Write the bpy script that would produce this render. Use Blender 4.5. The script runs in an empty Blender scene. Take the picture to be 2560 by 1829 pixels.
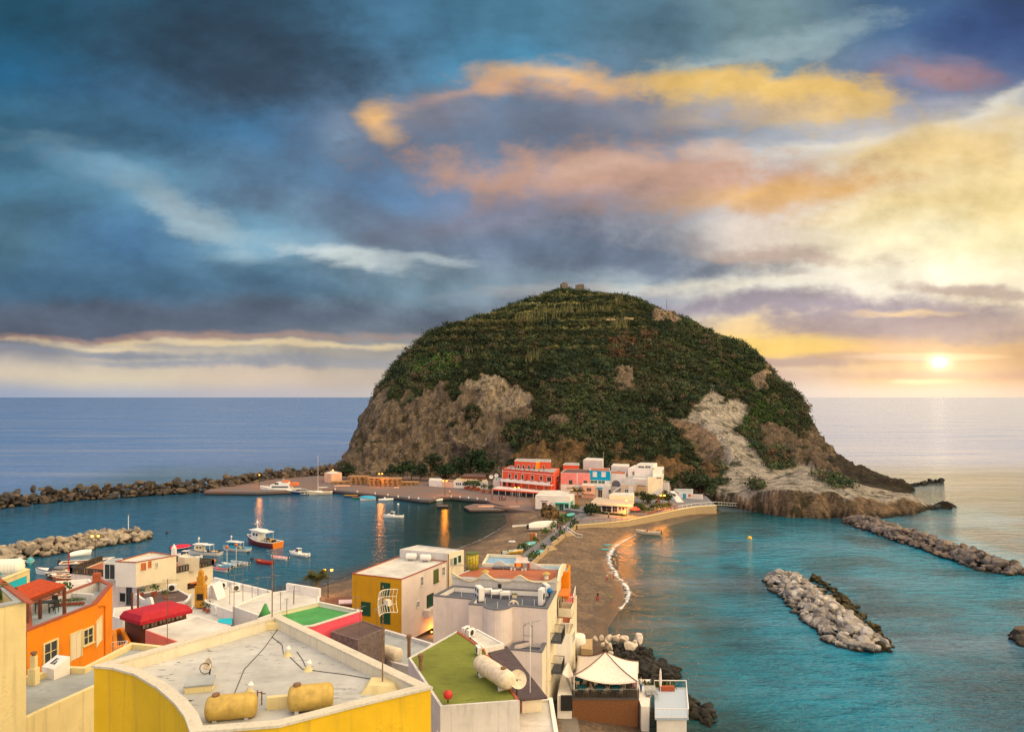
import bpy, bmesh, math, random
import numpy as np
from mathutils import Vector, Matrix, noise
random.seed(7); rng = np.random.default_rng(11)
SC = bpy.context.scene; COL = SC.collection
PI = math.pi
# ------------------------------------------------------------------ survey helpers
# camera: level, 36 m above the sea, 25 mm lens.  F = focal length in photo pixels, HZ = horizon row
F = 1777.8; H = 36.0; HZ = 992.0
CR = {'A': (0,1330,3.5516), 'B': (500,1330,3.5516), 'C': (960,1330,3.5516), 'D': (1160,1120,3.5516), 'E': (0,1130,3.5516),
      'F': (600,1100,3.5516), 'H': (1750,1130,2.8062), 'I': (820,680,2.8413), 'J': (1600,700,2.6188), 'W': (0,0,.8879),
      'P': (0,0,1.0), 'R': (1340,1560,5.412), 'S': (440,1300,6.314), 'T': (640,1120,6.314), 'U': (940,1140,6.314),
      'V': (0,1380,7.577), 'K': (280,1420,5.166), 'L': (1060,1340,5.6825), 'M': (1220,1140,8.742), 'N': (1460,1140,7.577),
      'O': (1240,1260,7.103)}
def q(c, x, y):
    ox, oy, s = CR[c]; return ox + x / s, oy + y / s
def G(c, x, y, z):
    """surveyed point known to lie at height z"""
    px, py = q(c, x, y); Y = (H - z) * F / (py - HZ); return Vector(((px - 1280) / F * Y, Y, z))
def D(c, x, y, Y):
    """surveyed point known to lie Y metres away"""
    px, py = q(c, x, y); return Vector(((px - 1280) / F * Y, Y, H - (py - HZ) / F * Y))
def lin(c):
    return tuple(((v / 255 / 12.92) if v / 255 <= .04045 else ((v / 255 + .055) / 1.055) ** 2.4) for v in c)
# ------------------------------------------------------------------ node helpers
class NG:
    def __init__(s, nt): s.nt = nt; s.nt.nodes.clear()
    def n(s, t, **k):
        nd = s.nt.nodes.new(t)
        for a, b in k.items(): setattr(nd, a, b)
        return nd
    def put(s, sock, v):
        if isinstance(v, bpy.types.NodeSocket): s.nt.links.new(v, sock)
        elif v is not None:
            if hasattr(sock.default_value, '__len__') and isinstance(v, (tuple, list)) and len(v) == 3 and len(sock.default_value) == 4: v = (*v, 1)
            sock.default_value = v
    def m(s, op, a, b=None, c=None, clamp=False):
        nd = s.n('ShaderNodeMath', operation=op, use_clamp=clamp)
        for i, v in enumerate((a, b, c)): s.put(nd.inputs[i], v)
        return nd.outputs[0]
    def vm(s, op, a, b=None):
        nd = s.n('ShaderNodeVectorMath', operation=op); s.put(nd.inputs[0], a); s.put(nd.inputs[1], b); return nd.outputs[0]
    def xyz(s, x=0., y=0., z=0.):
        nd = s.n('ShaderNodeCombineXYZ')
        for i, v in enumerate((x, y, z)): s.put(nd.inputs[i], v)
        return nd.outputs[0]
    def sep(s, v):
        nd = s.n('ShaderNodeSeparateXYZ'); s.put(nd.inputs[0], v); return nd.outputs
    def mix(s, f, a, b, bt='MIX'):
        nd = s.n('ShaderNodeMix', data_type='RGBA', blend_type=bt); s.put(nd.inputs[0], f); s.put(nd.inputs[6], a); s.put(nd.inputs[7], b); return nd.outputs[2]
    def noise(s, v, sc, det=4., ro=.55, out=0, dist=0., lac=2., two=False):
        nd = s.n('ShaderNodeTexNoise', noise_dimensions='2D' if two else '3D'); s.put(nd.inputs['Vector'], v); nd.inputs['Scale'].default_value = sc
        nd.inputs['Detail'].default_value = det; nd.inputs['Roughness'].default_value = ro; nd.inputs['Distortion'].default_value = dist; nd.inputs['Lacunarity'].default_value = lac
        return nd.outputs[out]
    def vor(s, v, sc, out=0, feat='F1'):
        nd = s.n('ShaderNodeTexVoronoi', feature=feat); s.put(nd.inputs['Vector'], v); nd.inputs['Scale'].default_value = sc; return nd.outputs[out]
    def ramp(s, f, stops, interp='LINEAR'):
        nd = s.n('ShaderNodeValToRGB'); cr = nd.color_ramp; cr.interpolation = interp
        cr.elements[0].position, cr.elements[0].color = stops[0][0], (*stops[0][1], 1)
        cr.elements[1].position, cr.elements[1].color = stops[-1][0], (*stops[-1][1], 1)
        for p, c in stops[1:-1]:
            e = cr.elements.new(p); e.color = (*c, 1)
        s.put(nd.inputs[0], f); return nd.outputs[0]
    def rmp(s, v, a, b, c=0., d=1., smooth=False):
        nd = s.n('ShaderNodeMapRange', interpolation_type='SMOOTHSTEP' if smooth else 'LINEAR', clamp=True)
        for i, w in enumerate((v, a, b, c, d)): s.put(nd.inputs[i], w)
        return nd.outputs[0]
    def pos(s, sx=1., sy=1., sz=1.):
        g = s.n('ShaderNodeNewGeometry').outputs['Position']
        return g if (sx, sy, sz) == (1., 1., 1.) else s.vm('MULTIPLY', g, (sx, sy, sz))
    def attr(s, name, out=0):
        return s.n('ShaderNodeAttribute', attribute_name=name).outputs[out]
    def bump(s, h, st=.3, dist=.1, nrm=None):
        nd = s.n('ShaderNodeBump'); nd.inputs['Strength'].default_value = st; nd.inputs['Distance'].default_value = dist
        s.put(nd.inputs['Height'], h)
        if nrm is not None: s.put(nd.inputs['Normal'], nrm)
        return nd.outputs[0]
    def bsdf(s, col, rough=.6, metal=0., nrm=None, spec=.5, emit=None, es=0., alpha=None, sub=None):
        b = s.n('ShaderNodeBsdfPrincipled'); o = s.n('ShaderNodeOutputMaterial')
        s.put(b.inputs['Base Color'], col); s.put(b.inputs['Roughness'], rough); s.put(b.inputs['Metallic'], metal)
        b.inputs['Specular IOR Level'].default_value = spec
        if nrm is not None: s.put(b.inputs['Normal'], nrm)
        if emit is not None: s.put(b.inputs['Emission Color'], emit); s.put(b.inputs['Emission Strength'], es)
        if alpha is not None: s.put(b.inputs['Alpha'], alpha)
        s.nt.links.new(b.outputs[0], o.inputs[0]); return b
MATS = {}
def newmat(name):
    m = bpy.data.materials.new(name); m.use_nodes = True; MATS[name] = m; return m, NG(m.node_tree)
def plaster(name, col, dirt=.35, dcol=(.09, .085, .08), rough=.85, sc=1., streak=.6, bump=.25):
    """painted render: cloudy tone, rain streaks and soot blotches with shapes of their own"""
    if name in MATS: return MATS[name]
    m, g = newmat(name)
    a = g.noise(g.pos(), .55 * sc, 5, .6); b = g.noise(g.pos(2.2, 2.2, .16), 1.3 * sc, 4, .6); c = g.noise(g.pos(), 9 * sc, 3, .6)
    base = g.mix(g.rmp(a, .3, .7, 0, 1), tuple(v * .88 for v in col), tuple(min(1, v * 1.08) for v in col))
    f = g.m('MULTIPLY', g.rmp(b, .52, .78), streak * dirt); base = g.mix(f, base, dcol)
    base = g.mix(g.m('MULTIPLY', g.rmp(g.m('ADD', g.m('MULTIPLY', a, .6), g.m('MULTIPLY', c, .4)), .55, .72), dirt), base, tuple(v * .5 for v in col))
    g.bsdf(base, rough, nrm=g.bump(c, bump, .03), spec=.25); return m
def flat(name, col, rough=.5, metal=0., var=.15, sc=3., spec=.4, bump=0.):
    if name in MATS: return MATS[name]
    m, g = newmat(name)
    a = g.noise(g.pos(), sc, 4, .6)
    c = g.mix(g.rmp(a, .3, .7), tuple(v * (1 - var) for v in col), tuple(min(1, v * (1 + var)) for v in col))
    g.bsdf(c, rough, metal, spec=spec, nrm=g.bump(a, bump, .05) if bump else None); return m
def roofing(name, col, stain=(.05, .05, .055), wet=0., amt=.6, cracks=True):
    """rolled or painted flat-roof membrane with pooled dirt, scuffs and flaking"""
    if name in MATS: return MATS[name]
    m, g = newmat(name)
    a = g.noise(g.pos(), .35, 6, .65); b = g.noise(g.pos(.5, 2.2, 1), 1.2, 5, .7); c = g.noise(g.pos(), 14, 2, .6)
    base = g.mix(g.rmp(a, .32, .68), tuple(v * .72 for v in col), tuple(min(1, v * 1.12) for v in col))
    base = g.mix(g.m('MULTIPLY', g.rmp(b, .56, .75), amt * .55), base, stain)
    if cracks:
        k = g.m('MULTIPLY', g.rmp(g.noise(g.pos(1, 3.2, 1), 2.6, 3, .5), .645, .665), g.rmp(g.noise(g.pos(), .8, 2, .5), .52, .58))
        base = g.mix(g.m('MULTIPLY', k, amt), base, stain)
    g.bsdf(base, g.rmp(a, .35, .6, .5, .9) if wet else .9, nrm=g.bump(g.m('ADD', c, b), .25, .03), spec=.5 if wet else .2); return m
# ------------------------------------------------------------------ mesh helpers
ORG = {}
def link(o): COL.objects.link(o); return o
class MB:
    def __init__(s): s.v = []; s.f = []; s.mi = []; s.cur = 0
    def add(s, vs, fs):
        k = len(s.v); s.v += [tuple(p) for p in vs]; s.f += [tuple(i + k for i in f) for f in fs]; s.mi += [s.cur] * len(fs); return s
    def box(s, c, d, rz=0., rx=0., ry=0.):
        R = Matrix.Rotation(rz, 3, 'Z') @ Matrix.Rotation(ry, 3, 'Y') @ Matrix.Rotation(rx, 3, 'X'); c = Vector(c)
        vs = [c + R @ Vector((x * d[0] / 2, y * d[1] / 2, z * d[2] / 2)) for x in (-1, 1) for y in (-1, 1) for z in (-1, 1)]
        return s.add(vs, [(0, 1, 3, 2), (4, 6, 7, 5), (0, 4, 5, 1), (2, 3, 7, 6), (0, 2, 6, 4), (1, 5, 7, 3)])
    def hexa(s, lo, hi):
        n = len(lo); fs = [tuple(range(n))[::-1], tuple(range(n, 2 * n))]
        fs += [(i, (i + 1) % n, n + (i + 1) % n, n + i) for i in range(n)]
        return s.add(list(lo) + list(hi), fs)
    def prism(s, poly, z0, z1, cap=True):
        n = len(poly); vs = [(p[0], p[1], z0) for p in poly] + [(p[0], p[1], z1) for p in poly]
        fs = [(i, (i + 1) % n, n + (i + 1) % n, n + i) for i in range(n)]
        if cap: fs += [tuple(range(n))[::-1], tuple(range(n, 2 * n))]
        return s.add(vs, fs)
    def bar(s, a, b, w, h=None, up=(0, 0, 1)):
        """box from a to b, width w, height h"""
        a = Vector(a); b = Vector(b); h = h or w; d = (b - a); L = d.length
        if L < 1e-6: return s
        d /= L; u = Vector(up)
        if abs(d.dot(u)) > .99: u = Vector((0, 1, 0))
        r = d.cross(u).normalized(); u = r.cross(d)
        vs = [p + r * (x * w / 2) + u * (z * h / 2) for p in (a, b) for x in (-1, 1) for z in (-1, 1)]
        return s.add(vs, [(0, 1, 3, 2), (4, 6, 7, 5), (0, 4, 5, 1), (2, 3, 7, 6), (0, 2, 6, 4), (1, 5, 7, 3)])
    def tube(s, pts, r, n=8, cap=True):
        pts = [Vector(p) for p in pts]; rs = r if isinstance(r, (list, tuple)) else [r] * len(pts); rings = []
        k0 = None; vs = []
        for i, p in enumerate(pts):
            d = (pts[min(i + 1, len(pts) - 1)] - pts[max(i - 1, 0)]).normalized()
            a = Vector((0, 0, 1)) if abs(d.z) < .9 else Vector((1, 0, 0))
            x = d.cross(a).normalized(); y = x.cross(d)
            vs += [p + (x * math.cos(2 * PI * j / n) + y * math.sin(2 * PI * j / n)) * rs[i] for j in range(n)]
        fs = [(i * n + j, i * n + (j + 1) % n, (i + 1) * n + (j + 1) % n, (i + 1) * n + j) for i in range(len(pts) - 1) for j in range(n)]
        if cap: fs += [tuple(range(n))[::-1], tuple((len(pts) - 1) * n + j for j in range(n))]
        return s.add(vs, fs)
    def ball(s, c, r, nu=10, nv=6, sq=(1, 1, 1)):
        c = Vector(c); pts = [(c + Vector((0, 0, -r * sq[2])))]; rs = []
        vs = []; 
        for i in range(1, nv):
            t = -PI / 2 + PI * i / nv
            vs += [c + Vector((math.cos(t) * math.cos(2 * PI * j / nu) * r * sq[0], math.cos(t) * math.sin(2 * PI * j / nu) * r * sq[1], math.sin(t) * r * sq[2])) for j in range(nu)]
        k = len(vs); vs += [c - Vector((0, 0, r * sq[2])), c + Vector((0, 0, r * sq[2]))]
        fs = [(i * nu + j, i * nu + (j + 1) % nu, (i + 1) * nu + (j + 1) % nu, (i + 1) * nu + j) for i in range(nv - 2) for j in range(nu)]
        fs += [((j + 1) % nu, j, k) for j in range(nu)] + [((nv - 2) * nu + j, (nv - 2) * nu + (j + 1) % nu, k + 1) for j in range(nu)]
        return s.add(vs, fs)
    def quad(s, *p): return s.add(p, [tuple(range(len(p)))])
    def build(s, name, mat, parent=None, smooth=False, bevel=0.):
        me = bpy.data.meshes.new(name); o = Vector(ORG.get(parent.name, (0, 0, 0))) if parent else Vector((0, 0, 0))
        me.from_pydata([(p[0] - o.x, p[1] - o.y, p[2] - o.z) for p in s.v], [], s.f)
        bm = bmesh.new(); bm.from_mesh(me); bmesh.ops.recalc_face_normals(bm, faces=bm.faces); bm.to_mesh(me); bm.free()
        for mt in (mat if isinstance(mat, (list, tuple)) else [mat]): me.materials.append(mt)
        if isinstance(mat, (list, tuple)): me.polygons.foreach_set('material_index', s.mi)
        if smooth: me.polygons.foreach_set('use_smooth', [True] * len(me.polygons))
        ob = link(bpy.data.objects.new(name, me))
        if parent: ob.parent = parent; ORG[ob.name] = tuple(o)
        if bevel:
            b = ob.modifiers.new('b', 'BEVEL'); b.width = bevel; b.segments = 2; b.limit_method = 'ANGLE'
        return ob
def tag(o, label=None, cat=None, group=None, kind=None):
    if label: o['label'] = label
    if cat: o['category'] = cat
    if group: o['group'] = group
    if kind: o['kind'] = kind
    return o
def thing(name, label, cat, loc=(0, 0, 0), group=None):
    o = link(bpy.data.objects.new(name, None)); o.location = loc; o.empty_display_size = .5; ORG[o.name] = tuple(loc)
    return tag(o, label, cat, group)
def npmesh(name, v, f, mat, smooth=False, attrs=None):
    """v (n,3) array, f (m,4) or (m,3) index array"""
    me = bpy.data.meshes.new(name); v = np.asarray(v, np.float32); f = np.asarray(f, np.int32); k = f.shape[1]
    me.vertices.add(len(v)); me.vertices.foreach_set('co', v.ravel())
    me.loops.add(f.size); me.loops.foreach_set('vertex_index', f.ravel())
    me.polygons.add(len(f)); me.polygons.foreach_set('loop_start', np.arange(0, f.size, k, dtype=np.int32))
    me.update(calc_edges=True)
    if smooth: me.polygons.foreach_set('use_smooth', np.ones(len(f), bool))
    for nm, arr in (attrs or {}).items():
        if arr.ndim == 1: a = me.attributes.new(nm, 'FLOAT', 'POINT'); a.data.foreach_set('value', arr.astype(np.float32))
        else: a = me.attributes.new(nm, 'FLOAT_COLOR', 'POINT'); a.data.foreach_set('color', np.c_[arr, np.ones(len(arr))].astype(np.float32).ravel())
    me.materials.append(mat); return link(bpy.data.objects.new(name, me))
def vnoise(P, sc, seed=0, octv=4, ro=.5):
    """fractal value noise for (n,2|3) arrays"""
    P = np.asarray(P, float) * sc; out = np.zeros(len(P)); amp = 1.; tot = 0.
    if P.shape[1] == 2: P = np.c_[P, np.zeros(len(P))]
    def hsh(i):
        h = (i[:, 0] * 374761393 + i[:, 1] * 668265263 + i[:, 2] * 2147483647 + seed * 974711) & 0xffffffff
        h = ((h ^ (h >> 13)) * 1274126177) & 0xffffffff; return ((h ^ (h >> 16)) & 0xffff) / 65535.
    for o in range(octv):
        i = np.floor(P).astype(np.int64); f = P - i; f = f * f * (3 - 2 * f); acc = 0
        for dx in (0, 1):
            for dy in (0, 1):
                for dz in (0, 1):
                    w = (f[:, 0] if dx else 1 - f[:, 0]) * (f[:, 1] if dy else 1 - f[:, 1]) * (f[:, 2] if dz else 1 - f[:, 2])
                    acc = acc + w * hsh(i + np.array([dx, dy, dz]))
        out += acc * amp; tot += amp; amp *= ro; P = P * 2.03 + 17.3
    return out / tot
def inpoly(x, y, poly):
    x = np.asarray(x, float); y = np.asarray(y, float); r = np.zeros(x.shape, bool); n = len(poly)
    for i in range(n):
        x0, y0 = poly[i][:2]; x1, y1 = poly[(i + 1) % n][:2]
        if y0 == y1: continue
        c = ((y0 > y) != (y1 > y)) & (x < (x1 - x0) * (y - y0) / (y1 - y0) + x0); r ^= c
    return r
def segdist(x, y, pl, closed=True):
    d = np.full(np.shape(x), 1e9); n = len(pl)
    for i in range(n if closed else n - 1):
        a = np.array(pl[i][:2]); b = np.array(pl[(i + 1) % n][:2]); ab = b - a
        t = np.clip(((x - a[0]) * ab[0] + (y - a[1]) * ab[1]) / max(1e-9, ab @ ab), 0, 1)
        d = np.minimum(d, np.hypot(x - a[0] - t * ab[0], y - a[1] - t * ab[1]))
    return d
def gridfaces(nx, ny):
    i = np.arange(nx - 1)[:, None] * ny + np.arange(ny - 1)[None, :]; i = i.ravel()
    return np.c_[i, i + ny, i + ny + 1, i + 1]
# ------------------------------------------------------------------ camera
cam = bpy.data.cameras.new('camera'); cam.lens = 25.0; cam.sensor_width = 36; cam.clip_end = 90000; cam.clip_start = .5
co = link(bpy.data.objects.new('camera', cam)); co.location = (0, 0, H); co.rotation_euler = (PI / 2, 0, 0)
cam.shift_y = (HZ - 1829 / 2) / 2560
SC.camera = co
SC.view_settings.view_transform = 'Standard'; SC.view_settings.look = 'None'; SC.view_settings.gamma = 1; SC.view_settings.exposure = 0.0
SC.cycles.use_denoising = True
SC.cycles.max_bounces = 4; SC.cycles.diffuse_bounces = 2; SC.cycles.glossy_bounces = 3; SC.cycles.transparent_max_bounces = 12; SC.cycles.sample_clamp_indirect = 6; SC.cycles.caustics_reflective = False
# ------------------------------------------------------------------ sun + sky
SUN_AZ = math.radians(31.0); SUN_EL = math.radians(5.0)
sd = Vector((math.sin(SUN_AZ) * math.cos(SUN_EL), math.cos(SUN_AZ) * math.cos(SUN_EL), math.sin(SUN_EL)))
sl = bpy.data.lights.new('sun', 'SUN'); sl.energy = .65; sl.angle = math.radians(70.0); sl.color = (1, .74, .42)
so = link(bpy.data.objects.new('sun', sl)); so.rotation_euler = sd.to_track_quat('Z', 'Y').to_euler(); so.location = sd * 300
W = bpy.data.worlds.new('World'); SC.world = W; W.use_nodes = True; g = NG(W.node_tree)
dirv = g.n('ShaderNodeTexCoord').outputs['Generated']; dx, dy, dz = g.sep(dirv)
ysafe = g.m('MAXIMUM', dy, .08); u = g.m('DIVIDE', dx, ysafe); v = g.m('DIVIDE', g.m('MAXIMUM', dz, 0.), ysafe)
u = g.m('MINIMUM', g.m('MAXIMUM', u, -2.5), 2.5)
plane = g.xyz(g.m('DIVIDE', u, g.m('ADD', v, .22)), g.m('DIVIDE', 1., g.m('ADD', v, .22)), 0.)
nz1 = g.n('ShaderNodeTexNoise'); g.put(nz1.inputs['Vector'], g.xyz(g.m('MULTIPLY', u, 3.2), g.m('MULTIPLY', v, 9.0), 0.)); nz1.inputs['Scale'].default_value = 1.; nz1.noise_dimensions = '2D'; nz1.inputs['Detail'].default_value = 5; nz1.inputs['Roughness'].default_value = .58; nz1.inputs['Distortion'].default_value = .15
wx, wy, wz = g.sep(nz1.outputs['Color'])
nz2 = g.noise(plane, 1.5, 6, .6, dist=.3, two=True)
nz3 = g.noise(g.xyz(g.m('MULTIPLY', u, 15.), g.m('MULTIPLY', v, 25.), 2.), 1., 7, .6, two=True)
U = g.m('ADD', u, g.m('MULTIPLY', g.m('SUBTRACT', wx, .5), .11)); V = g.m('ADD', v, g.m('MULTIPLY', g.m('SUBTRACT', wy, .5), g.rmp(v, 0., .16, .012, .085)))
ROWS = [(62, '26 52 6a,2a 54 6c,30 4c 60,4a 76 94,4c 7c 98,5a 7e 92,78 94 9b,46 69 8c,30 46 6e'),
        (200, '28 62 86,3c 62 80,46 5c 72,5a 7c 98,4c 90 b4,6c 88 9e,74 92 a4,78 84 a2,58 6e 96'),
        (330, '38 6e 8a,44 6e 8c,48 78 9e,6a 7c 96,66 82 9e,7e 8e a2,a4 aa b4,be b9 b9,e6 dc c4'),
        (460, '4e 7c 98,64 92 ae,5c 7c 98,60 82 a6,72 84 a2,96 96 a2,d0 c8 c0,ee d8 a8,fc e2 a4'),
        (590, '50 74 88,50 7c a2,76 a2 ba,78 88 9c,76 84 9a,98 9c a6,e6 d6 c6,fe f2 ca,fe f0 bc'),
        (720, '46 6a 86,4a 70 8e,58 7a 94,78 92 a2,80 94 a4,9c aa b4,ee ea de,fc f4 e0,fe f2 d4'),
        (830, '5a 5f 6e,5f 69 7d,69 73 82,73 7d 8a,80 86 90,96 96 9b,f0 cd 94,a0 94 9c,be a8 94'),
        (880, '8c 8c 96,b9 af a5,be b4 a5,a5 a0 9b,a0 a0 a0,c8 b4 96,fc d2 82,e1 b4 8c,d2 aa 82'),
        (940, 'd7 c8 b4,e1 d2 b9,dc c8 b4,c8 b9 aa,c4 b6 aa,c8 be b9,d7 c3 b9,f0 cd a0,e1 be 9b'),
        (986, 'a5 af c3,b9 bc c8,c3 be c3,cd c3 be,d2 c6 c4,d7 cd cd,e1 d7 d2,f0 e1 cd,eb d7 c3')]
tu = g.rmp(U, -.76, .76); colr = None; prev = None
for py, cs in ROWS[::-1]:
    st = [(.0263 + i * .1184, lin([int(h, 16) for h in c.split()])) for i, c in enumerate(cs.split(','))]
    c = g.ramp(tu, st, 'B_SPLINE' if False else 'EASE'); vv = (HZ - py) / F
    colr = c if colr is None else g.mix(g.rmp(V, prev, vv, smooth=True), colr, c)
    prev = vv
UV = g.xyz(U, V, 0.); nz3c = g.m('SUBTRACT', nz3, .5); nz4 = g.noise(g.xyz(g.m('MULTIPLY', u, 8.), g.m('MULTIPLY', v, 13.), 5.), 1., 6, .56, two=True)
nz34 = g.m('ADD', g.m('MULTIPLY', nz3c, 1.0), g.m('MULTIPLY', g.m('SUBTRACT', nz4, .5), .5))
def blob(px, py, rx, rt, rb, col, ang=0., a=.9, soft=.5, nzz=1.):
    """one bank of cloud with a frayed edge"""
    global colr
    mp = g.n('ShaderNodeMapping', vector_type='TEXTURE'); g.put(mp.inputs[0], UV); r = (rt + rb) / 2
    mp.inputs[1].default_value = ((px - 1280) / F, (HZ - py) / F, 0); mp.inputs[2].default_value = (0, 0, math.radians(ang)); mp.inputs[3].default_value = (rx * 1.08 / F, r * 1.12 / F, 1)
    ln = g.n('ShaderNodeVectorMath', operation='LENGTH'); g.put(ln.inputs[0], mp.outputs[0])
    d = g.m('MULTIPLY_ADD', nz34, nzz, ln.outputs['Value'])
    colr = g.mix(g.rmp(d, 1. + soft * .75, 1. - soft * 1.0, 0., a, smooth=True), colr, lin(col))
blob(600, 130, 330, 110, 110, (54, 72, 90), -8, .75, .8)
blob(150, 330, 330, 60, 60, (62, 96, 120), -12, .5, .9)
blob(330, 470, 240, 30, 36, (140, 176, 196), -22, .55, .9, 2.0)
blob(520, 560, 150, 32, 30, (190, 210, 216), -24, .65, .95, 2.2)
blob(700, 600, 160, 26, 24, (150, 180, 196), -10, .55, .9, 2.0)
blob(860, 640, 140, 22, 20, (216, 226, 226), -9, .9, .8, 1.7)
blob(1095, 650, 80, 13, 12, (200, 212, 214), -5, .65, .8, 1.6)
blob(880, 360, 50, 80, 50, (140, 170, 196), -45, .6, .9, 1.6)
blob(300, 700, 700, 60, 60, (70, 104, 130), -3, .55, .9)
blob(1000, 560, 420, 44, 40, (100, 114, 136), -9, .6, .9)
blob(1280, 320, 400, 100, 100, (104, 118, 140), 6, .85, .7)
blob(1100, 265, 180, 55, 50, (128, 126, 138), 20, .75, .8)
blob(975, 300, 40, 50, 50, (246, 192, 122), 10, .9, .95, 1.2)
blob(1030, 258, 60, 18, 16, (170, 146, 142), 24, .4, .9, 1.4)
blob(1120, 234, 60, 16, 15, (206, 164, 140), 16, .45, .9, 1.8)
blob(1235, 212, 60, 26, 24, (232, 176, 128), 10, .8, .8, 1.5)
blob(1420, 200, 190, 34, 30, (240, 188, 126), -7, .9, .8, 1.5)
blob(1420, 238, 170, 26, 24, (190, 150, 130), -8, .5, .9, 1.3)
blob(1480, 285, 330, 40, 40, (122, 128, 146), 0, .6, .9)
blob(1700, 215, 110, 28, 26, (242, 196, 128), -6, .85, .8, 1.5)
blob(1930, 232, 260, 62, 68, (250, 206, 120), -2, .95, .55, 1.4)
blob(2060, 275, 130, 44, 40, (250, 208, 126), 4, .8, .8, 1.4)
blob(1800, 285, 240, 30, 30, (176, 168, 172), 2, .6, .9, 1.3)
blob(2370, 186, 120, 30, 30, (182, 136, 132), -8, .7, .9, 1.8)
blob(2480, 100, 220, 70, 60, (58, 88, 142), -10, .7, .9)
blob(1960, 108, 230, 26, 22, (168, 192, 196), 10, .6, .9, 2.4)
blob(1880, 140, 150, 12, 12, (176, 196, 200), 6, .55, .9, 2.2)
blob(2060, 365, 380, 22, 20, (230, 226, 216), 9, .7, .9, 1.9)
blob(2480, 275, 170, 20, 18, (236, 230, 214), 18, .7, .9, 1.8)
blob(2380, 370, 280, 60, 66, (250, 216, 146), 5, .85, .8, 1.4)
blob(1640, 445, 460, 74, 84, (208, 164, 142), -3, .92, .55, 1.3)
blob(1500, 400, 120, 26, 24, (222, 186, 166), 6, .6, .9, 1.7)
blob(1780, 370, 90, 22, 20, (226, 196, 176), -5, .7, .9, 1.7)
blob(1900, 490, 250, 34, 40, (248, 194, 112), 5, .75, .8, 1.4)
blob(2300, 520, 240, 30, 30, (252, 222, 150), 4, .6, .9, 1.6)
blob(1420, 530, 330, 50, 46, (148, 140, 154), 4, .55, .9)
blob(1540, 640, 360, 48, 50, (106, 122, 146), -4, .88, .75, 1.4)
blob(1980, 630, 210, 20, 20, (206, 182, 168), -5, .85, .8, 2.0)
blob(1990, 690, 50, 12, 10, (186, 176, 172), 3, .7, .8, 1.6)
blob(1850, 715, 480, 16, 16, (252, 240, 214), 2, .5, .9)
blob(2030, 780, 520, 30, 34, (150, 142, 160), -3, .92, .65, 1.5)
blob(2250, 830, 330, 18, 20, (166, 150, 158), -2, .85, .7, 1.6)
blob(2470, 735, 180, 16, 20, (182, 164, 158), -2, .9, .7, 1.7)
blob(1880, 856, 220, 22, 24, (254, 214, 122), -5, .92, .8, 1.4)
blob(2240, 800, 120, 8, 8, (250, 214, 160), -2, .7, .8, 1.8)
blob(2000, 906, 130, 10, 12, (190, 166, 160), 0, .9, .6, 1.5)
blob(2180, 893, 170, 8, 8, (200, 168, 150), -1, .8, .7, 1.6)
blob(2320, 935, 300, 9, 10, (214, 180, 158), 0, .8, .8, 1.8)
blob(2310, 952, 60, 6, 5, (255, 240, 190), 0, .9, .8, 1.8)
blob(2530, 930, 90, 14, 16, (204, 164, 146), 4, .7, .8, 1.5)
blob(420, 800, 900, 34, 30, (94, 106, 126), 0, .8, .7)
blob(420, 846, 700, 8, 9, (190, 150, 132), 0, .6, .9, 1.2)
blob(640, 862, 480, 6, 7, (246, 220, 172), -1, .75, .9, 1.8)
blob(240, 868, 160, 9, 9, (242, 220, 180), -3, .75, .9, 1.6)
blob(300, 886, 330, 8, 9, (138, 146, 162), -2, .8, .8, 1.5)
blob(450, 908, 330, 8, 8, (146, 154, 170), -1, .75, .9, 1.5)
blob(850, 905, 330, 12, 10, (156, 160, 170), -1, .65, .8, 1.4)
# the sun behind thin cloud
su = g.m('SUBTRACT', u, (2349 - 1280) / F); sv = g.m('SUBTRACT', v, (HZ - 905) / F)
r2 = g.m('SQRT', g.m('ADD', g.m('POWER', su, 2.), g.m('POWER', g.m('MULTIPLY', sv, 1.5), 2.)))
glow = g.m('ADD', g.m('MULTIPLY', g.m('EXPONENT', g.m('MULTIPLY', g.m('POWER', g.m('DIVIDE', r2, .0085), 1.35), -1.)), 3.2), g.m('MULTIPLY', g.m('EXPONENT', g.m('MULTIPLY', r2, -20.)), .5))
glow = g.m('ADD', glow, g.m('MULTIPLY', g.rmp(g.m('ADD', g.m('POWER', g.m('DIVIDE', g.m('ADD', su, .018), .115), 2.), g.m('POWER', g.m('DIVIDE', g.m('SUBTRACT', sv, .0075), .006), 2.)), 1.4, .2, smooth=True), .22))
colr = g.mix(1., colr, g.mix(1., g.xyz(1., .8, .5), g.xyz(glow, glow, glow), 'MULTIPLY'), 'ADD')
# billow texture over everything
tex = g.m('ADD', g.m('ADD', g.m('MULTIPLY', g.m('SUBTRACT', nz2, .5), .30), g.m('MULTIPLY', g.m('SUBTRACT', nz4, .5), .8)), g.m('MULTIPLY', nz3c, .42))
tex = g.m('ADD', 1., g.m('MULTIPLY', tex, g.rmp(v, .0, .12, .1, 1.)))
colr = g.mix(1., colr, g.xyz(tex, tex, tex), 'MULTIPLY')
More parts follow.
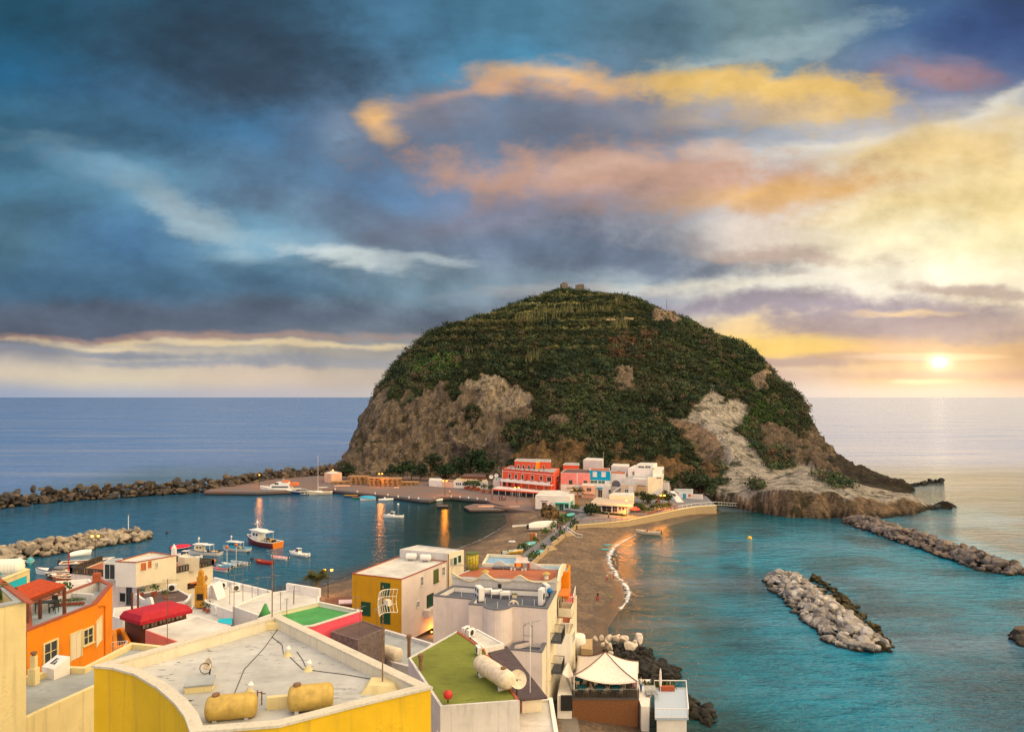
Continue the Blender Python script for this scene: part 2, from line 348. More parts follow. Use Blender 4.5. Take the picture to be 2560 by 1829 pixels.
# the sky overhead and behind the camera: unseen, brightened as added fill for the near slopes
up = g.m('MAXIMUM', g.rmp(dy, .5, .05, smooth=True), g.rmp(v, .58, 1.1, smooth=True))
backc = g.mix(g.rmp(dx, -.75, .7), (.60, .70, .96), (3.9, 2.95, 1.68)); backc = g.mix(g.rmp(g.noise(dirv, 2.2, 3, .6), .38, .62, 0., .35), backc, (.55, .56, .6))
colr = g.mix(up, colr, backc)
sky = g.n('ShaderNodeTexSky', sky_type='NISHITA', sun_disc=False, sun_elevation=SUN_EL, sun_rotation=SUN_AZ)
bg = g.n('ShaderNodeBackground'); g.put(bg.inputs[0], sky.outputs[0]); bg.inputs[1].default_value = .05
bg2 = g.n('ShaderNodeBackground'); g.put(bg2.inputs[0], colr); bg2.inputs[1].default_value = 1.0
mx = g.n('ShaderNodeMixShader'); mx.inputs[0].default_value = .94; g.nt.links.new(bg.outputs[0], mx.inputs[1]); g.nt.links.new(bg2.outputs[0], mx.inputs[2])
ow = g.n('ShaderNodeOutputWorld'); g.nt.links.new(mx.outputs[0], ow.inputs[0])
# ------------------------------------------------------------------ the island: surveyed points -> height sheet
pts = []
def S_(c, x, y, Y):
    p = D(c, x, y, Y); pts.append((p.x, p.y, p.z - (2.0 if Y >= 418 else 0.)))
for x, y, Y in [(752,1050,335),(778,1012,345),(800,965,360),(830,895,385),(850,860,395),(885,810,405),(920,780,412),(940,745,420),(1000,725,430),(1060,700,435),(1130,672,438),
    (1185,655,440),(1210,645,440),(1250,636,440),(1300,642,440),(1390,652,440),(1420,667,440),(1480,692,435),(1540,714,430),(1570,737,425),(1620,762,420),(1680,792,412),(1700,820,405),
    (1720,850,400),(1755,895,390),(1790,922,380),(1805,955,365),(1830,1000,340),
    (820,1052,318),(900,1050,316),(1000,1048,312),(1100,1045,308),(870,872,356),(960,860,347),(1060,830,347),(1150,860,340),(1180,900,332),(880,960,334),(1000,950,328),(1100,950,324),
    (980,770,382),(1100,740,392),(1200,720,400),(1200,680,422),(1300,700,408),(1400,720,398),(1450,740,390),(1100,800,362),(1250,800,357),(1400,800,362),(1550,800,377),(1650,850,377),
    (1250,900,326),(1400,900,326),(1500,850,352),(1250,960,312),(1400,960,309),(1480,960,307),(1150,1030,301),(1300,1015,297),(1450,1020,292),(1550,1040,287),(1600,1060,277)]:
    S_('W', x, y, Y)
for x, y, Y in [(1764,983,335),(1726,1017,322),(1818,998,345),(1863,1025,345),(1848,1063,325),(1783,1066,305),(1818,1120,283),(1867,1139,285),(1844,1170,266),(1905,1170,268),(1825,1223,247),
    (1676,1055,312),(1749,1154,290),(1714,1105,303),(1800,1172,276),(1925,1005,360),(1982,1044,350),(1905,1082,325),(1944,1101,318),(2001,1120,315),(1925,1158,280),(1982,1158,286),
    (2077,1150,300),(2115,1177,285),(2173,1185,280),(2230,1200,275)]:
    S_('P', x, y, Y)
def dens(L, k=5):
    L = [np.array(p) for p in L]
    for a, b in zip(L, L[1:]):
        for i in range(1, k): t = i / k; pts.append(tuple(a + (b - a) * t))
for x, y, z in [(-122,360,-4),(-122,400,-4),(-112,480,-4),(-65,540,-4),(20,575,-4),(110,560,-4),(178,500,-4),(202,430,-4),(192,370,-4),(178,330,-4),(166,300,-3),(160,272,-4),(150,255,-3.5),(150,235,-4),(146,224,-4),(120,206,-6),(90,206,-6),(62,215,-4),
                (33,495,72),(-40,485,55),(105,485,52),(33,540,28),(-85,300,-5),(-40,290,-2),(0,280,-1),(30,272,-1),(55,262,-1),(-130,320,-8),(-160,420,-14),(240,420,-14),(220,300,-12),(190,230,-12),(0,620,-14),(20,200,-12),(-60,240,-12),(66,240,.5)]:
    pts.append((x, y, z))
for x, y, Y in [(752,1050,335),(778,1012,345),(800,965,360),(830,895,385),(850,860,395),(885,810,405),(920,780,412),(940,745,420)]:
    p = D('W', x, y, Y); pts.append((p.x - 13, p.y + 14, -5. if p.z < 40 else p.z - 38)); pts.append((p.x - 16, p.y + 40, -6. if p.z < 50 else p.z - 50))
for x, y, Y in [(1680,792,412),(1700,820,405),(1720,850,400),(1755,895,390),(1790,922,380),(1805,955,365),(1830,1000,340)]:
    p = D('W', x, y, Y); pts.append((p.x + 11, p.y + 16, -5. if p.z < 36 else p.z - 34)); pts.append((p.x + 12, p.y + 42, -6. if p.z < 50 else p.z - 46))
P3 = np.array(pts)
def rbf_fit(P):
    P = P; d = np.linalg.norm(P[:, None, :2] - P[None, :, :2], axis=2); n = len(P)
    A = np.zeros((n + 1, n + 1)); A[:n, :n] = -np.sqrt(d * d + 4.); A[:n, n] = 1; A[n, :n] = 1; A[:n, :n] += np.eye(n) * .05
    return np.linalg.solve(A, np.r_[P[:, 2], 0])
WR = rbf_fit(P3)
IP = np.interp
def spit_h(x, y):
    """the pale rock tongue: undercut front face, bedding-plane slope, soft back"""
    yw = IP(x, [66,69,72.5,78.6,85,97,111,124,138,146], [245,237,228.6,217,210.5,210.5,212,218.4,228.6,236]); yl = yw + 4.2
    zl = IP(x, [66,74.5,81.6,91.8,101,111,124.9,132.8,138,142], [2.5,3.8,7.6,7.1,6.6,4.6,4.3,2.2,.2,-3]); yc = IP(x, [66,84,90,101,108,115,124,131,137,141], [256,250,245,246,242,241,238,234,231,230]); zc = IP(x, [66,84,90,101,108,115,124,131,137,141], [6,6.6,8.1,11.3,9.3,7.4,4.7,4.4,1.,-3])
    P_ = np.c_[np.ravel(x), np.ravel(x) * .3]; n1 = (vnoise(P_, .16, 81, 3) - .5).reshape(np.shape(x)); n2 = (vnoise(P_, .33, 83, 3) - .5).reshape(np.shape(x)); yw = yw + n1 * 7 + n2 * 3; yl = yl + n1 * 5 - n2 * 4; zl = zl + n2 * 2.2 + n1 * 1.2
    yc = np.maximum(yc, yl + 1); h = np.where(y < yw, -.8 - (yw - y) * .8, np.where(y < yl, -.8 + (zl + .8) * np.clip((y - yw) / 4.2, 0, 1) ** .8, np.where(y < yc, zl + (zc - zl) * (y - yl) / (yc - yl), zc - .42 * (y - yc))))
    return np.where((x < 67) | (x > 146), -30., h)
def hgt(x, y): return np.maximum(hgt0(x, y), spit_h(x, y))
def hgt0(x, y):
    x = np.asarray(x, float); out = np.full(x.shape, WR[-1])
    for (a, b, _), w in zip(P3, WR[:-1]): out -= w * np.sqrt((x - a) ** 2 + (y - b) ** 2 + 4.)
    return out
xs = np.arange(-125, 205, .9); ys = np.r_[np.arange(204, 445, .8), np.arange(445, 590, 4.)]
gx, gy = np.meshgrid(xs, ys, indexing='ij'); X = gx.ravel(); Y = gy.ravel(); Z = hgt(X, Y)
# terraces on the upper slopes
tm = np.clip((Z - 58) / 10, 0, 1) * np.clip((102 - Z) / 6, 0, 1) * np.clip((70 - X) / 30, 0, 1)
st = 6.0; fr = (Z / st) % 1.; Z = Z + tm * .75 * (np.clip((fr - .5) / .5, 0, 1) - fr) * st * .8
def proj(X, Y, Z): return 1280 + X / Y * F, HZ + (H - Z) / Y * F
pxv, pyv = proj(X, Y, Z)
wob = (vnoise(np.c_[X, Y, Z], .09, 3, 4) - .5) * 60; wob2 = (vnoise(np.c_[X, Y, Z], .09, 9, 4) - .5) * 60
def wp(c, L): return [q(c, x, y) for x, y in L]
cliff = wp('W', [(700,1075),(752,1040),(778,1000),(800,955),(828,895),(848,868),(900,872),(960,866),(1010,842),(1060,832),(1100,835),(1150,850),(1190,890),(1170,925),(1125,940),(1115,965),(1138,1000),(1130,1075)])
tuff = wp('J', [(420,745),(480,690),(540,790),(640,770),(700,820),(690,900),(640,960),(690,1020),(745,1075),(800,1190),(870,1265),(920,1255),(960,1222),(1100,1215),(1260,1270),(1450,1310),(1720,1365),(1850,1400),(1990,1480),(1990,1620),(560,1620),(520,1320),(550,1235),(390,1195),(300,1060),(250,1000),(165,920),(330,910),(325,830)])
brown = wp('J', [(770,965),(900,945),(1000,1010),(1060,1060),(1130,930),(1200,1060),(1330,1160),(1460,1210),(1760,1300),(1740,1365),(1500,1335),(1260,1265),(1000,1215),(985,1150),(830,1130)])
scar = wp('J', [(80,215),(190,200),(250,250),(290,285),(180,275),(90,270)]); scar2 = wp('J', [(730,650),(830,560),(850,700),(760,730)])
scar3 = wp('J', [(0,1230),(200,1180),(420,1230),(520,1250),(500,1330),(220,1340),(160,1290)])
qx, qy = pxv + wob * .6, pyv + wob2 * .5
rk_c = inpoly(qx, qy, cliff); rk_t = inpoly(qx, qy, tuff) & (X > 20); rk_b = inpoly(qx, qy, brown); rk_s = inpoly(qx, qy, scar) | inpoly(qx, qy, scar2); rk_o = inpoly(qx, qy, scar3)
patch = vnoise(np.c_[X, Y, Z], .11, 21, 4)
low = (pyv > 1110) & (pyv < 1190) & (pxv > 1270) & (pxv < 1700) & (patch > .56)
rk_o |= low & ~rk_t
# foliage creeping over the left cliff
rk_c &= ~((patch > .60) & (pyv < 1075))
rk_c |= inpoly(qx, qy, wp('W', [(1210,925),(1260,920),(1262,948),(1215,945)])) | inpoly(qx, qy, wp('W', [(1345,830),(1400,820),(1420,860),(1360,870)])) & (patch > .5)
backside = (Y > 452)
rk = (rk_c | rk_t | rk_b | rk_s | rk_o).astype(float) ; rk[(Z < 2.0)] = 1
grassy = inpoly(qx, qy, wp('J', [(1110,1270),(1200,1290),(1390,1340),(1300,1355),(1180,1325)])) | inpoly(qx, qy, wp('J', [(715,1345),(800,1330),(810,1360),(730,1370)]))
rk[grassy] = 0
tone = np.zeros((len(X), 3)); 
tone[:] = (.040, .047, .022)
tone[rk_c | (Z < 2.)] = (.31, .245, .185); tone[rk_b] = (.26, .20, .15); tone[rk_o] = (.30, .19, .095); tone[rk_s] = (.50, .38, .28); tone[rk_t] = (.60, .55, .50)
# basalt foot: dark rock near the water on both flanks, dark stains on the lower cliff
drk = ((X > 128) & (Z < 9) & (Y > 262)) | ((X < -84) & (Z < 6))
tone[drk] = (.085, .072, .062)
stn = inpoly(qx, qy, wp('I', [(830,1430),(850,1260),(960,1210),(1040,1300),(1030,1400)])) | inpoly(qx, qy, wp('I', [(1090,1400),(1110,1250),(1180,1210),(1300,1220),(1310,1400)]))
tone[stn & rk_c] = (.15, .125, .115)
pale = inpoly(qx, qy, wp('I', [(930,790),(1020,750),(1230,730),(1350,810),(1460,910),(1400,960),(1150,990),(1060,950),(1100,860),(1000,830)]))
tone[pale & rk_c] = (.54, .45, .35)
tanf = rk_t & inpoly(qx, qy, wp('J', [(170,920),(390,915),(480,1010),(550,1100),(560,1230),(390,1195),(290,1050)])); tone[tanf] = (.38, .27, .19)
gx_ = (hgt(X, Y + .8) - hgt(X, Y - .8)) / 1.6
lipf = (Y < 240) & (gx_ > .7) & (X > 40); tone[lipf] = (.30, .215, .15)
wet = (Z < 1.1) & (X > 40) & (vnoise(np.c_[X, Y, Z], .3, 71, 3) > .3); tone[wet] = (.060, .050, .042)
rk0 = rk > .5
# rock relief: gullies, ledges and blocky breaks pushed along the slope
nx = hgt(X + .8, Y) - hgt(X - .8, Y); ny = hgt(X, Y + .8) - hgt(X, Y - .8); nl = np.sqrt(nx * nx + ny * ny + 2.56); nX, nY, nZ = -nx / nl, -ny / nl, 1.6 / nl
r1 = vnoise(np.c_[X, Y, Z * .35], .16, 5, 5, .58); r2 = 1 - np.abs(2 * vnoise(np.c_[X, Y * .7, Z * .6], .30, 6, 4, .6) - 1)
rel = (r1 - .5) * 12. + (r2 - .6) * 4.5
r3 = 1 - np.abs(2 * vnoise(np.c_[X, Y, Z * .5], .75, 61, 3, .6) - 1); rel = rel + (r3 - .6) * 2.2
spit = (Z < 13) & (Y < 275)
rel_t = (vnoise(np.c_[X * .5, Y * .5, Z * 2.2], .22, 8, 5, .6) - .5) * np.where(spit, 1.0, 2.6)
ramp_edge = np.where(rk_t, rel_t, rel) * np.where(rk0, 1., .35)
ramp_edge[drk] *= .7
Xd, Yd, Zd = X + nX * ramp_edge * .9, Y + nY * ramp_edge * .9, Z + nZ * ramp_edge * .8
ok = Z > -3.5
fq = gridfaces(len(xs), len(ys)); fq = fq[ok[fq].any(1)]
used = np.unique(fq); mp = np.full(len(X), -1); mp[used] = np.arange(len(used))
m, g = newmat('island_ground')
tc = g.attr('tone'); rkA = g.attr('rock', 2)
f1 = g.noise(g.pos(1, 1, .45), .30, 7, .68); f2 = g.noise(g.pos(1, 1, 3.), .55, 6, .65); f3 = g.noise(g.pos(), 1.6, 4, .7)
cvar = g.m('ADD', g.m('MULTIPLY', f1, .5), g.m('ADD', g.m('MULTIPLY', f2, .3), g.m('MULTIPLY', f3, .2)))
c = g.mix(1., tc, g.ramp(cvar, [(.32, (.22, .21, .22)), (.45, (.68, .67, .66)), (.53, (1.1, 1.07, 1.0)), (.66, (1.85, 1.7, 1.48))]), 'MULTIPLY')
strata = g.noise(g.vm('ADD', g.pos(.04, .10, .9), g.vm('MULTIPLY', g.noise(g.pos(), .06, 3, .5, out=1), (3., 3., 3.))), 1., 4, .7)
c = g.mix(g.rmp(g.m('ABSOLUTE', g.m('SUBTRACT', strata, .5)), .035, .0, 0., .45), c, g.mix(1., c, (.45, .42, .40), 'MULTIPLY'))
crack = g.rmp(g.m('ABSOLUTE', g.m('SUBTRACT', g.noise(g.pos(1, 1, .3), .22, 5, .6), .5)), .0, .018)
crack2 = g.rmp(g.m('ABSOLUTE', g.m('SUBTRACT', g.noise(g.pos(1, 1, .4), .09, 6, .65), .48)), .0, .022)
crack3 = g.rmp(g.m('ABSOLUTE', g.m('SUBTRACT', g.noise(g.pos(1, 1, .25), .6, 3, .6), .5)), .0, .02)
for ck, am in ((crack, .5), (crack2, .62), (crack3, .35)): c = g.mix(g.m('MULTIPLY', g.m('SUBTRACT', 1., ck), g.m('MULTIPLY', rkA, am)), c, (.055, .045, .038))
gp = g.m('MULTIPLY', rkA, g.rmp(g.noise(g.pos(), .16, 6, .66), .56, .61)); c = g.mix(g.m('MULTIPLY', gp, .75), c, (.045, .052, .024))
bh = g.m('ADD', g.m('MULTIPLY', f1, 2.2), g.m('ADD', f3, f2))
g.bsdf(c, .95, nrm=g.bump(bh, 1., 2.0), spec=.12)
isl = npmesh('island', np.c_[Xd, Yd, Zd][used], mp[fq], m, False, {'tone': tone[used], 'rock': rk[used]})
tag(isl, kind='structure')
# ------------------------------------------------------------------ scrub: leaf clumps over the slopes (nobody could count it)
def leafmat(name, rough=.75):
    m, g = newmat(name); t = g.attr('tint'); n_ = g.noise(g.pos(), .7, 4, .7)
    c = g.mix(1., t, g.ramp(n_, [(.32, (.66, .68, .66)), (.5, (1., 1., 1.)), (.7, (1.4, 1.36, 1.25))]), 'MULTIPLY')
    g.bsdf(c, rough, spec=.15); return m
LEAF = leafmat('leaves')
def clumps(name, C, R, T, nleaf, lsz, mat, squash=.75, seed=1):
    """C centres, R radii, T tints -> one mesh of small leaf faces spread through each crown's shell"""
    r = np.random.default_rng(seed); n = len(C); N = n * nleaf
    d = r.normal(size=(N, 3)); d /= np.linalg.norm(d, axis=1)[:, None]; d[:, 2] = np.where(d[:, 2] < -.25, -d[:, 2], d[:, 2])
    lump = 1 + .35 * np.sin(d @ r.normal(size=(3,)) * 5 + np.repeat(r.uniform(0, 6, n), nleaf)) * np.sin(d @ r.normal(size=(3,)) * 7)
    rad = np.repeat(R, nleaf) * r.uniform(.55, 1.08, N) * lump; p = np.repeat(C, nleaf, 0) + d * rad[:, None] * np.array([1, 1, squash])
    a = d + r.normal(scale=.55, size=(N, 3)); a /= np.linalg.norm(a, axis=1)[:, None]
    b = np.cross(a, r.normal(size=(N, 3))); b /= np.linalg.norm(b, axis=1)[:, None] + 1e-9; c = np.cross(a, b)
    s = (np.repeat(lsz if np.ndim(lsz) else np.full(n, lsz), nleaf) * r.uniform(.55, 1.25, N))[:, None]
    V = np.empty((N, 4, 3)); V[:, 0] = p - b * s * .5; V[:, 1] = p + c * s * .42; V[:, 2] = p + b * s * .55; V[:, 3] = p - c * s * .38
    tt = np.repeat(T, nleaf, 0) * (r.uniform(.82, 1.18, N)[:, None]); tt = np.repeat(tt, 4, 0)
    return npmesh(name, V.reshape(-1, 3), np.arange(N * 4).reshape(-1, 4), mat, False, {'tint': tt})
front = (Y < 452) & (Z > 3.2) & (rk < .5)
idx = np.where(front)[0]
k = rng.choice(idx, 10500, replace=len(idx) < 10500)
C = np.c_[Xd, Yd, Zd][k] + rng.normal(scale=.35, size=(len(k), 3))
vn = vnoise(C, .045, 31, 3); vn2 = vnoise(C, .12, 37, 3)
big = rng.random(len(k)) > .88; R = rng.uniform(.7, 1.5, len(k)) * (.65 + 1.1 * vn2) * np.where(big, 1.9, 1.)
pal = np.array([(.026, .046, .026), (.040, .060, .028), (.058, .080, .034), (.080, .086, .042), (.092, .074, .050), (.062, .115, .030)])
ci = np.clip(((vn - .3) / .42 * 4 + rng.normal(scale=.75, size=len(k))), 0, 4).astype(int)
cpx, cpy = proj(C[:, 0], C[:, 1], C[:, 2])
lush_sunlit = inpoly(cpx, cpy, wp('J', [(740,740),(900,740),(1020,920),(900,960),(760,950),(690,1040),(780,1120),(700,1130),(640,950)])) | inpoly(cpx, cpy, wp('I', [(590,580),(940,575),(930,680),(620,720)])) | inpoly(cpx, cpy, wp('J', [(480,500),(830,560),(720,720),(520,700)])) & (rng.random(len(k)) > .5)  # brighter greens; on the right flank sunlight is put into the leaf tint
ci = np.where(lush_sunlit, 5, ci); T = pal[ci]
tz = Z[k]; fr_ = (tz / 6.0) % 1.; ter = (tz > 56) & (tz < 100) & (C[:, 0] < 75)
grass = ter & (fr_ < .42); T = np.where(grass[:, None], np.array([.15, .148, .062]) * (0.6 + .8 * vn2[:, None]), T); R = np.where(grass, R * .6, R); R = np.where(ter & (fr_ > .75), R * 1.35, R); T = np.where((ter & (fr_ > .7))[:, None], T * .6, T)
patchy = vnoise(C, .028, 51, 3); T = T * np.clip(.45 + 1.25 * (patchy - .2) / .55, .5, 1.6)[:, None]
redd = inpoly(cpx, cpy, wp('J', [(0,330),(110,330),(100,430),(0,470)])) | inpoly(cpx, cpy, wp('I', [(1980,480),(2270,470),(2240,600),(2010,610)])) | inpoly(cpx, cpy, wp('J', [(820,1110),(980,1110),(980,1200),(830,1210)]))
T = np.where(redd[:, None], np.array([.12, .070, .042]), T)
T = np.where((Z[k] > 60)[:, None] & (rng.random(len(k)) > .5)[:, None], T * np.array([1.15, 1.05, .9]), T)
scrub = clumps('scrub', C, R, T, 46, np.clip(R * .40, .34, .8), LEAF, .7, 3); tag(scrub, 'dark green scrub and bushes matted over the island slopes', 'scrub', kind='stuff')
kb = rng.choice(idx[(pyv[idx] > 830)], 1000, replace=False); CB = np.c_[Xd, Yd, Zd][kb]; RB = rng.uniform(1.7, 3.3, len(kb)); TB = pal[rng.integers(0, 4, len(kb))] * rng.uniform(.5, 1.5, len(kb))[:, None]; TB = np.where((rng.random(len(kb)) > .88)[:, None], np.array([.13, .095, .06]), TB)
bs = clumps('bushes', CB + np.array([0, 0, .5]), RB, TB, 110, np.clip(RB * .26, .4, .8), LEAF, .85, 23); tag(bs, 'larger rounded bushes dotted over the island slopes', 'bushes', kind='stuff')
# taller thickets along the skyline
ks = rng.choice(idx[(pyv[idx] < 1015)], 700); sil = np.c_[Xd, Yd, Zd][ks]
ks2 = []
for cx, cy, Yg in [(1185,655,440),(1250,640,440),(1300,646,440),(1350,648,440),(1395,652,440),(1430,668,440),(1480,690,435),(1500,700,433),(1545,715,430),(1570,738,425),(1600,755,422),(1630,768,418),(1660,780,415),(1690,800,410),(1700,825,404),(1000,727,430),(960,740,424),(935,752,418),(900,795,408),(860,850,396),(1060,702,435),(1100,684,436),(1140,670,438)]:
    p = D('W', cx, cy, Yg)
    for j in range(7): ks2.append((p.x + rng.normal(0, 4.5), p.y + rng.normal(0, 4), p.z - .8 + rng.normal(0, .8)))
ks2 = np.array(ks2); ks2[:, 2] = hgt(ks2[:, 0], ks2[:, 1]) + rng.uniform(-1.2, .4, len(ks2))
th = clumps('thicket', ks2, rng.uniform(1.2, 2.9, len(ks2)), pal[rng.integers(0, 3, len(ks2))], 60, .8, LEAF, .9, 5); tag(th, 'dark bushes along the ridge line of the island', 'thicket', kind='stuff')
# cane stands on the terraces
ra = []
for c, poly, n in (('I', [(1320,340),(1480,300),(1560,270),(1720,280),(1700,330),(1520,350),(1440,380),(1340,390)], 300), ('I', [(1600,265),(2000,265),(2080,180),(2100,240),(1990,300),(1700,290)], 150), ('I', [(1420,600),(1510,590),(1500,660),(1410,670)], 70), ('I', [(2000,360),(2150,370),(2100,420),(2010,410)], 90)):
    w_ = wp(c, poly); ii = idx[inpoly(pxv[idx], pyv[idx], w_)]
    if len(ii): ra.append(np.c_[Xd, Yd, Zd][rng.choice(ii, n)] + rng.normal(scale=.5, size=(n, 3)))
ra = np.concatenate(ra); n = len(ra); hh = rng.uniform(2.0, 4.4, n); ww = rng.uniform(.14, .3, n); an = rng.uniform(0, PI, n); le = rng.normal(scale=.35, size=(n, 2))
V = np.empty((n, 4, 3)); dxy = np.c_[np.cos(an) * ww, np.sin(an) * ww * .4, np.zeros(n)]
V[:, 0] = ra - dxy; V[:, 1] = ra + dxy; tip = ra + np.c_[le, hh]; V[:, 2] = tip + dxy * .5; V[:, 3] = tip - dxy * .5
V[:, :2, 2] -= .5
rd = npmesh('cane_stand', V.reshape(-1, 3), np.arange(n * 4).reshape(-1, 4), LEAF, False, {'tint': np.repeat(np.array([[.15, .14, .058]]) * rng.uniform(.6, 1.35, n)[:, None], 4, 0)})
tag(rd, 'pale yellow canes standing on the upper island terraces', 'canes', kind='stuff')
# ------------------------------------------------------------------ beach (the sand neck) and sea
shore = [G('P', x, y, 0) for x, y in [(600,1520),(753,1474),(880,1440),(1000,1408),(1140,1372),(1200,1350),(1250,1322),(1268,1305),(1262,1285)]]
shore += [Vector((-5, 262, 0)), Vector((40, 262, 0)), Vector((66, 250, 0))]
shore += [G('P', x, y, 0) for x, y in [(1800,1283),(1723,1300),(1660,1318),(1610,1335),(1575,1350),(1545,1366),(1526,1385),(1521,1402),(1532,1430),(1552,1455),(1562,1480),(1556,1510),(1538,1540),(1520,1568)]]
shore += [Vector((14, 104, 0)), Vector((11, 84, 0)), Vector((22, 60, 0)), Vector((-60, 60, 0)), Vector((-70, 110, 0))]
SH = [tuple(p[:2]) for p in shore]
bx = np.arange(-75, 85, .75); by = np.arange(58, 268, .75); gx, gy = np.meshgrid(bx, by, indexing='ij'); bX = gx.ravel(); bY = gy.ravel()
ins = inpoly(bX, bY, SH); sdv = np.where(ins, 1, -1) * segdist(bX, bY, SH)
bump_ = (vnoise(np.c_[bX, bY], .55, 4, 4) - .5) * .22 * np.clip(sdv / 3, 0, 1)
bZ = np.where(sdv > 0, np.minimum(sdv * .14, 1.5 + sdv * .008), np.maximum(sdv * .10, -3)) + bump_
bZ = np.where((bY > 240) & (bX > -12) & (bX < 70) & (sdv > 0), np.minimum(bZ, 1.6), bZ)
fq = gridfaces(len(bx), len(by)); fq = fq[(sdv[fq] > -8).any(1)]; us = np.unique(fq); mp = np.full(len(bX), -1); mp[us] = np.arange(len(us))
m, g = newmat('sand'); h = g.sep(g.pos())[2]
n1 = g.noise(g.pos(), .18, 6, .65); n2 = g.noise(g.pos(), 1.6, 6, .75); n3 = g.noise(g.pos(), 5., 3, .6)
c = g.ramp(n1, [(.3, (.10, .074, .055)), (.5, (.15, .106, .076)), (.7, (.26, .172, .105))])
c = g.mix(1., c, g.ramp(n2, [(.32, (.45, .44, .43)), (.5, (1, 1, 1)), (.68, (1.5, 1.42, 1.3))]), 'MULTIPLY')
dr = g.m('MULTIPLY', g.rmp(g.noise(g.pos(1.6, .5, 1), .9, 5, .7), .56, .66), .55); c = g.mix(dr, c, (.045, .034, .026))
wet = g.rmp(g.m('ADD', h, g.m('MULTIPLY', g.m('SUBTRACT', n1, .5), .9)), .62, .18); c = g.mix(g.m('MULTIPLY', wet, .8), c, (.052, .040, .031))
g.bsdf(c, g.rmp(wet, 0, 1, .95, .35), nrm=g.bump(g.m('ADD', n2, n3), .6, .12), spec=.3)
beach = npmesh('beach', np.c_[bX, bY, bZ][us], mp[fq], m, True); tag(beach, kind='structure')
# sea: one sheet, dense near the bays, reaching the horizon
def axis(lo, hi, st, far):
    a = list(np.arange(lo, hi, st)); s = st; x = a[-1]
    while x < far: s *= 1.28; x += s; a.append(x)
    s = st; x = a[0]; b = []
    while x > -far: s *= 1.28; x -= s; b.append(x)
    return np.array(b[::-1] + a)
sx = axis(-170, 240, 2.5, 60000); sy = axis(40, 330, 2.5, 60000); sy = sy[sy > -300]
gx, gy = np.meshgrid(sx, sy, indexing='ij'); sX = gx.ravel(); sY = gy.ravel()
ds = np.where(inpoly(sX, sY, SH), -1, 1) * segdist(sX, sY, SH)
deep = np.array([.018, .095, .185]); open_ = np.array([.062, .17, .45]); teal = np.array([.000, .062, .110]); turq = np.array([.000, .140, .230]); shal = np.array([.050, .046, .036]); grn = np.array([.004, .038, .038])
nn = vnoise(np.c_[sX, sY], .03, 12, 4); nf = vnoise(np.c_[sX, sY], .09, 14, 3)
def sm(a, b, x): t = np.clip((x - a) / (b - a), 0, 1); return (t * t * (3 - 2 * t))[:, None]
cR = teal + (turq - teal) * sm(.32, .62, nn + .25 * (nf - .5)) + 0 * deep
cR = cR * (.72 + .55 * sm(.36, .6, nf)) 
cR = grn + (cR - grn) * sm(232, 165, sY - (sX - 40) * .25)
cL = deep * (.8 + .5 * nn[:, None]) + 0; cL = cL + (grn * .75 - cL) * sm(-52, -20, sX) * sm(120, 170, sY)  # dark green reflection of the hill put into the harbour water colour
cL = cL + (np.array([.006, .085, .13]) - cL) * sm(190, 130, sY) * .8
side = sm(-14, 10, sX - (sY - 200) * .04)
col = cL + (cR - cL) * side
# shallow sand shelf
shelf = sm(9, .5, ds + 5 * (nf - .5)) ; col = col + (shal - col) * shelf * .9
mid = sm(26, 6, ds + 8 * (nn - .5)) * side; col = col + (np.array([.008, .042, .044]) - col) * mid * .7
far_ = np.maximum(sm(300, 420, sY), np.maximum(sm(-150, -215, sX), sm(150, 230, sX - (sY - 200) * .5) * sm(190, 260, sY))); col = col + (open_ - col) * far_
col = np.clip(col, 0.001, 1)
m, g = newmat('sea_water')
cc = g.attr('tone'); p = g.pos(); cd = g.n('ShaderNodeCameraData').outputs['View Distance']
w1 = g.noise(g.pos(.5, 1.15, 1), .46, 3, .55, dist=.4); w2 = g.noise(g.pos(.7, 1.3, 1), 1.5, 3, .6, dist=.3); w3 = g.noise(g.pos(.35, 1, 1), .07, 3, .5); w4 = g.noise(g.pos(.12, 1, 1), .028, 5, .6)
hh = g.m('ADD', g.m('MULTIPLY', w1, 1.0), g.m('ADD', g.m('MULTIPLY', w2, .42), g.m('MULTIPLY', w3, 1.6)))
calm = g.attr('calm', 2)
w5 = g.noise(g.pos(.35, 1, 1), .030, 3, .55)
hh = g.m('MULTIPLY', g.m('ADD', g.m('MULTIPLY', g.m('MULTIPLY', hh, 1.45), g.m('DIVIDE', 230., g.m('ADD', 150., cd))), g.m('MULTIPLY', w5, g.rmp(cd, 250., 900., 0., 9.))), g.rmp(calm, 0, 1, 1., .26))
cc = g.mix(g.m('MULTIPLY', g.rmp(w4, .5, .68), g.rmp(calm, 0, 1, .5, .0)), cc, (.26, .31, .44))  # pale streaks put the sheen of the waves into the water colour
cc = g.mix(1., cc, g.ramp(g.m('ADD', g.m('MULTIPLY', w1, .6), g.m('MULTIPLY', w2, .4)), [(.36, (.62, .66, .72)), (.52, (1, 1, 1)), (.68, (1.25, 1.25, 1.22))]), 'MULTIPLY')  # ripple light and shade put into the colour, following the wave heights
b = g.bsdf(cc, g.rmp(cd, 120., 700., .07, .2), nrm=g.bump(hh, .62, 1.), spec=.24); b.inputs['IOR'].default_value = 1.333
calmv = 1 - np.clip(np.maximum(np.maximum(sm(170, 300, sY)[:, 0] * 0 + far_[:, 0], side[:, 0] * .8), 0), 0, 1)
sea = npmesh('sea', np.c_[sX, sY, np.zeros(len(sX))], gridfaces(len(sx), len(sy)), m, True, {'tone': col, 'calm': calmv}); tag(sea, kind='structure')
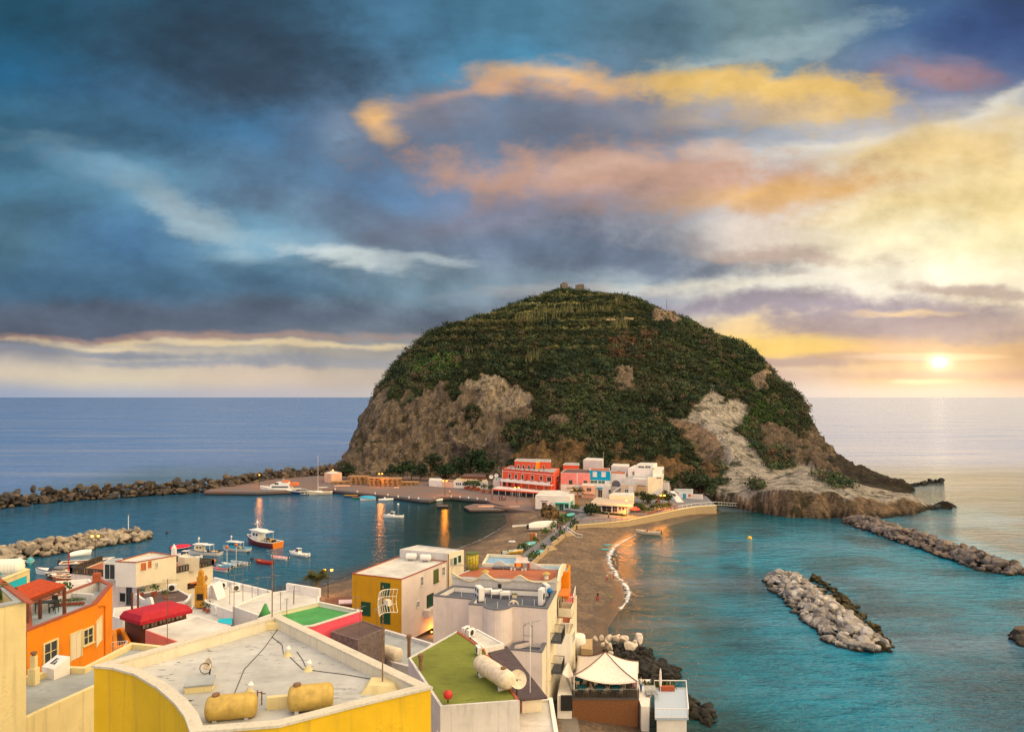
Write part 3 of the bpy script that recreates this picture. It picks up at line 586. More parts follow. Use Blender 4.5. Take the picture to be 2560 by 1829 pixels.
# foam
def foamline(name, line, w, label, sh=1.):
    mm = MATS.get('foam')
    if not mm:
        mm, g = newmat('foam'); e = g.attr('edge', 2)
        n_ = g.noise(g.pos(), .9, 6, .72, dist=.6); n2 = g.noise(g.pos(), 3.2, 4, .7)
        a = g.m('MULTIPLY', g.rmp(g.m('ADD', g.m('MULTIPLY', e, .75), g.m('ADD', g.m('MULTIPLY', g.m('SUBTRACT', n_, .56), 3.4), g.m('MULTIPLY', g.m('SUBTRACT', n2, .5), 1.1))), .02, .75), .9)
        g.bsdf((.82, .86, .92), .7, alpha=a, spec=.2)
    L = [Vector(p) for p in line]; P = []
    for i in range(len(L) - 1):
        for t in np.linspace(0, 1, 9)[:-1]: P.append(L[i].lerp(L[i + 1], t))
    P.append(L[-1]); vs = []; ed = []; n = len(P)
    for i, p in enumerate(P):
        d = (P[min(i + 1, n - 1)] - P[max(i - 1, 0)]).normalized(); s = Vector((d.y, -d.x, 0)); t = i / (n - 1)
        ww = w * (math.sin(PI * min(1, max(0, t))) ** .5 * .9 + .1) * (.7 + .6 * noise.noise(p * .25))
        for j in range(6):
            f = j / 5; vs.append(tuple(p + s * (ww * (f - .35)) + Vector((0, 0, .10 + .1 * math.sin(PI * f))))); ed.append([0, 1.0, .55, .15, -.05, -.5][j] * sh)
    o = npmesh(name, vs, gridfaces(n, 6), mm, True, {'edge': np.array(ed)}); tag(o, label, 'foam', kind='stuff'); return o
foamline('sea_foam', [G('P', x, y, .05) for x, y in [(1590,1336),(1560,1352),(1536,1366),(1523,1380),(1518,1398),(1524,1416),(1537,1437),(1553,1455),(1566,1472),(1569,1490),(1562,1508),(1550,1524)]], 3.8, 'white foam of the wave breaking on the right hand beach')
foamline('sea_foam', [G('P', x, y, .05) for x, y in [(1266,1311),(1240,1329),(1200,1351),(1150,1370),(1060,1392),(960,1420),(860,1447),(740,1478)]][::-1], 1.5, 'thin foam line along the harbour side of the sand neck', .8)
# ------------------------------------------------------------------ boulders of the breakwaters
def rockmat(name, cols):
    m, g = newmat(name); r = g.n('ShaderNodeObjectInfo').outputs['Random']; a = g.attr('tint', 2)
    r = g.m('FRACT', g.m('ADD', r, a)); c = g.ramp(r, [(i / (len(cols) - 1), x) for i, x in enumerate(cols)])
    n_ = g.noise(g.pos(), 1.1, 6, .7); n2 = g.noise(g.pos(), 5., 4, .6)
    c = g.mix(1., c, g.ramp(n_, [(.3, (.5, .5, .52)), (.5, (1, 1, 1)), (.72, (1.45, 1.4, 1.3))]), 'MULTIPLY')
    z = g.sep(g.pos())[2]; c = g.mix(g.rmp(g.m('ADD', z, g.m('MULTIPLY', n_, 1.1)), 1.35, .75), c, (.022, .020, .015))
    g.bsdf(c, .9, nrm=g.bump(g.m('ADD', n_, n2), .5, .15), spec=.2); return m
def rockproto(seed, sq=.75, cut=12):
    bm = bmesh.new(); bmesh.ops.create_icosphere(bm, subdivisions=3, radius=1)
    r = random.Random(seed); s = (r.uniform(.85, 1.25), r.uniform(.7, 1.), r.uniform(.6, .9) * sq / .75)
    pl = []
    for _ in range(cut):
        d = Vector((r.gauss(0, 1), r.gauss(0, 1), r.gauss(0, 1))).normalized(); pl.append((d, r.uniform(.38, .74)))
    for v_ in bm.verts:
        p = v_.co.copy()
        for d, k_ in pl:
            e = p.dot(d) - k_
            if e > 0: p -= d * e * .92
        p *= 1 + .05 * noise.fractal(p * 1.6 + Vector((seed * 3.1, 0, 0)), 1., 2., 3)
        v_.co = Vector((p.x * s[0], p.y * s[1], p.z * s[2]))
    me = bpy.data.meshes.new('boulder'); bm.to_mesh(me); bm.free()
    return me
PROT = [rockproto(i) for i in range(10)]
PV = []
for me in PROT:
    v_ = np.empty(len(me.vertices) * 3, np.float32); me.vertices.foreach_get('co', v_); f_ = np.empty(len(me.polygons) * 3, np.int32); me.polygons.foreach_get('vertices', f_); PV.append((v_.reshape(-1, 3), f_.reshape(-1, 3)))
def rockbank(path, wd, ht, n, size, mat, nthings, label, group, seed, top=None, spread=1.):
    """boulders heaped along a path; the ones that show largest are things, the rest one mass"""
    r = random.Random(seed); L = [Vector((p[0], p[1], 0)) for p in path]; seg = [(L[i + 1] - L[i]).length for i in range(len(L) - 1)]; tot = sum(seg); S = []
    for i in range(n):
        t = (i + r.random()) / n * tot; k = 0
        while k < len(seg) - 1 and t > seg[k]: t -= seg[k]; k += 1
        d = (L[k + 1] - L[k]).normalized(); s = Vector((d.y, -d.x, 0)); f = r.uniform(-1, 1); f = math.copysign(abs(f) ** .8, f)
        end = min(1, .35 + 2.2 * min(sum(seg[:k]) + t, tot - sum(seg[:k]) - t) / (wd * 2 + 1e-6))
        w = wd if not callable(wd) else wd(i / n)
        p = L[k] + d * t + s * (f * w * end); z = ht * (1 - abs(f) ** 1.5) * end * r.uniform(.75, 1.1) - .25
        sz = size * r.lognormvariate(0, .36); sz = min(sz, size * 1.9)
        S.append((p.x, p.y, z, sz, r.randrange(len(PROT)), (r.uniform(-.5, .5), r.uniform(-.5, .5), r.uniform(0, 6.28))))
    for i in range(int(n * .7)):
        t = r.random() * tot; k = 0
        while k < len(seg) - 1 and t > seg[k]: t -= seg[k]; k += 1
        d = (L[k + 1] - L[k]).normalized(); s = Vector((d.y, -d.x, 0)); f = r.uniform(-.75, .75); p = L[k] + d * t + s * (f * wd * .8); S.append((p.x, p.y, ht * (1 - abs(f) ** 1.5) * r.uniform(.1, .6) - .2, size * r.uniform(.75, .95), r.randrange(len(PROT)), (r.uniform(-.5, .5), r.uniform(-.5, .5), r.uniform(0, 6.28))))
    S.sort(key=lambda a: -(a[3] / max(10, a[1])) * (1.0 + .25 * (a[2] / max(ht, .1))))
    rest = S[nthings:]
    for a in S[:nthings]:
        me = PROT[a[4]] if mat is None else RM(PROT[a[4]], a[4], mat)
        o = link(bpy.data.objects.new('boulder', me)); o.location = a[:3]; o.scale = (a[3],) * 3; o.rotation_euler = a[5]; tag(o, label, 'boulder', group)
    vs = []; fs = []; tn = []; k = 0
    from mathutils import Euler
    for a in rest:
        v_, f_ = PV[a[4]]; R_ = np.array(Euler(a[5]).to_matrix()); vs.append(v_ @ R_.T * a[3] + np.array(a[:3])); fs.append(f_ + k); k += len(v_); tn.append(np.full(len(v_), r.random()))
    if rest:
        o = npmesh('boulder_bank', np.concatenate(vs), np.concatenate(fs), mat, False, {'tint': np.concatenate(tn)}); tag(o, 'heaped smaller ' + label, 'boulders', kind='stuff')
    return S
_rm = {}
def RM(me, i, mat):
    if (i, mat.name) not in _rm:
        c = me.copy(); c.materials.clear(); c.materials.append(mat); _rm[(i, mat.name)] = c
    return _rm[(i, mat.name)]
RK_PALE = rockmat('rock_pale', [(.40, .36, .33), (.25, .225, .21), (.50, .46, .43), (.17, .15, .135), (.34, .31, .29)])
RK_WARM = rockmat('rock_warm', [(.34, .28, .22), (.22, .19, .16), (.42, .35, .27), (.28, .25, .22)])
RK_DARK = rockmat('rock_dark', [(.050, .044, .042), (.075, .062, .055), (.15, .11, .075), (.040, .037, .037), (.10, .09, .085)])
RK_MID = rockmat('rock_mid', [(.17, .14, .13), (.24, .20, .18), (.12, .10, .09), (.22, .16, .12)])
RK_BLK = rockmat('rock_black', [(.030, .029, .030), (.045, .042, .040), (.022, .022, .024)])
# right inner breakwater
A_, B_ = G('H', 560, 870, 0), G('H', 1180, 1400, 0)
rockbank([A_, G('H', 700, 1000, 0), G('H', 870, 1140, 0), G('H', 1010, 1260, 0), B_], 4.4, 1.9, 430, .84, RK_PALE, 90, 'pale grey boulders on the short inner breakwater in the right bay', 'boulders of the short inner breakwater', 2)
rockbank([G('H', 800, 880, 0), G('H', 920, 990, 0), G('H', 1060, 1120, 0), G('H', 1230, 1280, 0), G('H', 1290, 1400, 0)], 1.6, 1.0, 110, .6, rockmat('rock_weed', [(.045, .040, .018), (.075, .058, .020), (.055, .045, .03)]), 0, 'dark weedy boulders on the seaward edge of the inner breakwater', '', 3)
# right outer breakwater
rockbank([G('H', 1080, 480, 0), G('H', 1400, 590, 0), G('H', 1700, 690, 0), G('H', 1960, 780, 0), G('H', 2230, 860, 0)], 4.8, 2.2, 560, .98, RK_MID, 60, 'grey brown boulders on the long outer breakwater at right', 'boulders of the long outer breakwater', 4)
rockbank([G('H', 2250, 1340, 0), G('H', 2420, 1330, 0)], 3.0, 2.2, 26, 1.1, RK_DARK, 6, 'dark boulders of the reef cut by the right frame edge', 'boulders at the right frame edge', 14)
# near left mole of pale stones
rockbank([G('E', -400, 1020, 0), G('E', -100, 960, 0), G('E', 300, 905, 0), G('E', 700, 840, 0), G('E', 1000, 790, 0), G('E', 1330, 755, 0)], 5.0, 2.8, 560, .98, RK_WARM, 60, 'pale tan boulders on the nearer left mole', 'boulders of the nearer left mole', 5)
# long left breakwater of dark rounded blocks
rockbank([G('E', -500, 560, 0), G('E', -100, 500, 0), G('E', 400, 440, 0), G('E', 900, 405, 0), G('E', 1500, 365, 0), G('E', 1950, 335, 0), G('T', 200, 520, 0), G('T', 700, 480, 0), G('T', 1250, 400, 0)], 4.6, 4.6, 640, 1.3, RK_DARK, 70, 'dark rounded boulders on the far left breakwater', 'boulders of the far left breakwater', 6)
rockbank([G('T', -300, 590, 0), G('T', 100, 545, 0), G('T', 500, 510, 0), G('T', 1000, 470, 0)], 2.0, 4.2, 110, 1.15, RK_DARK, 0, 'tan boulders behind the moored yachts', '', 16)
# boulders by the restaurant terrace
rockbank([G('R', 1000, 440, 0), G('R', 1300, 400, 0), G('R', 1550, 420, 0)], 3.6, 1.2, 170, .58, RK_BLK, 14, 'black lava boulders beside the restaurant terrace', 'black boulders by the restaurant terrace', 7)
rockbank([G('R', 1150, 560, 0), G('R', 1500, 620, 0), G('R', 1900, 740, 0)], 3.2, 1.2, 190, .6, RK_BLK, 10, 'black lava boulders at the terrace waterline', 'black boulders at the terrace waterline', 8)
rockbank([G('R', 1900, 1000, 0), G('R', 2200, 1150, 0), G('R', 2300, 1350, 0)], 1.6, .8, 30, .7, RK_BLK, 0, 'black lava boulders below the blue terrace', '', 18)
RK_CREAM = rockmat('rock_cream', [(.62, .54, .46), (.55, .46, .38), (.68, .60, .54)])
for x, y, s in [(800,200,.75),(890,190,.75),(985,195,.95),(1050,180,.6),(1095,215,.85),(1200,200,1.15),(1380,190,1.2),(1270,305,1.35),(905,265,.6),(950,245,.55),(1000,310,.8),(1010,395,.6),(1110,165,.6),(1340,270,.9)]:
    p = G('R', x, y, 1.3); o = link(bpy.data.objects.new('boulder', RM(PROT[int(x) % 10], int(x) % 10, RK_CREAM))); o.location = p; o.scale = (s * .78,) * 3; o.rotation_euler = (x, y * .3, x * .7)
    tag(o, 'cream boulder among black rocks at the foot of the beach', 'boulder', 'cream boulders at the beach foot')
# skerries and shore blocks around the island
rockbank([G('J', 1250, 1200, 1), G('J', 1450, 1290, 1), G('J', 1680, 1350, 0)], 3., 1.6, 90, 1.0, RK_DARK, 16, 'dark sea worn boulder below the right cliff', 'dark boulders below the right cliff', 9)
rockbank([G('J', 1720, 1350, 0), G('J', 1960, 1320, 0)], 2.6, .8, 16, 1.3, RK_BLK, 6, 'low black skerry awash off the right point', 'low black skerries off the right point', 10)
rockbank([G('J', 1900, 1500, 0), G('J', 2000, 1475, 0)], 2., .8, 12, 1.1, RK_DARK, 5, 'dark boulder off the tip of the pale headland', 'dark boulders off the pale headland', 11)
rockbank([D('I', 60, 1400, 330), D('I', 120, 1340, 335), D('I', 200, 1420, 322)], 3., 3., 40, 1.8, RK_DARK, 8, 'dark boulder at the left foot of the cliff', 'dark boulders at the left foot of the cliff', 12)
# ------------------------------------------------------------------ building kit
WHITE = plaster('white_plaster', (.80, .76, .73), .22); WARMW = plaster('cream_and_lit_plaster', (.78, .69, .52), .2); GREYW = plaster('worn_white', (.62, .60, .60), .6, sc=1.6)  # WARMW: cream walls, and warm light put into right sides of white ones
CREAM = plaster('butter_plaster', (.74, .62, .33), .45); YEL = plaster('yellow_plaster', (.78, .48, .018), .5); MUST = plaster('mustard_plaster', (.60, .30, .012), .35)
ORNG = plaster('orange_plaster', (.82, .25, .010), .35); PINK = plaster('pink_plaster', (.78, .26, .24), .2); ROSE = plaster('rose_plaster', (.80, .10, .16), .15); PALEP = plaster('pale_pink_plaster', (.76, .655, .62), .25)
TURQ = plaster('turquoise_plaster', (.02, .48, .62), .15); BLUE = plaster('blue_plaster', (.00, .34, .62), .12); CORAL = plaster('coral_plaster', (.80, .115, .055), .15); PEACH = plaster('peach_plaster', (.80, .48, .34), .2)
STONE = plaster('tuff_wall', (.46, .34, .20), .6, sc=2.5, bump=.7); TERRA = flat('terracotta', (.36, .085, .035), .8, var=.25, sc=6); RUST = flat('rust_edge', (.30, .075, .04), .7, sc=8)
R_WHITE = roofing('roof_white', (.52, .52, .51), amt=1.); R_GREY = roofing('roof_grey', (.36, .385, .40), amt=.5); R_PALE = roofing('roof_pale', (.64, .62, .58), amt=.75, cracks=False)
R_GREEN = roofing('roof_green', (.08, .32, .10), stain=(.06, .20, .06), amt=.9, cracks=False); R_MOSS = roofing('roof_moss', (.19, .215, .042), stain=(.05, .065, .016), amt=1.); R_DARK = roofing('roof_dark', (.105, .115, .15), amt=.3, cracks=False)
R_BLUE = roofing('roof_blue', (.24, .40, .58), amt=.35, cracks=False); R_TILE = roofing('terrace_tile', (.42, .14, .075), stain=(.15, .07, .05), amt=.5, cracks=False); R_WET = roofing('roof_wet', (.36, .43, .50), amt=.6, wet=1)
R_BRN = roofing('roof_brown', (.13, .085, .08), amt=.5); SLATE = flat('slate_coping', (.11, .115, .14), .7, sc=5)
GRN_S = flat('green_shutter', (.012, .075, .045), .5); OLV_S = flat('olive_shutter', (.10, .13, .03), .5); BRN_S = flat('brown_shutter', (.10, .03, .02), .5); DRK = flat('dark_interior', (.018, .018, .02), .4); ORG_S = flat('orange_shutter', (.55, .14, .03), .5)
WFRM = flat('white_frame', (.78, .74, .70), .5, var=.05); TEAL_F = flat('teal_frame', (.02, .42, .36), .5); WOODB = flat('brown_wood', (.14, .045, .022), .6, sc=7, var=.35); WOODT = flat('tan_wood', (.36, .20, .09), .75, sc=6, var=.4)
METAL = flat('grey_metal', (.33, .33, .33), .45, .6); IRON = flat('dark_iron', (.035, .033, .032), .5, .3); PVC = flat('white_pvc', (.80, .78, .76), .35, var=.04); GALV = flat('galvanised', (.55, .58, .62), .35, .7, var=.2); RUSTM = flat('rusty_pole', (.20, .11, .06), .8, sc=12, var=.6)
OCHT = flat('ochre_tank', (.50, .34, .08), .55, sc=2.5, var=.25); CREAMT = flat('cream_tank', (.70, .60, .46), .5, sc=3, var=.2); REDC = flat('red_canvas', (.42, .010, .025), .7, var=.2, bump=.4); CANV = flat('white_canvas', (.80, .72, .66), .8, var=.08)
BLUEP = flat('blue_plastic', (.01, .17, .45), .4); DARKT = flat('teal_cloth', (.01, .15, .20), .8); REDP = flat('red_paint', (.55, .03, .02), .45); YELP = flat('yellow_paint', (.80, .48, .03), .45); GRNP = flat('green_paint', (.02, .25, .12), .45); NAVY = flat('navy_paint', (.02, .05, .14), .4); SKYP = flat('sky_paint', (.03, .32, .55), .45)
def glassmat():
    m, g = newmat('window_glass'); g.bsdf(g.mix(g.noise(g.pos(), .7, 2), (.015, .02, .025), (.05, .07, .085)), .08, spec=.6); return m
GLASS = glassmat()
def inset(poly, d):
    n = len(poly); A = sum(poly[i][0] * poly[(i + 1) % n][1] - poly[(i + 1) % n][0] * poly[i][1] for i in range(n)); sg = 1 if A > 0 else -1; out = []
    for i in range(n):
        p0, p1, p2 = Vector(poly[i - 1][:2]), Vector(poly[i][:2]), Vector(poly[(i + 1) % n][:2]); a = (p1 - p0).normalized(); b = (p2 - p1).normalized()
        na = Vector((-a.y, a.x)) * sg; nb = Vector((-b.y, b.x)) * sg; k = (na + nb); L = k.length
        k = k / L if L > 1e-6 else na; out.append(p1 + k * (d / max(.35, k.dot(na))))
    return out
class Face:
    def __init__(s, A, B, C):
        s.A, s.B = Vector(A[:2]), Vector(B[:2]); s.L = (s.B - s.A).length; s.d = (s.B - s.A) / s.L; n = Vector((s.d.y, -s.d.x))
        if n.dot(Vector(C) - s.A) > 0: n = -n
        s.n = n
    def hit(s, c, x, y):
        px, py = q(c, x, y); r = Vector(((px - 1280) / F, 1.)); t = s.A.dot(s.n) / r.dot(s.n); return ((r * t - s.A).dot(s.d), H - (py - HZ) / F * t)
    def pt(s, u, z, o=0.):
        p = s.A + s.d * u + s.n * o; return Vector((p.x, p.y, z))
    def box(s, mb, u0, u1, z0, z1, o0, o1):
        lo = [s.pt(u0, z0, o0), s.pt(u1, z0, o0), s.pt(u1, z0, o1), s.pt(u0, z0, o1)]; hi = [Vector((p.x, p.y, z1)) for p in lo]; return mb.hexa(lo, hi)
    def rect(s, c, r):
        x0, y0, x1, y1 = r; ym, xm = (y0 + y1) / 2, (x0 + x1) / 2; u0, u1 = s.hit(c, x0, ym)[0], s.hit(c, x1, ym)[0]
        return min(u0, u1), max(u0, u1), s.hit(c, xm, y1)[1], s.hit(c, xm, y0)[1]
def house(name, label, poly, zt, zb, wall, roof, par=.35, pt=.22, mats=None, cope=None, group=None, cat='house', inner=None):
    """flat-roofed block: walls per side, recessed roof slab, parapet, coping"""
    P = [Vector(p[:2]) for p in poly]; n = len(P); cen = sum(P, Vector((0, 0))) / n; root = thing(name, label, cat, (cen.x, cen.y, zb), group)
    In = inset(P, pt); groups = {}
    for i in range(n): groups.setdefault((mats or {}).get(i, wall).name, []).append(i)
    for mn, es in groups.items():
        mb = MB()
        for i in es:
            a, b, c, d = P[i], P[(i + 1) % n], In[(i + 1) % n], In[i]
            mb.quad((a.x, a.y, zb), (b.x, b.y, zb), (b.x, b.y, zt), (a.x, a.y, zt)); mb.quad((a.x, a.y, zt), (b.x, b.y, zt), (c.x, c.y, zt), (d.x, d.y, zt))
            if inner is None: mb.quad((d.x, d.y, zt), (c.x, c.y, zt), (c.x, c.y, zt - par - .1), (d.x, d.y, zt - par - .1))
        o = mb.build('wall', MATS[mn], root)
    if inner:
        mb = MB()
        for i in range(n): c, d = In[(i + 1) % n], In[i]; mb.quad((d.x, d.y, zt), (c.x, c.y, zt), (c.x, c.y, zt - par - .1), (d.x, d.y, zt - par - .1))
        mb.build('parapet_lining', inner, root)
    mb = MB(); mb.quad(*[(p.x, p.y, zt - par) for p in inset(P, pt * .5)]); mb.build('roof', roof, root)
    if cope:
        mb = MB(); Ou = inset(P, -.05); I2 = inset(P, pt + .03)
        for i in range(n):
            j = (i + 1) % n; lo = [(Ou[i].x, Ou[i].y, zt + .004), (Ou[j].x, Ou[j].y, zt + .004), (I2[j].x, I2[j].y, zt + .004), (I2[i].x, I2[i].y, zt + .004)]
            mb.hexa(lo, [(a, b, zt + .09) for a, b, _ in lo])
        mb.build('coping', cope, root)
    root_faces = [Face(P[i], P[(i + 1) % n], cen) for i in range(n)]
    return root, root_faces
def win(root, f, c, r, kind='shutter', mat=None, frm=WFRM, name='window', mull=1, sill=True):
    u0, u1, z0, z1 = f.rect(c, r); w = u1 - u0; t = min(.12, w * .14)
    mb = MB(); f.box(mb, u0 - t, u0, z0, z1 + t, 0, .07); f.box(mb, u1, u1 + t, z0, z1 + t, 0, .07); f.box(mb, u0, u1, z1, z1 + t, 0, .07)
    if sill and name == 'window': f.box(mb, u0 - t * 1.3, u1 + t * 1.3, z0 - t, z0, 0, .14)
    fr = mb.build(name, frm, root)
    mb = MB()
    if kind == 'shutter':
        um = (u0 + u1) / 2
        for a, b in ((u0, um - .012), (um + .012, u1)):
            f.box(mb, a, b, z0, z1, .0, .03); k = max(3, int((z1 - z0) / .16))
            for i in range(k): zz = z0 + (i + .5) * (z1 - z0) / k; f.box(mb, a + .05, b - .05, zz - .03, zz + .02, .03, .055)
        mb.build('shutter', mat or GRN_S, fr)
    else:
        f.box(mb, u0, u1, z0, z1, -.02, .012); mb.build('pane', mat or GLASS, fr); mb = MB()
        for i in range(1, mull + 1): um = u0 + (u1 - u0) * i / (mull + 1); f.box(mb, um - .03, um + .03, z0, z1, .012, .05)
        f.box(mb, u0, u1, (z0 + z1) / 2 - .02, (z0 + z1) / 2 + .02, .012, .045); mb.build('glazing_bar', frm, fr)
    return fr
def rail(root, pts, h, mat, step=.16, bw=.03, name='railing', posts=True):
    mb = MB(); P = [Vector(p) for p in pts]
    for a, b in zip(P, P[1:]):
        L = (b - a).length; mb.bar(a + Vector((0, 0, h)), b + Vector((0, 0, h)), bw * 1.6); mb.bar(a + Vector((0, 0, .08)), b + Vector((0, 0, .08)), bw * 1.2)
        k = max(1, int(L / step))
        for i in range(k + 1): p = a.lerp(b, i / k); mb.bar(p, p + Vector((0, 0, h)), bw)
    return mb.build(name, mat, root)
def profile_wall(root, f, c, pts, zb, thick, mat, off=0., name='parapet', capmat=None):
    """wall whose wavy top was surveyed on its own plane"""
    U = [f.hit(c, x, y) for x, y in pts]; P = []
    for i in range(len(U) - 1):
        p0, p1, p2, p3 = U[max(i - 1, 0)], U[i], U[i + 1], U[min(i + 2, len(U) - 1)]
        for k in range(5):
            t = k / 5; P.append(tuple(.5 * (2 * p1[a] + (p2[a] - p0[a]) * t + (2 * p0[a] - 5 * p1[a] + 4 * p2[a] - p3[a]) * t * t + (3 * p1[a] - p0[a] - 3 * p2[a] + p3[a]) * t ** 3) for a in (0, 1)))
    P.append(U[-1]); mb = MB()
    for (u0, z0), (u1, z1) in zip(P, P[1:]):
        lo = [f.pt(u0, zb, off), f.pt(u1, zb, off), f.pt(u1, zb, off + thick), f.pt(u0, zb, off + thick)]; hi = [f.pt(u0, z0, off), f.pt(u1, z1, off), f.pt(u1, z1, off + thick), f.pt(u0, z0, off + thick)]
        mb.hexa(lo, hi)
    o = mb.build(name, mat, root)
    if capmat:
        mb = MB()
        for (u0, z0), (u1, z1) in zip(P, P[1:]): mb.bar(f.pt(u0, z0 + .03, off + thick / 2), f.pt(u1, z1 + .03, off + thick / 2), thick + .08, .07)
        mb.build('coping', capmat, root)
    return o
def tank(name, label, c, L, r, ang, mat, group=None, legs=None, hatch=True, cat='water tank'):
    """horizontal cylinder with domed ends, strap bands, hatch and saddle feet"""
    c = Vector(c); t = thing(name, label, cat, (c.x, c.y, c.z - r - .15), group); d = Vector((math.cos(ang), math.sin(ang), 0))
    mb = MB(); k = [(-.5, .02), (-.495, .55), (-.47, .82), (-.42, .97), (-.38, 1), (.38, 1), (.42, .97), (.47, .82), (.495, .55), (.5, .02)]
    mb.tube([c + d * (L * a) for a, b in k], [r * b for a, b in k], 20); mb.build('barrel', mat, t, True)
    mb = MB()
    for a in (-.28, 0, .28): mb.tube([c + d * (L * a - .025), c + d * (L * a + .025)], r * 1.018, 20)
    mb.build('band', mat, t)
    if hatch: mb = MB(); mb.tube([c + d * (-L * .3) + Vector((0, 0, r * .97)), c + d * (-L * .3) + Vector((0, 0, r * 1.16))], r * .3, 14); mb.build('hatch', RUSTM, t)
    s = Vector((-d.y, d.x, 0))
    for a in (-.3, .3):
        mb = MB(); mb.box(c + d * (L * a) - Vector((0, 0, r + .02)), (.14, r * 1.3, .3), ang); mb.build('saddle', GREYW, t)
    return t
def antenna(name, label, base, h, kind='yagi', ang=0., group='rooftop aerials', mat=None):
    b = Vector(base); t = thing(name, label, 'aerial', b, group); mb = MB(); mb.tube([b, b + Vector((.02, 0, h))], .028, 6); mb.build('mast', mat or RUSTM, t)
    d = Vector((math.cos(ang), math.sin(ang), 0)); s = Vector((-d.y, d.x, 0)); mb = MB()
    if kind == 'yagi':
        for zz, n, L in ((h - .1, 7, 1.3), (h * .72, 5, .9)):
            o = b + Vector((0, 0, zz)); mb.bar(o - d * L * .3, o + d * L * .7, .022)
            for i in range(n): p = o + d * (L * (i / (n - 1) - .3)); w = .32 - .02 * i; mb.bar(p - s * w, p + s * w, .012)
        mb.build('boom', METAL, t)
    elif kind == 'grid':
        o = b + Vector((0, 0, h - .55)) + d * .1
        for i in range(-4, 5): y = i * .1; mb.tube([o + s * y + d * (.35 * (y / .45) ** 2 + .12 * (zz / .45) ** 2) + Vector((0, 0, zz)) for zz in (-.45, -.2, 0, .2, .45)], .014, 4)
        for zz in (-.45, -.15, .15, .45): mb.tube([o + s * y + d * (.35 * (y / .45) ** 2 + .12 * (zz / .45) ** 2) + Vector((0, 0, zz)) for y in (-.4, -.2, 0, .2, .4)], .016, 4)
        mb.build('grid_dish', CREAMT, t); mb = MB(); mb.box(o + d * .35, (.3, .16, .2), ang); mb.build('receiver', CREAMT, t)
    else:
        mb.bar(b + Vector((0, 0, h - .15)) - s * .55, b + Vector((0, 0, h - .15)) + s * .55, .02)
        for i in (-.5, -.2, .2, .5): mb.bar(b + Vector((0, 0, h - .15)) + s * i - d * .25, b + Vector((0, 0, h - .15)) + s * i + d * .25, .012)
        mb.build('boom', METAL, t)
    return t
def plant(name, label, p, r, h=.0, tint=(.045, .085, .022), pot=True, group=None, n=70, seed=None, cat='plant'):
    p = Vector(p); t = thing(name, label, cat, p, group); z = 0
    if pot: mb = MB(); mb.tube([p, p + Vector((0, 0, r * .7))], [r * .42, r * .58], 12); mb.build('pot', TERRA, t); z = r * .7
    o = clumps('foliage', np.array([[0, 0, z + r * .55 + h]]), np.array([r]), np.array([tint]), n, r * .42, LEAF, .95, seed or int(abs(p.x * 97 + p.y * 13)) + 1); o.parent = t
    if h: mb = MB(); mb.tube([p, p + Vector((.05, 0, z + h + r * .3))], [.05 + .03 * r, .03], 6); mb.build('stem', WOODB, t)
    return t
def palm(label, p, h, r, n=26, seed=3):
    p = Vector(p); t = thing('palm_tree', label, 'palm tree', p); R = random.Random(seed); mb = MB()
    mb.tube([p + Vector((.05 * math.sin(i), 0, h * i / 6)) for i in range(7)], [.30, .24, .22, .21, .22, .26, .20], 9); mb.build('trunk', WOODT, t)
    vs = []; fs = []; tn = []
    for i in range(n):
        a = i * 2.4; el = R.uniform(-.35, 1.25); L = r * R.uniform(.85, 1.15); d = Vector((math.cos(a), math.sin(a), 0)); s = Vector((-d.y, d.x, 0)); c = Vector((0, 0, h)); prev = None
        for k in range(9):
            f = k / 8; q0 = c + d * (L * f * math.cos(el) * (1 - .12 * f)) + Vector((0, 0, L * (f * math.sin(el) - .62 * f * f)))
            if prev is not None:
                for sgn in (-1, 1):
                    for jj in (0, .5):
                        b0 = prev.lerp(q0, jj); w = L * .30 * math.sin(PI * min(1, .15 + f * .85)) ; tip = b0 + s * (sgn * w) + d * (w * .55) + Vector((0, 0, -w * .35)); k0 = len(vs)
                        vs += [b0, b0 + d * (L * .035), tip + d * .03, tip]; fs.append((k0, k0 + 1, k0 + 2, k0 + 3)); tn += [(.085 * R.uniform(.6, 1.3), .085 * R.uniform(.7, 1.2), .020)] * 4
            prev = q0
    o = npmesh('crown', [tuple(v_) for v_ in vs], fs, LEAF, False, {'tint': np.array(tn)}); o.parent = t; return t
def acunit(label, p, ang=0., s=1., fans=1, group='air conditioners', h=None):
    p = Vector(p); hh = h or .62 * s; t = thing('air_conditioner', label, 'air conditioner', p, group); mb = MB(); mb.box(p + Vector((0, 0, hh / 2 + .06)), (.34 * s, .85 * s, hh), ang); mb.build('casing', PVC, t, bevel=.02)
    d = Vector((math.cos(ang), math.sin(ang), 0)); sv = Vector((-d.y, d.x, 0)); mb = MB()
    for i in range(fans):
        zc = hh * (i + .5) / fans + .06
        for m_ in ((-.2, .2) if fans > 1 else (0,)):
            c = p + Vector((0, 0, zc)) + sv * (m_ * s)
            for sg in (1, -1): mb.tube([c + d * (sg * .165 * s), c + d * (sg * .185 * s)], min(.26 * s, hh / fans * .4) * (.75 if fans > 1 else 1), 14)
    mb.build('fan_grille', IRON, t); return t
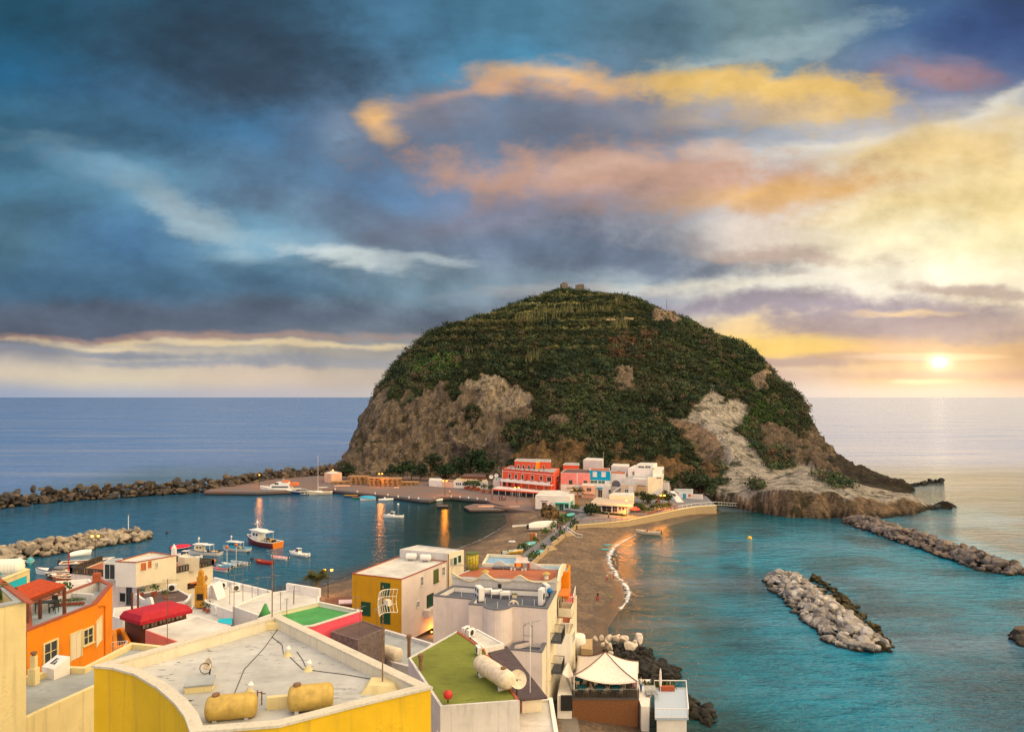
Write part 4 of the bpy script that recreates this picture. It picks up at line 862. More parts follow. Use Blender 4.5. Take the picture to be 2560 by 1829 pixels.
# ------------------------------------------------------------------ ground of the near village
gxs = np.arange(-95, 26, 1.5); gys = np.arange(12, 116, 1.5); a_, b_ = np.meshgrid(gxs, gys, indexing='ij'); a_, b_ = a_.ravel(), b_.ravel()
zz = np.interp(b_, [12, 40, 58, 75, 92, 112], [11, 10.5, 10, 7.5, 5.0, 1.2]); kx = np.clip((a_ + 4) / 8, 0, 1); zz = zz * (1 - kx) + np.interp(b_, [12, 60, 75, 116], [6, 2.5, 1.2, -.3]) * kx; kl = np.clip((-50 - a_) / 12, 0, 1); zz = np.where(b_ > 85, zz * (1 - kl) + np.minimum(zz, 2.5) * kl, zz)
zz = np.where(a_ > 7.5, np.minimum(zz, -1.5), zz); zz = np.where((b_ > 104) & (a_ < -35), np.minimum(zz, 1.0), zz)
gr = npmesh('ground', np.c_[a_, b_, zz], gridfaces(len(gxs), len(gys)), plaster('paving', (.20, .175, .16), .6, sc=1.5), True); tag(gr, kind='structure')
def polyG(c, z, L): return [G(c, x, y, z) for x, y in L]
# --- cream house cut by the left frame edge
r, f = house('cream_house', 'cream house cut by the left frame edge, with red tile edging', polyG('A', 26, [(232,618),(-80,684),(-300,560),(-80,380)]), 26, 10, CREAM, R_GREY, .9, .42, cope=R_GREY)
mb = MB(); a, b = G('A', 248, 622, 26.1), G('A', -60, 392, 26.1)
for i in range(22): p = a.lerp(b, i / 21); mb.bar(p + Vector((-.16, .06, .06)), p + Vector((.22, -.04, -.03)), .26, .06)
mb.build('tile_edging', RUST, r)
plant('shrub', 'green shrub on the terrace of the cream house at left', G('A', 10, 620, 25.3), .62, 0, (.05, .10, .02), False, n=160)
# --- low grey roof with skylight and chimney
r, f = house('terraced_house', 'low house with grey blue roof behind the yellow building', polyG('A', 19, [(-100,1830),(330,1600),(1010,1290),(1520,1060),(1490,1008),(1165,975),(745,1190),(600,1185),(215,1275),(-150,1400)]), 19, 9, CREAM, R_GREY, .35, .3)
t = thing('chimney', 'slim cream chimney standing on the grey blue roof', 'chimney', G('A', 300, 1358, 18.65)); p = G('A', 300, 1350, 18.65)
mb = MB(); mb.box(p + Vector((0, 0, .5)), (.46, .46, 1.0)); mb.box(p + Vector((0, 0, 1.35)), (.30, .30, .8)); mb.build('stack', CREAM, t, bevel=.02); mb = MB(); mb.tube([p + Vector((0, 0, 1.75)), p + Vector((0, 0, 1.86)), p + Vector((0, 0, 1.88)), p + Vector((0, 0, 1.98))], [.11, .12, .19, .17], 10); mb.build('cowl', RUSTM, t)
t = thing('skylight', 'sloping white skylight box with dark panes beside the chimney', 'skylight', G('A', 480, 1230, 18.65)); P4 = [G('A', 370, 1190, 19.3), G('A', 505, 1085, 19.6), G('A', 622, 1100, 19.75), G('A', 480, 1215, 19.3)]
mb = MB(); mb.hexa([Vector((p.x, p.y, 18.65)) for p in P4], P4); mb.build('box', WHITE, t)
cc = sum(P4, Vector((0, 0, 0))) / 4; ax, ay = (P4[3] - P4[0]) * .16, (P4[1] - P4[0]) * .16; nz_ = ax.cross(ay).normalized(); nz_ = nz_ if nz_.z > 0 else -nz_
for i in (-1, 1):
    for j in (-1, 0, 1): mb = MB(); o = cc + nz_ * .02 + ax * (i * .62) * 1.1 + ay * (j * .95); mb.hexa([o - ax * .45 - ay * .4, o + ax * .45 - ay * .4, o + ax * .45 + ay * .4, o - ax * .45 + ay * .4], [o - ax * .45 - ay * .4 + nz_ * .03, o + ax * .45 - ay * .4 + nz_ * .03, o + ax * .45 + ay * .4 + nz_ * .03, o - ax * .45 + ay * .4 + nz_ * .03]); mb.build('pane', GLASS, t)
# --- yellow building, nearest
YP = polyG('A', 25, [(835,1200),(2466,740),(3826,1390),(3106,1565),(2476,1730),(1700,1790),(1650,1650),(1560,1530),(1400,1390),(1200,1270),(1000,1215)])
YB, yf = house('yellow_house', 'large yellow house nearest the camera with weathered white flat roof', YP, 25, 11, YEL, R_WHITE, .45, .36, cope=plaster('worn_coping', (.62, .57, .47), .6, sc=2.5), inner=plaster('lining_white', (.74, .67, .52), .4, sc=2))
zr = 24.55
def onroof(c, x, y, z=zr): return G(c, x, y, z)
t = thing('aerial_plinth', 'concrete aerial plinth at the right end of the yellow house roof', 'plinth', onroof('B', 1620, 1370)); p = onroof('B', 1620, 1385); mb = MB(); mb.hexa([p + Vector((x, y, 0)) for x, y in ((-.75, -.6), (.75, -.6), (.75, .6), (-.75, .6))], [p + Vector((x, y, .28)) for x, y in ((-.5, -.42), (.5, -.42), (.5, .42), (-.5, .42))]); mb.build('block', CREAM, t)
antenna('grid_aerial', 'rusty mast with white grid dish on the plinth at the roof end', p + Vector((0, 0, .28)), 3.75, 'grid', -.9, None)
t = thing('aerial_plinth', 'low cream plinth at the far corner of the yellow house roof', 'plinth', onroof('B', 640, 850)); p2 = onroof('B', 640, 850); mb = MB(); mb.box(p2 + Vector((0, 0, .17)), (1.0, .7, .34), .3); mb.build('block', CREAM, t, bevel=.03)
antenna('mast_aerial', 'tall rusty lattice mast at the far corner of the yellow house roof', p2 + Vector((0, 0, .34)), 3.6, 'bar', .4, None)
t = thing('roof_hatch', 'low cream roof hatch with sloping lid on the white roof', 'hatch', onroof('A', 1770, 1400)); p = onroof('A', 1775, 1395); mb = MB(); mb.box(p + Vector((0, 0, .14)), (1.0, .62, .28), .25); mb.build('curb', CREAM, t); mb = MB(); mb.box(p + Vector((0, 0, .33)), (1.08, .7, .07), .25, .16); mb.build('lid', R_GREY, t)
for c, x, y, lab in (('B', 775, 1095, 'small white vent dome in the middle of the white roof'), ('B', 960, 1225, 'white capped vent pipe nearer the big ochre tank'), ('A', 2215, 1425, 'little rusty vent stub on the white roof at left')):
    p = onroof(c, x, y); t = thing('roof_vent', lab, 'vent', p); mb = MB(); mb.tube([p, p + Vector((0, 0, .10)), p + Vector((0, 0, .22))], [.2, .13, .09], 12); mb.build('base', CREAM, t); mb = MB(); mb.tube([p + Vector((.02, 0, .2)), p + Vector((.05, 0, .34)), p + Vector((.07, 0, .44))], [.09, .12, .03], 12); mb.build('cap', WHITE, t)
p = onroof('A', 1860, 1265); t = thing('satellite_dish', 'small dish with coiled cable on the white roof', 'dish', p); mb = MB(); mb.tube([p + Vector((.05, .05, .5)), p + Vector((-.02, -.03, .46)), p + Vector((-.07, -.08, .52))], [.02, .24, .28], 16, False); mb.build('reflector', CREAMT, t); mb = MB(); mb.tube([p, p + Vector((.05, .05, .5))], .03, 6); mb.tube([p + Vector((-.2 + .22 * math.cos(a), .05, .25 + .22 * math.sin(a))) for a in np.linspace(0, 9, 30)], .015, 5); mb.build('bracket', IRON, t)
for i, (c, L_, lab) in enumerate((('B', [(690,860),(560,1030),(400,1220),(290,1480)], 'thin black cable running down the white roof from the far mast'), ('B', [(640,930),(720,1000),(750,1080)], 'short black cable from the far mast to the vent dome'), ('B', [(800,1110),(900,1215),(1100,1240),(1330,1270),(1530,1310)], 'grey cable crossing the roof to the plinth'), ('B', [(860,1060),(900,1130),(950,1200)], 'dark cable looped between the two vents'))):
    mb = MB(); mb.tube([onroof(c, x, y) + Vector((.05 * math.sin(k * 2), 0, .02)) for k, (x, y) in enumerate(L_)], .014, 5); tag(mb.build('cable', IRON), lab, 'cable')
tank('water_tank', 'large ochre water tank at the near edge of the white roof', G('B', 985, 1460, 25.05), 1.62, .46, .22, OCHT)
tank('water_tank', 'lower ochre water tank beside the cream block wall', G('B', 280, 1545, 24.95), 1.75, .44, .22, OCHT)
t = thing('block_wall', 'short cream wall standing between the two ochre tanks', 'wall', G('B', 690, 1560, 24.55)); p = G('B', 690, 1560, 24.55); mb = MB(); mb.box(p + Vector((0, 0, .2)), (.75, .22, .5), .2); mb.build('masonry', CREAM, t)
for x, y in ((510,1520),(548,1530)):
    p = G('B', x, y, 24.55); mb = MB(); mb.tube([p, p + Vector((0, 0, .5))], .025, 6); mb.tube([p + Vector((0, 0, .42)), p + Vector((.14, 0, .42))], .02, 6); tag(mb.build('water_pipe', RUSTM), 'thin upright water pipe between the ochre tanks', 'pipe', 'pipes between the ochre tanks')
# --- green flat roof with rose wall
r, f = house('green_roofed_house', 'rose pink walled house with bright green flat roof', polyG('B', 17, [(1062,622),(1437,700),(1005,835),(600,880),(520,770),(705,703)]), 17, 8, ROSE, R_GREEN, .3, .22, mats={0: WHITE, 5: WARMW, 4: WHITE, 3: WHITE}, cope=plaster('worn_lip', (.66, .62, .56), .5, sc=2.5))
mb = MB(); p = G('B', 578, 745, 16.7); mb.tube([p, p + Vector((0, 0, .5)), p + Vector((.03, 0, 1.1))], [.6, .34, .1], 10); tag(mb.build('roof_cone', R_GREEN, None, True), 'green painted cone vent at the corner of the green roof', 'vent')
# --- white flats by the harbour
r, f = house('white_house', 'white flat roofed house between green roof and harbour', polyG('B', 15, [(560,545),(770,512),(1060,562),(1060,614),(705,703),(560,750),(290,655)]), 15, 5, WHITE, R_PALE, .12, .2)
fb = Face(G('B', 770, 512, 15), G('B', 1062, 562, 15), (0, 200)); mb = MB(); fb.box(mb, 0, fb.L, 14.8, 15.75, -.2, .1); mb.build('parapet', WHITE, r)
r, f = house('white_house', 'low white roofed house stepping down to the harbour water', polyG('K', 13.5, [(1310,165),(2045,345),(1990,430),(1600,575),(1200,430),(1165,290)]), 13.5, 3, WHITE, R_PALE, .12, .2)
fb = Face(G('K', 1310, 165, 13.5), G('K', 2045, 345, 13.5), (0, 200)); mb = MB(); fb.box(mb, 0, fb.L, 13.4, 13.95, -.25, .05); mb.build('parapet', WHITE, r)
p = [G('K', x, y, z) for x, y, z in ((1270,360,13.4),(1365,410,13.4),(1470,370,13.4),(1390,300,13.4))]; hi = [G('K', 1270, 262, 14.7), G('K', 1295, 268, 14.7), G('K', 1400, 240, 14.7), G('K', 1380, 236, 14.7)]; t = thing('stair_head', 'white wedge shaped stair head on the low white roof', 'stair head', p[0]); mb = MB(); mb.hexa(p, [Vector((a.x, a.y, 14.7)) for a in (p[0], p[0].lerp(p[1], .35), p[3].lerp(p[2], .35), p[3])]); mb.build('shell', WHITE, t)
for x, y in ((1425,240),(1600,275)): acunit('small white air conditioner on the harbour edge of the low white roof', G('K', x, y + 20, 13.4), -.9, 1.1)
for c, x, y, z, h, k, lab in (('K',1690,660,13,5.6,'yagi','aerial on the lane beside the teal canopy'),('K',1575,750,13.3,5.2,'yagi','striped aerial mast next to the canopy'),('K',1808,600,13,3.4,'bar','aerial with grey bucket below the low roof'),('K',1885,385,13.5,2.4,'bar','thin aerial at the harbour edge of the roof'),('K',2010,345,13.5,2.2,'bar','aerial by the parapet corner above the harbour'),('K',2110,330,13.5,2.3,'bar','right hand twin aerial above the harbour parapet'),('K',1520,520,12.9,2.8,'bar','thin aerial in the white courtyard'),('K',1255,480,12.9,2.0,'bar','short aerial beside the ochre oven'),('K',715,990,15.0,5.6,'yagi','orange rusty aerial in front of the red canopy'),('B',830,640,15,1.5,'bar','thin rod aerial on the white flat roof'),('B',715,690,15,1.8,'bar','leaning rod at the edge of the green roof'),('B',770,745,16.7,1.6,'bar','dark rod on the green roof'),('B',1378,710,16.9,1.5,'bar','rod aerial at the right corner of the green roof'),('B',1420,930,16.2,2.6,'bar','thin pole on the dark flat roof'),('B',1570,1000,12.8,3.4,'bar','thin pole beside the grid dish'),('C',1297,1560,14.5,6.0,'yagi','tall white aerial pole by the reed roof'),('B',1725,225,13.2,2.6,'bar','thin aerial behind the mustard house roof'),('F',480,1480,14.5,2.2,'bar','rod aerial on the white roof near the palm'),('N',366,215,13.5,5.,'bar','white pole on the far white houses'),('U',1735,350,2.,17.,'bar','tall slim pole under the cliff')):
    antenna('aerial', lab, G(c, x, y, z), h, k, random.uniform(0, 3), None, PVC if 'white' in lab[:12] else None)
# --- dark flat roof and light blue roof with tanks
r, f = house('dark_roofed_house', 'low house with dark brown flat roof under the rose wall', polyG('B', 16.4, [(1160,880),(1445,782),(1640,850),(1400,955)]), 16.4, 8, flat('dark_render', (.16, .12, .115), .9, var=.35), R_BRN, .06, .12)
r, f = house('blue_roofed_house', 'house with pale blue grey roof and old tanks behind the yellow house', polyG('B', 13.2, [(1390,950),(1650,858),(2085,985),(1850,1190),(1700,1150)]), 13.2, 7, GREYW, R_GREY, .3, .3)
tank('water_tank', 'cream water tank lying on the pale blue grey roof', G('B', 1690, 1070, 13.6), 2.2, .6, -.55, CREAMT, hatch=False)
tank('water_tank', 'rusty cream water tank behind the roof edge mast', G('B', 1500, 990, 13.5), 2.4, .55, -.45, CREAMT, hatch=False)
# --- mustard house
MP = polyG('B', 13.5, [(1350,370),(1790,420),(2190,260),(1780,212)])
r, f = house('mustard_house', 'two storey house with mustard front and white side wall', MP, 13.5, 5.5, MUST, R_PALE, .15, .15, mats={1: PALEP, 2: WHITE, 3: WHITE}, cope=RUST)
for rc in ((1612,455,1683,560),(1440,625,1507,727)): win(r, f[0], 'B', rc, frm=GRN_S)
win(r, f[0], 'B', (1612,650,1683,812), frm=GRN_S, name='door')
win(r, f[1], 'B', (2077,335,2112,440), mat=OLV_S, frm=OLV_S); win(r, f[1], 'B', (1960,395,1980,470), 'glass', frm=WFRM); win(r, f[1], 'B', (2150,310,2170,380), 'glass'); win(r, f[1], 'B', (1925,615,1945,660), 'glass'); win(r, f[1], 'B', (2018,555,2068,668), frm=DRK)
u0, u1, z0, z1 = f[1].rect('B', (1985,668,2075,745)); mb = MB(); f[1].box(mb, u0, u1, z0 + .15, z1, 0, .75); mb.build('balcony', PALEP, r)
for x, y, lab in ((1875,212,'white water tank at the left on the mustard house roof'), (2003,222,'white water tank at the right on the mustard house roof')): tank('water_tank', lab, G('B', x, y, 13.95), 1.55, .42, -.15, PVC, hatch=False)
_u, _z = f[1].hit('C', 405, 880); wl = f[1].pt(_u, _z, .3); wlo = f[1].pt(_u + .2, _z + .2, 1.1)
r, f = house('white_annex', 'cream white block with green shutters behind the mustard house', polyG('C', 14.6, [(140,150),(562,187),(710,157),(300,112)]), 14.6, 5, GREYW, R_PALE, .12, .15, mats={1: WARMW})
for rc in ((615,222,645,288),(655,205,683,268)): win(r, f[1], 'C', rc)
win(r, f[1], 'C', (590,232,606,290), 'glass'); mb = MB(); a = f[1].pt(.15, 14.5, .08); mb.tube([a, Vector((a.x, a.y, 8))], .06, 6); mb.build('drain_pipe', RUSTM, r)
# --- central white building
CP = polyG('C', 13.3, [(437,565),(790,597),(752,640),(880,652),(888,663),(905,672),(927,680),(955,686),(984,690),(1012,691),(1040,690),(1068,686),(1095,680),(1118,672),(1135,663),(1143,655),(1452,680),(1532,525),(830,492),(612,475)])
WB, f = house('white_apartment_house', 'large white building with dark roof terrace and half round stair tower', CP, 13.3, .6, PALEP, R_DARK, .55, .35, mats={16: WARMW}, cope=SLATE, inner=WHITE)  # right wall in warmer plaster: its lit look is put into the colour
WF = f
def conduit(fc, c, x0, y0, x1, y1):
    u0, u1, z0, z1 = fc.rect(c, (x0, y0, x1, y1)); mb = MB()
    for a, b in (((u0, z0), (u0, z1)), ((u1, z0), (u1, z1)), ((u0, (z0 + z1) / 2), (u1, (z0 + z1) / 2))): mb.bar(fc.pt(a[0], a[1], .03), fc.pt(b[0], b[1], .03), .03)
    for uu, sg in ((u0, 1), (u1, -1)): mb.bar(fc.pt(uu, z1, .05), fc.pt(uu + sg * .22, z1 + .12, .05), .07)
    mb.build('conduit', METAL, WB)
conduit(f[0], 'C', 530, 740, 602, 905); conduit(f[15], 'C', 1242, 828, 1318, 1002); conduit(f[0], 'C', 708, 752, 735, 860)
def rbalcony(c, quad_, z, railh=1.0, floor=R_DARK, rm=IRON, solid=False):
    P4 = [G(c, x, y, z) for x, y in quad_]; mb = MB(); mb.hexa([p - Vector((0, 0, .18)) for p in P4], P4); b = mb.build('balcony', floor, WB)
    if solid:
        mb = MB()
        for a, e in zip(P4[:-1], P4[1:]): mb.bar(a + Vector((0, 0, railh / 2)), e + Vector((0, 0, railh / 2)), .12, railh)
        mb.build('balustrade', WHITE, b)
    else: rail(b, P4, railh, rm)
ff = f[16]
def sidebal(c, xy0, xy1, out, solid=False, mat=R_DARK):
    (u0, z0), (u1, z1) = ff.hit(c, *xy0), ff.hit(c, *xy1); z = (z0 + z1) / 2; mb = MB(); ff.box(mb, min(u0, u1), max(u0, u1), z - .16, z, 0, out); b = mb.build('balcony', mat, WB)
    pts_ = [ff.pt(u0, z, .05), ff.pt(u0, z, out - .04), ff.pt(u1, z, out - .04), ff.pt(u1, z, .05)]
    if solid:
        mb = MB()
        for a, e in zip(pts_, pts_[1:]): mb.bar(a + Vector((0, 0, .5)), e + Vector((0, 0, .5)), .1, 1.)
        mb.build('balustrade', WARMW, b)
    else: rail(b, pts_, 1., IRON, .14)
sidebal('C', (1478,985), (1512,880), 1.25); sidebal('C', (1480,1262), (1508,1150), 1.25); sidebal('C', (1545,748), (1570,690), 1.6, True, R_TILE)
for rc in ((1462,1100,1476,1290),(1500,760,1520,930)): win(WB, ff, 'C', rc, frm=WARMW, mat=WARMW)
for rc in ((1548,590,1562,740),(1572,560,1586,700)): win(WB, ff, 'C', rc, mat=BRN_S, frm=WARMW, name='door')
u0, z0 = ff.hit('C', 1550, 560); mb = MB(); ff.box(mb, u0, u0 + 3.2, z0 - .1, z0 + .05, 0, 1.1); mb.build('canopy', flat('orange_canvas', (.72, .19, .03), .7), WB)
r, f = house('white_lean_to', 'low cream annex with slate edged terrace in front of the white building', polyG('C', 9.6, [(1118,1042),(1404,1066),(1456,948),(1400,935),(1140,990)]), 9.6, .8, PALEP, R_DARK, .5, .35, mats={1: WARMW}, cope=SLATE)
r, f = house('white_porch', 'white block with window at the beach foot of the white building', polyG('R', 8.3, [(235,150),(470,138),(532,-15),(300,-30)]), 8.3, .5, WHITE, R_PALE, .2, .2, mats={1: WARMW})
win(r, f[1], 'R', (490,105,518,235), 'glass'); mb = MB(); p = G('R', 560, 330, 1.5); mb.tube([p - Vector((0, 0, 1)), p + Vector((0, 0, 1.2)), p + Vector((0, 0, 1.9)), p + Vector((0, 0, 2.0))], [1.15, 1.15, 1.05, .2], 18); tag(mb.build('rounded_wall', WHITE, None, True), 'rounded white garden wall beside the white building', 'wall')
mb = MB(); mb.prism([G('R', 610, 325, 2.4), G('R', 755, 340, 2.4), G('R', 765, 190, 2.4), G('R', 610, 200, 2.4)], -.3, 2.4); tag(mb.build('stone_block', STONE), 'rough pale stone block at the top of the black rocks', 'block')
# roof clutter of the white building
zr2 = 12.75
acunit('tall twin fan unit on the dark roof at left', G('C', 848, 600, zr2), .35, 1.9, 2, None, 1.5); acunit('tall white plant unit on the dark roof at right', G('C', 1400, 640, zr2), -.3, 1.5, 1, None, 1.75); acunit('cream fan unit beside the tall white unit on the dark roof', G('C', 1440, 560, zr2), .3, 1.6, 2, None, 1.3)
for x, y, s, lab in ((1000,575,1.0,'white table shaped duct box at left on the dark roof'), (1073,585,.85,'white duct box at right on the dark roof'), (925,560,.7,'low grey duct box by the twin fan unit')):
    p = G('C', x, y, zr2); t = thing('duct_box', lab, 'duct box', p); mb = MB(); mb.box(p + Vector((0, 0, .62)), (1.35 * s, .95 * s, .35), .1); mb.build('casing', PVC, t, bevel=.02)
    for i in (-1, 1):
        for j in (-1, 1): mb = MB(); mb.bar(p + Vector((i * .6 * s, j * .4 * s, 0)), p + Vector((i * .6 * s, j * .4 * s, .5)), .06); mb.build('leg', PVC, t)
p = G('C', 1067, 510, zr2); mb = MB(); mb.box(p + Vector((0, 0, .4)), (1.5, .5, .75), .05); tag(mb.build('storage_chest', IRON, None, False, .03), 'black storage chest against the wavy wall', 'chest')
p = G('C', 1158, 580, zr2); t = thing('crate', 'small cream crate on the dark roof', 'crate', p); mb = MB(); mb.box(p + Vector((0, 0, .2)), (.55, .35, .4), .1); mb.build('body', CREAMT, t, bevel=.02); mb = MB(); mb.box(p + Vector((0, 0, .44)), (.62, .42, .07), .1); mb.build('lid', OLV_S, t)
p = G('C', 1150, 648, zr2); mb = MB(); mb.tube([p + Vector((.52 * math.cos(a), 0, .52 * math.sin(a))) for a in np.linspace(0, PI, 14)], .09, 8); mb.tube([p + Vector((-.1, .1, .25)), p + Vector((.1, .1, .25))], .3, 12); tag(mb.build('duct_elbow', CREAMT), 'cream hooped duct at the edge of the dark roof', 'duct')
for i, (x, y) in enumerate(((575,575),(688,578),(898,640),(1008,680),(1228,655),(1335,655))): p = G('C', x, y, zr2); mb = MB(); mb.tube([p, p + Vector((0, 0, .75))], .03, 6); tag(mb.build('rail_post', PVC), 'short white post along the slate edge of the dark roof', 'post', 'white posts of the dark roof')
for x, y, lab in ((930,470,'blue pressure vessel by the twin fan unit'), (1470,575,'blue pressure vessel at the right edge of the dark roof')): p = G('C', x, y, zr2); t = thing('pressure_vessel', lab, 'vessel', p); mb = MB(); mb.ball(p + Vector((0, 0, .75)), .3, 12, 8, (1, 1, 1.2)); mb.build('shell', BLUEP, t, True); mb = MB(); mb.tube([p, p + Vector((0, 0, .5))], .06, 6); mb.build('foot', IRON, t)
# --- brick terrace behind with wavy parapets
TP = polyG('C', 14.1, [(603,392),(1533,442),(1588,332),(826,306)])
r, f = house('terrace_house', 'white house with brick red roof terrace and wavy parapets', TP, 14.1, 3, GREYW, R_TILE, .05, .2, mats={1: WARMW})
profile_wall(r, f[0], 'C', [(603,352),(640,378),(700,412),(760,432),(820,418),(880,372),(912,368),(940,390),(1000,425),(1060,438),(1130,425),(1190,385),(1222,386),(1270,418),(1330,438),(1400,442),(1470,432),(1530,402)], 14.05, .22, GREYW, .012, capmat=CREAM)
fb = Face(TP[3], TP[2], (0, 200)); profile_wall(r, fb, 'C', [(826,300),(900,300),(960,285),(1020,252),(1050,258),(1110,295),(1200,305),(1290,268),(1330,270),(1400,305),(1480,320),(1585,325)], 14.05, .2, GREYW, .0)
profile_wall(r, f[1], 'C', [(1535,430),(1548,340),(1565,300),(1580,280),(1600,278)], 14.05, .25, WARMW, .012)
rail(r, [p + Vector((0, 0, .05)) for p in (TP[0], TP[1])], 1.35, METAL, 1.9, .03); rail(r, [p + Vector((0, 0, .05)) for p in (TP[3], TP[2])], 1.2, METAL, 1.9, .03)
p = G('C', 785, 325, 14.05); t = thing('tank_tower', 'round yellow tank on the brick red terrace', 'tank', p); mb = MB(); mb.tube([p, p + Vector((0, 0, 2.0))], .8, 18); mb.build('barrel', flat('yellow_tank', (.48, .38, .03), .5, sc=4, var=.4), t, True); mb = MB(); mb.tube([p + Vector((0, 0, 1.98)), p + Vector((0, 0, 2.1))], .86, 18); mb.tube([p + Vector((0, 0, .0)), p + Vector((0, 0, .16))], .86, 18); mb.build('rim', OLV_S, t); mb = MB()
for a in np.linspace(0, 2 * PI, 14)[:-1]: mb.bar(p + Vector((.81 * math.cos(a), .81 * math.sin(a), .1)), p + Vector((.81 * math.cos(a), .81 * math.sin(a), 2)), .04)
mb.build('rib', OLV_S, t)
p = G('C', 1050, 325, 14.05); t = thing('net_heap', 'heap of dark netting on the brick red terrace', 'netting', p); mb = MB()
for i in range(9): mb.ball(p + Vector((-1 + i * .26, .1 * math.sin(i * 3), .16)), .28, 8, 5, (1.1, .9, .7))
mb.build('netting', flat('netting', (.10, .10, .12), .9, var=.5, sc=14), t, True)
p = G('C', 1225, 330, 14.05); t = thing('barbecue', 'brick barbecue bench on the brick red terrace', 'barbecue', p); mb = MB(); mb.box(p + Vector((0, 0, .95)), (1.9, .6, .12)); mb.box(p + Vector((0, .2, 1.25)), (1.5, .15, .5)); mb.build('hood', PALEP, t)
for i in (-.85, 0, .85): mb = MB(); mb.box(p + Vector((i, 0, .45)), (.22, .55, .88)); mb.build('pier', TERRA, t)
for x, y in ((1130,335),(1160,338),(1228,342),(1255,340)): p = G('C', x, y, 14.06); mb = MB(); mb.tube([p, p + Vector((0, 0, .3))], [.12, .17], 10); tag(mb.build('bucket', PVC), 'white bucket on the brick red terrace', 'bucket', 'buckets on the brick red terrace')
for x, y, lab in ((900,430,'rusty capped grey flue beside the blue vessel'), (1440,450,'rusty capped cream flue by the terrace corner')): p = G('C', x, y + 60, zr2); t = thing('flue', lab, 'flue', p); mb = MB(); mb.tube([p, p + Vector((0, 0, 1.9))], .3, 12); mb.build('pipe', CREAMT, t, True); mb = MB(); mb.tube([p + Vector((0, 0, 1.95)), p + Vector((0, 0, 2.2))], [.52, .1], 12); mb.build('cowl', OCHT, t)
r, f = house('blue_roofed_house', 'house with sky blue flat roof beside the beach path', polyG('C', 12.3, [(870,275),(1165,282),(1222,205),(918,190)]), 12.3, 1.5, WARMW, R_BLUE, .4, .25, mats={1: ORNG})
r, f = house('blue_terrace_house', 'sky blue terrace strip behind the brick red terrace', polyG('C', 12.6, [(1300,332),(1590,342),(1600,285),(1330,278)]), 12.6, 1.5, WARMW, R_BLUE, .3, .2)
r, f = house('orange_side_house', 'narrow orange house wall facing the right hand beach', polyG('C', 14.3, [(1568,346),(1640,352),(1656,292),(1600,285)]), 14.3, 10.9, ORNG, R_GREY, .2, .2)
mb = MB(); P4 = [G('C', x, y, 8.6) for x, y in ((1605,640),(1680,640),(1700,545),(1640,545))]; mb.hexa([p - Vector((0, 0, .3)) for p in P4], P4); o = mb.build('red_terrace', REDP); tag(o, 'bright red tiled balcony on the beach side of the orange house', 'balcony'); rail(o, P4[:3], 1., WHITE, .25, .05)
r, f = house('beach_white_house', 'white house below the red balcony facing the beach', polyG('C', 8.2, [(1535,900),(1640,900),(1712,560),(1560,540)]), 8.2, .4, WARMW, R_TILE, .8, .2)
# --- mossy green roof, reed roof, white box roof
GP = polyG('C', 16.5, [(650,870),(216,1112),(500,1543),(1205,1492),(900,1042)])
r, f = house('moss_roofed_house', 'house with mossy green flat roof in front of the white building', GP, 16.5, 6, GREYW, R_MOSS, .06, .18, mats={3: TERRA, 4: TERRA})
tank('water_tank', 'long cream water tank lying across the mossy green roof', G('C', 975, 1235, 17.25), 4.3, .62, -1.02 + PI, CREAMT, hatch=True)
p = G('C', 850, 1270, 16.5); acunit('small grey box unit beside the long cream tank', p, .3, .9, 1, None); acunit('grey box unit at the upper end of the long cream tank', G('C', 838, 1080, 16.5), .3, .9, 1, None)
p = G('C', 568, 1510, 16.5); t = thing('ball_float', 'red ball on a short stand at the near edge of the mossy roof', 'ball', p); mb = MB(); mb.tube([p, p + Vector((0, 0, .3))], .05, 6); mb.build('stand', IRON, t); mb = MB(); mb.ball(p + Vector((0, 0, .5)), .3, 12, 8); mb.build('ball', REDP, t, True)
p = G('C', 1180, 1440, 16.2); t = thing('satellite_dish', 'round cream satellite dish between mossy roof and reed roof', 'dish', p); mb = MB(); c0 = p + Vector((0, 0, 1.0)); dd = Vector((.35, -.75, .45)).normalized(); mb.tube([c0 - dd * .02, c0 + dd * .06, c0 + dd * .2], [.05, .42, .62], 20, False); mb.build('reflector', CREAMT, t, True); mb = MB(); mb.tube([p, p + Vector((0, 0, .55)), c0], .05, 6); mb.tube([c0, c0 + dd * .55 + Vector((.1, 0, -.1))], .02, 5); mb.build('bracket', IRON, t)
mb = MB(); mb.tube([G('C', 880, 1085, 17.7) + Vector((0, 0, .5 * math.sin(a))) + Vector((.25 * math.cos(a), 0, 0)) for a in np.linspace(0, PI, 12)], .07, 8); tag(mb.build('hose', CREAMT), 'cream hose looped over the end of the long tank', 'hose')
for x, y, lab in ((222,1110,'short black chimney pipe at the left corner of the mossy roof'), (325,1300,'tall rusty chimney pipe on the left edge of the mossy roof')): p = G('C', x, y, 15.8); mb = MB(); mb.tube([p, p + Vector((0, 0, 1.5)), p + Vector((0, 0, 1.5)), p + Vector((0, 0, 1.75))], [.13, .13, .2, .2], 10); tag(mb.build('chimney_pipe', RUSTM), lab, 'chimney')
def reedmat():
    m, g = newmat('reed_mat'); n_ = g.noise(g.pos(9, 9, 9), 1.2, 4, .7); s_ = g.noise(g.pos(1.2, 14, 1), 1., 3, .6)
    g.bsdf(g.mix(g.rmp(g.m('ADD', g.m('MULTIPLY', n_, .5), g.m('MULTIPLY', s_, .5)), .35, .65), (.035, .024, .032), (.135, .098, .11)), .95, nrm=g.bump(g.m('ADD', n_, s_), .7, .08)); return m
REED = reedmat()
RP = [(905,1045),(1092,1020),(1160,1085),(1452,1458),(1200,1482)]
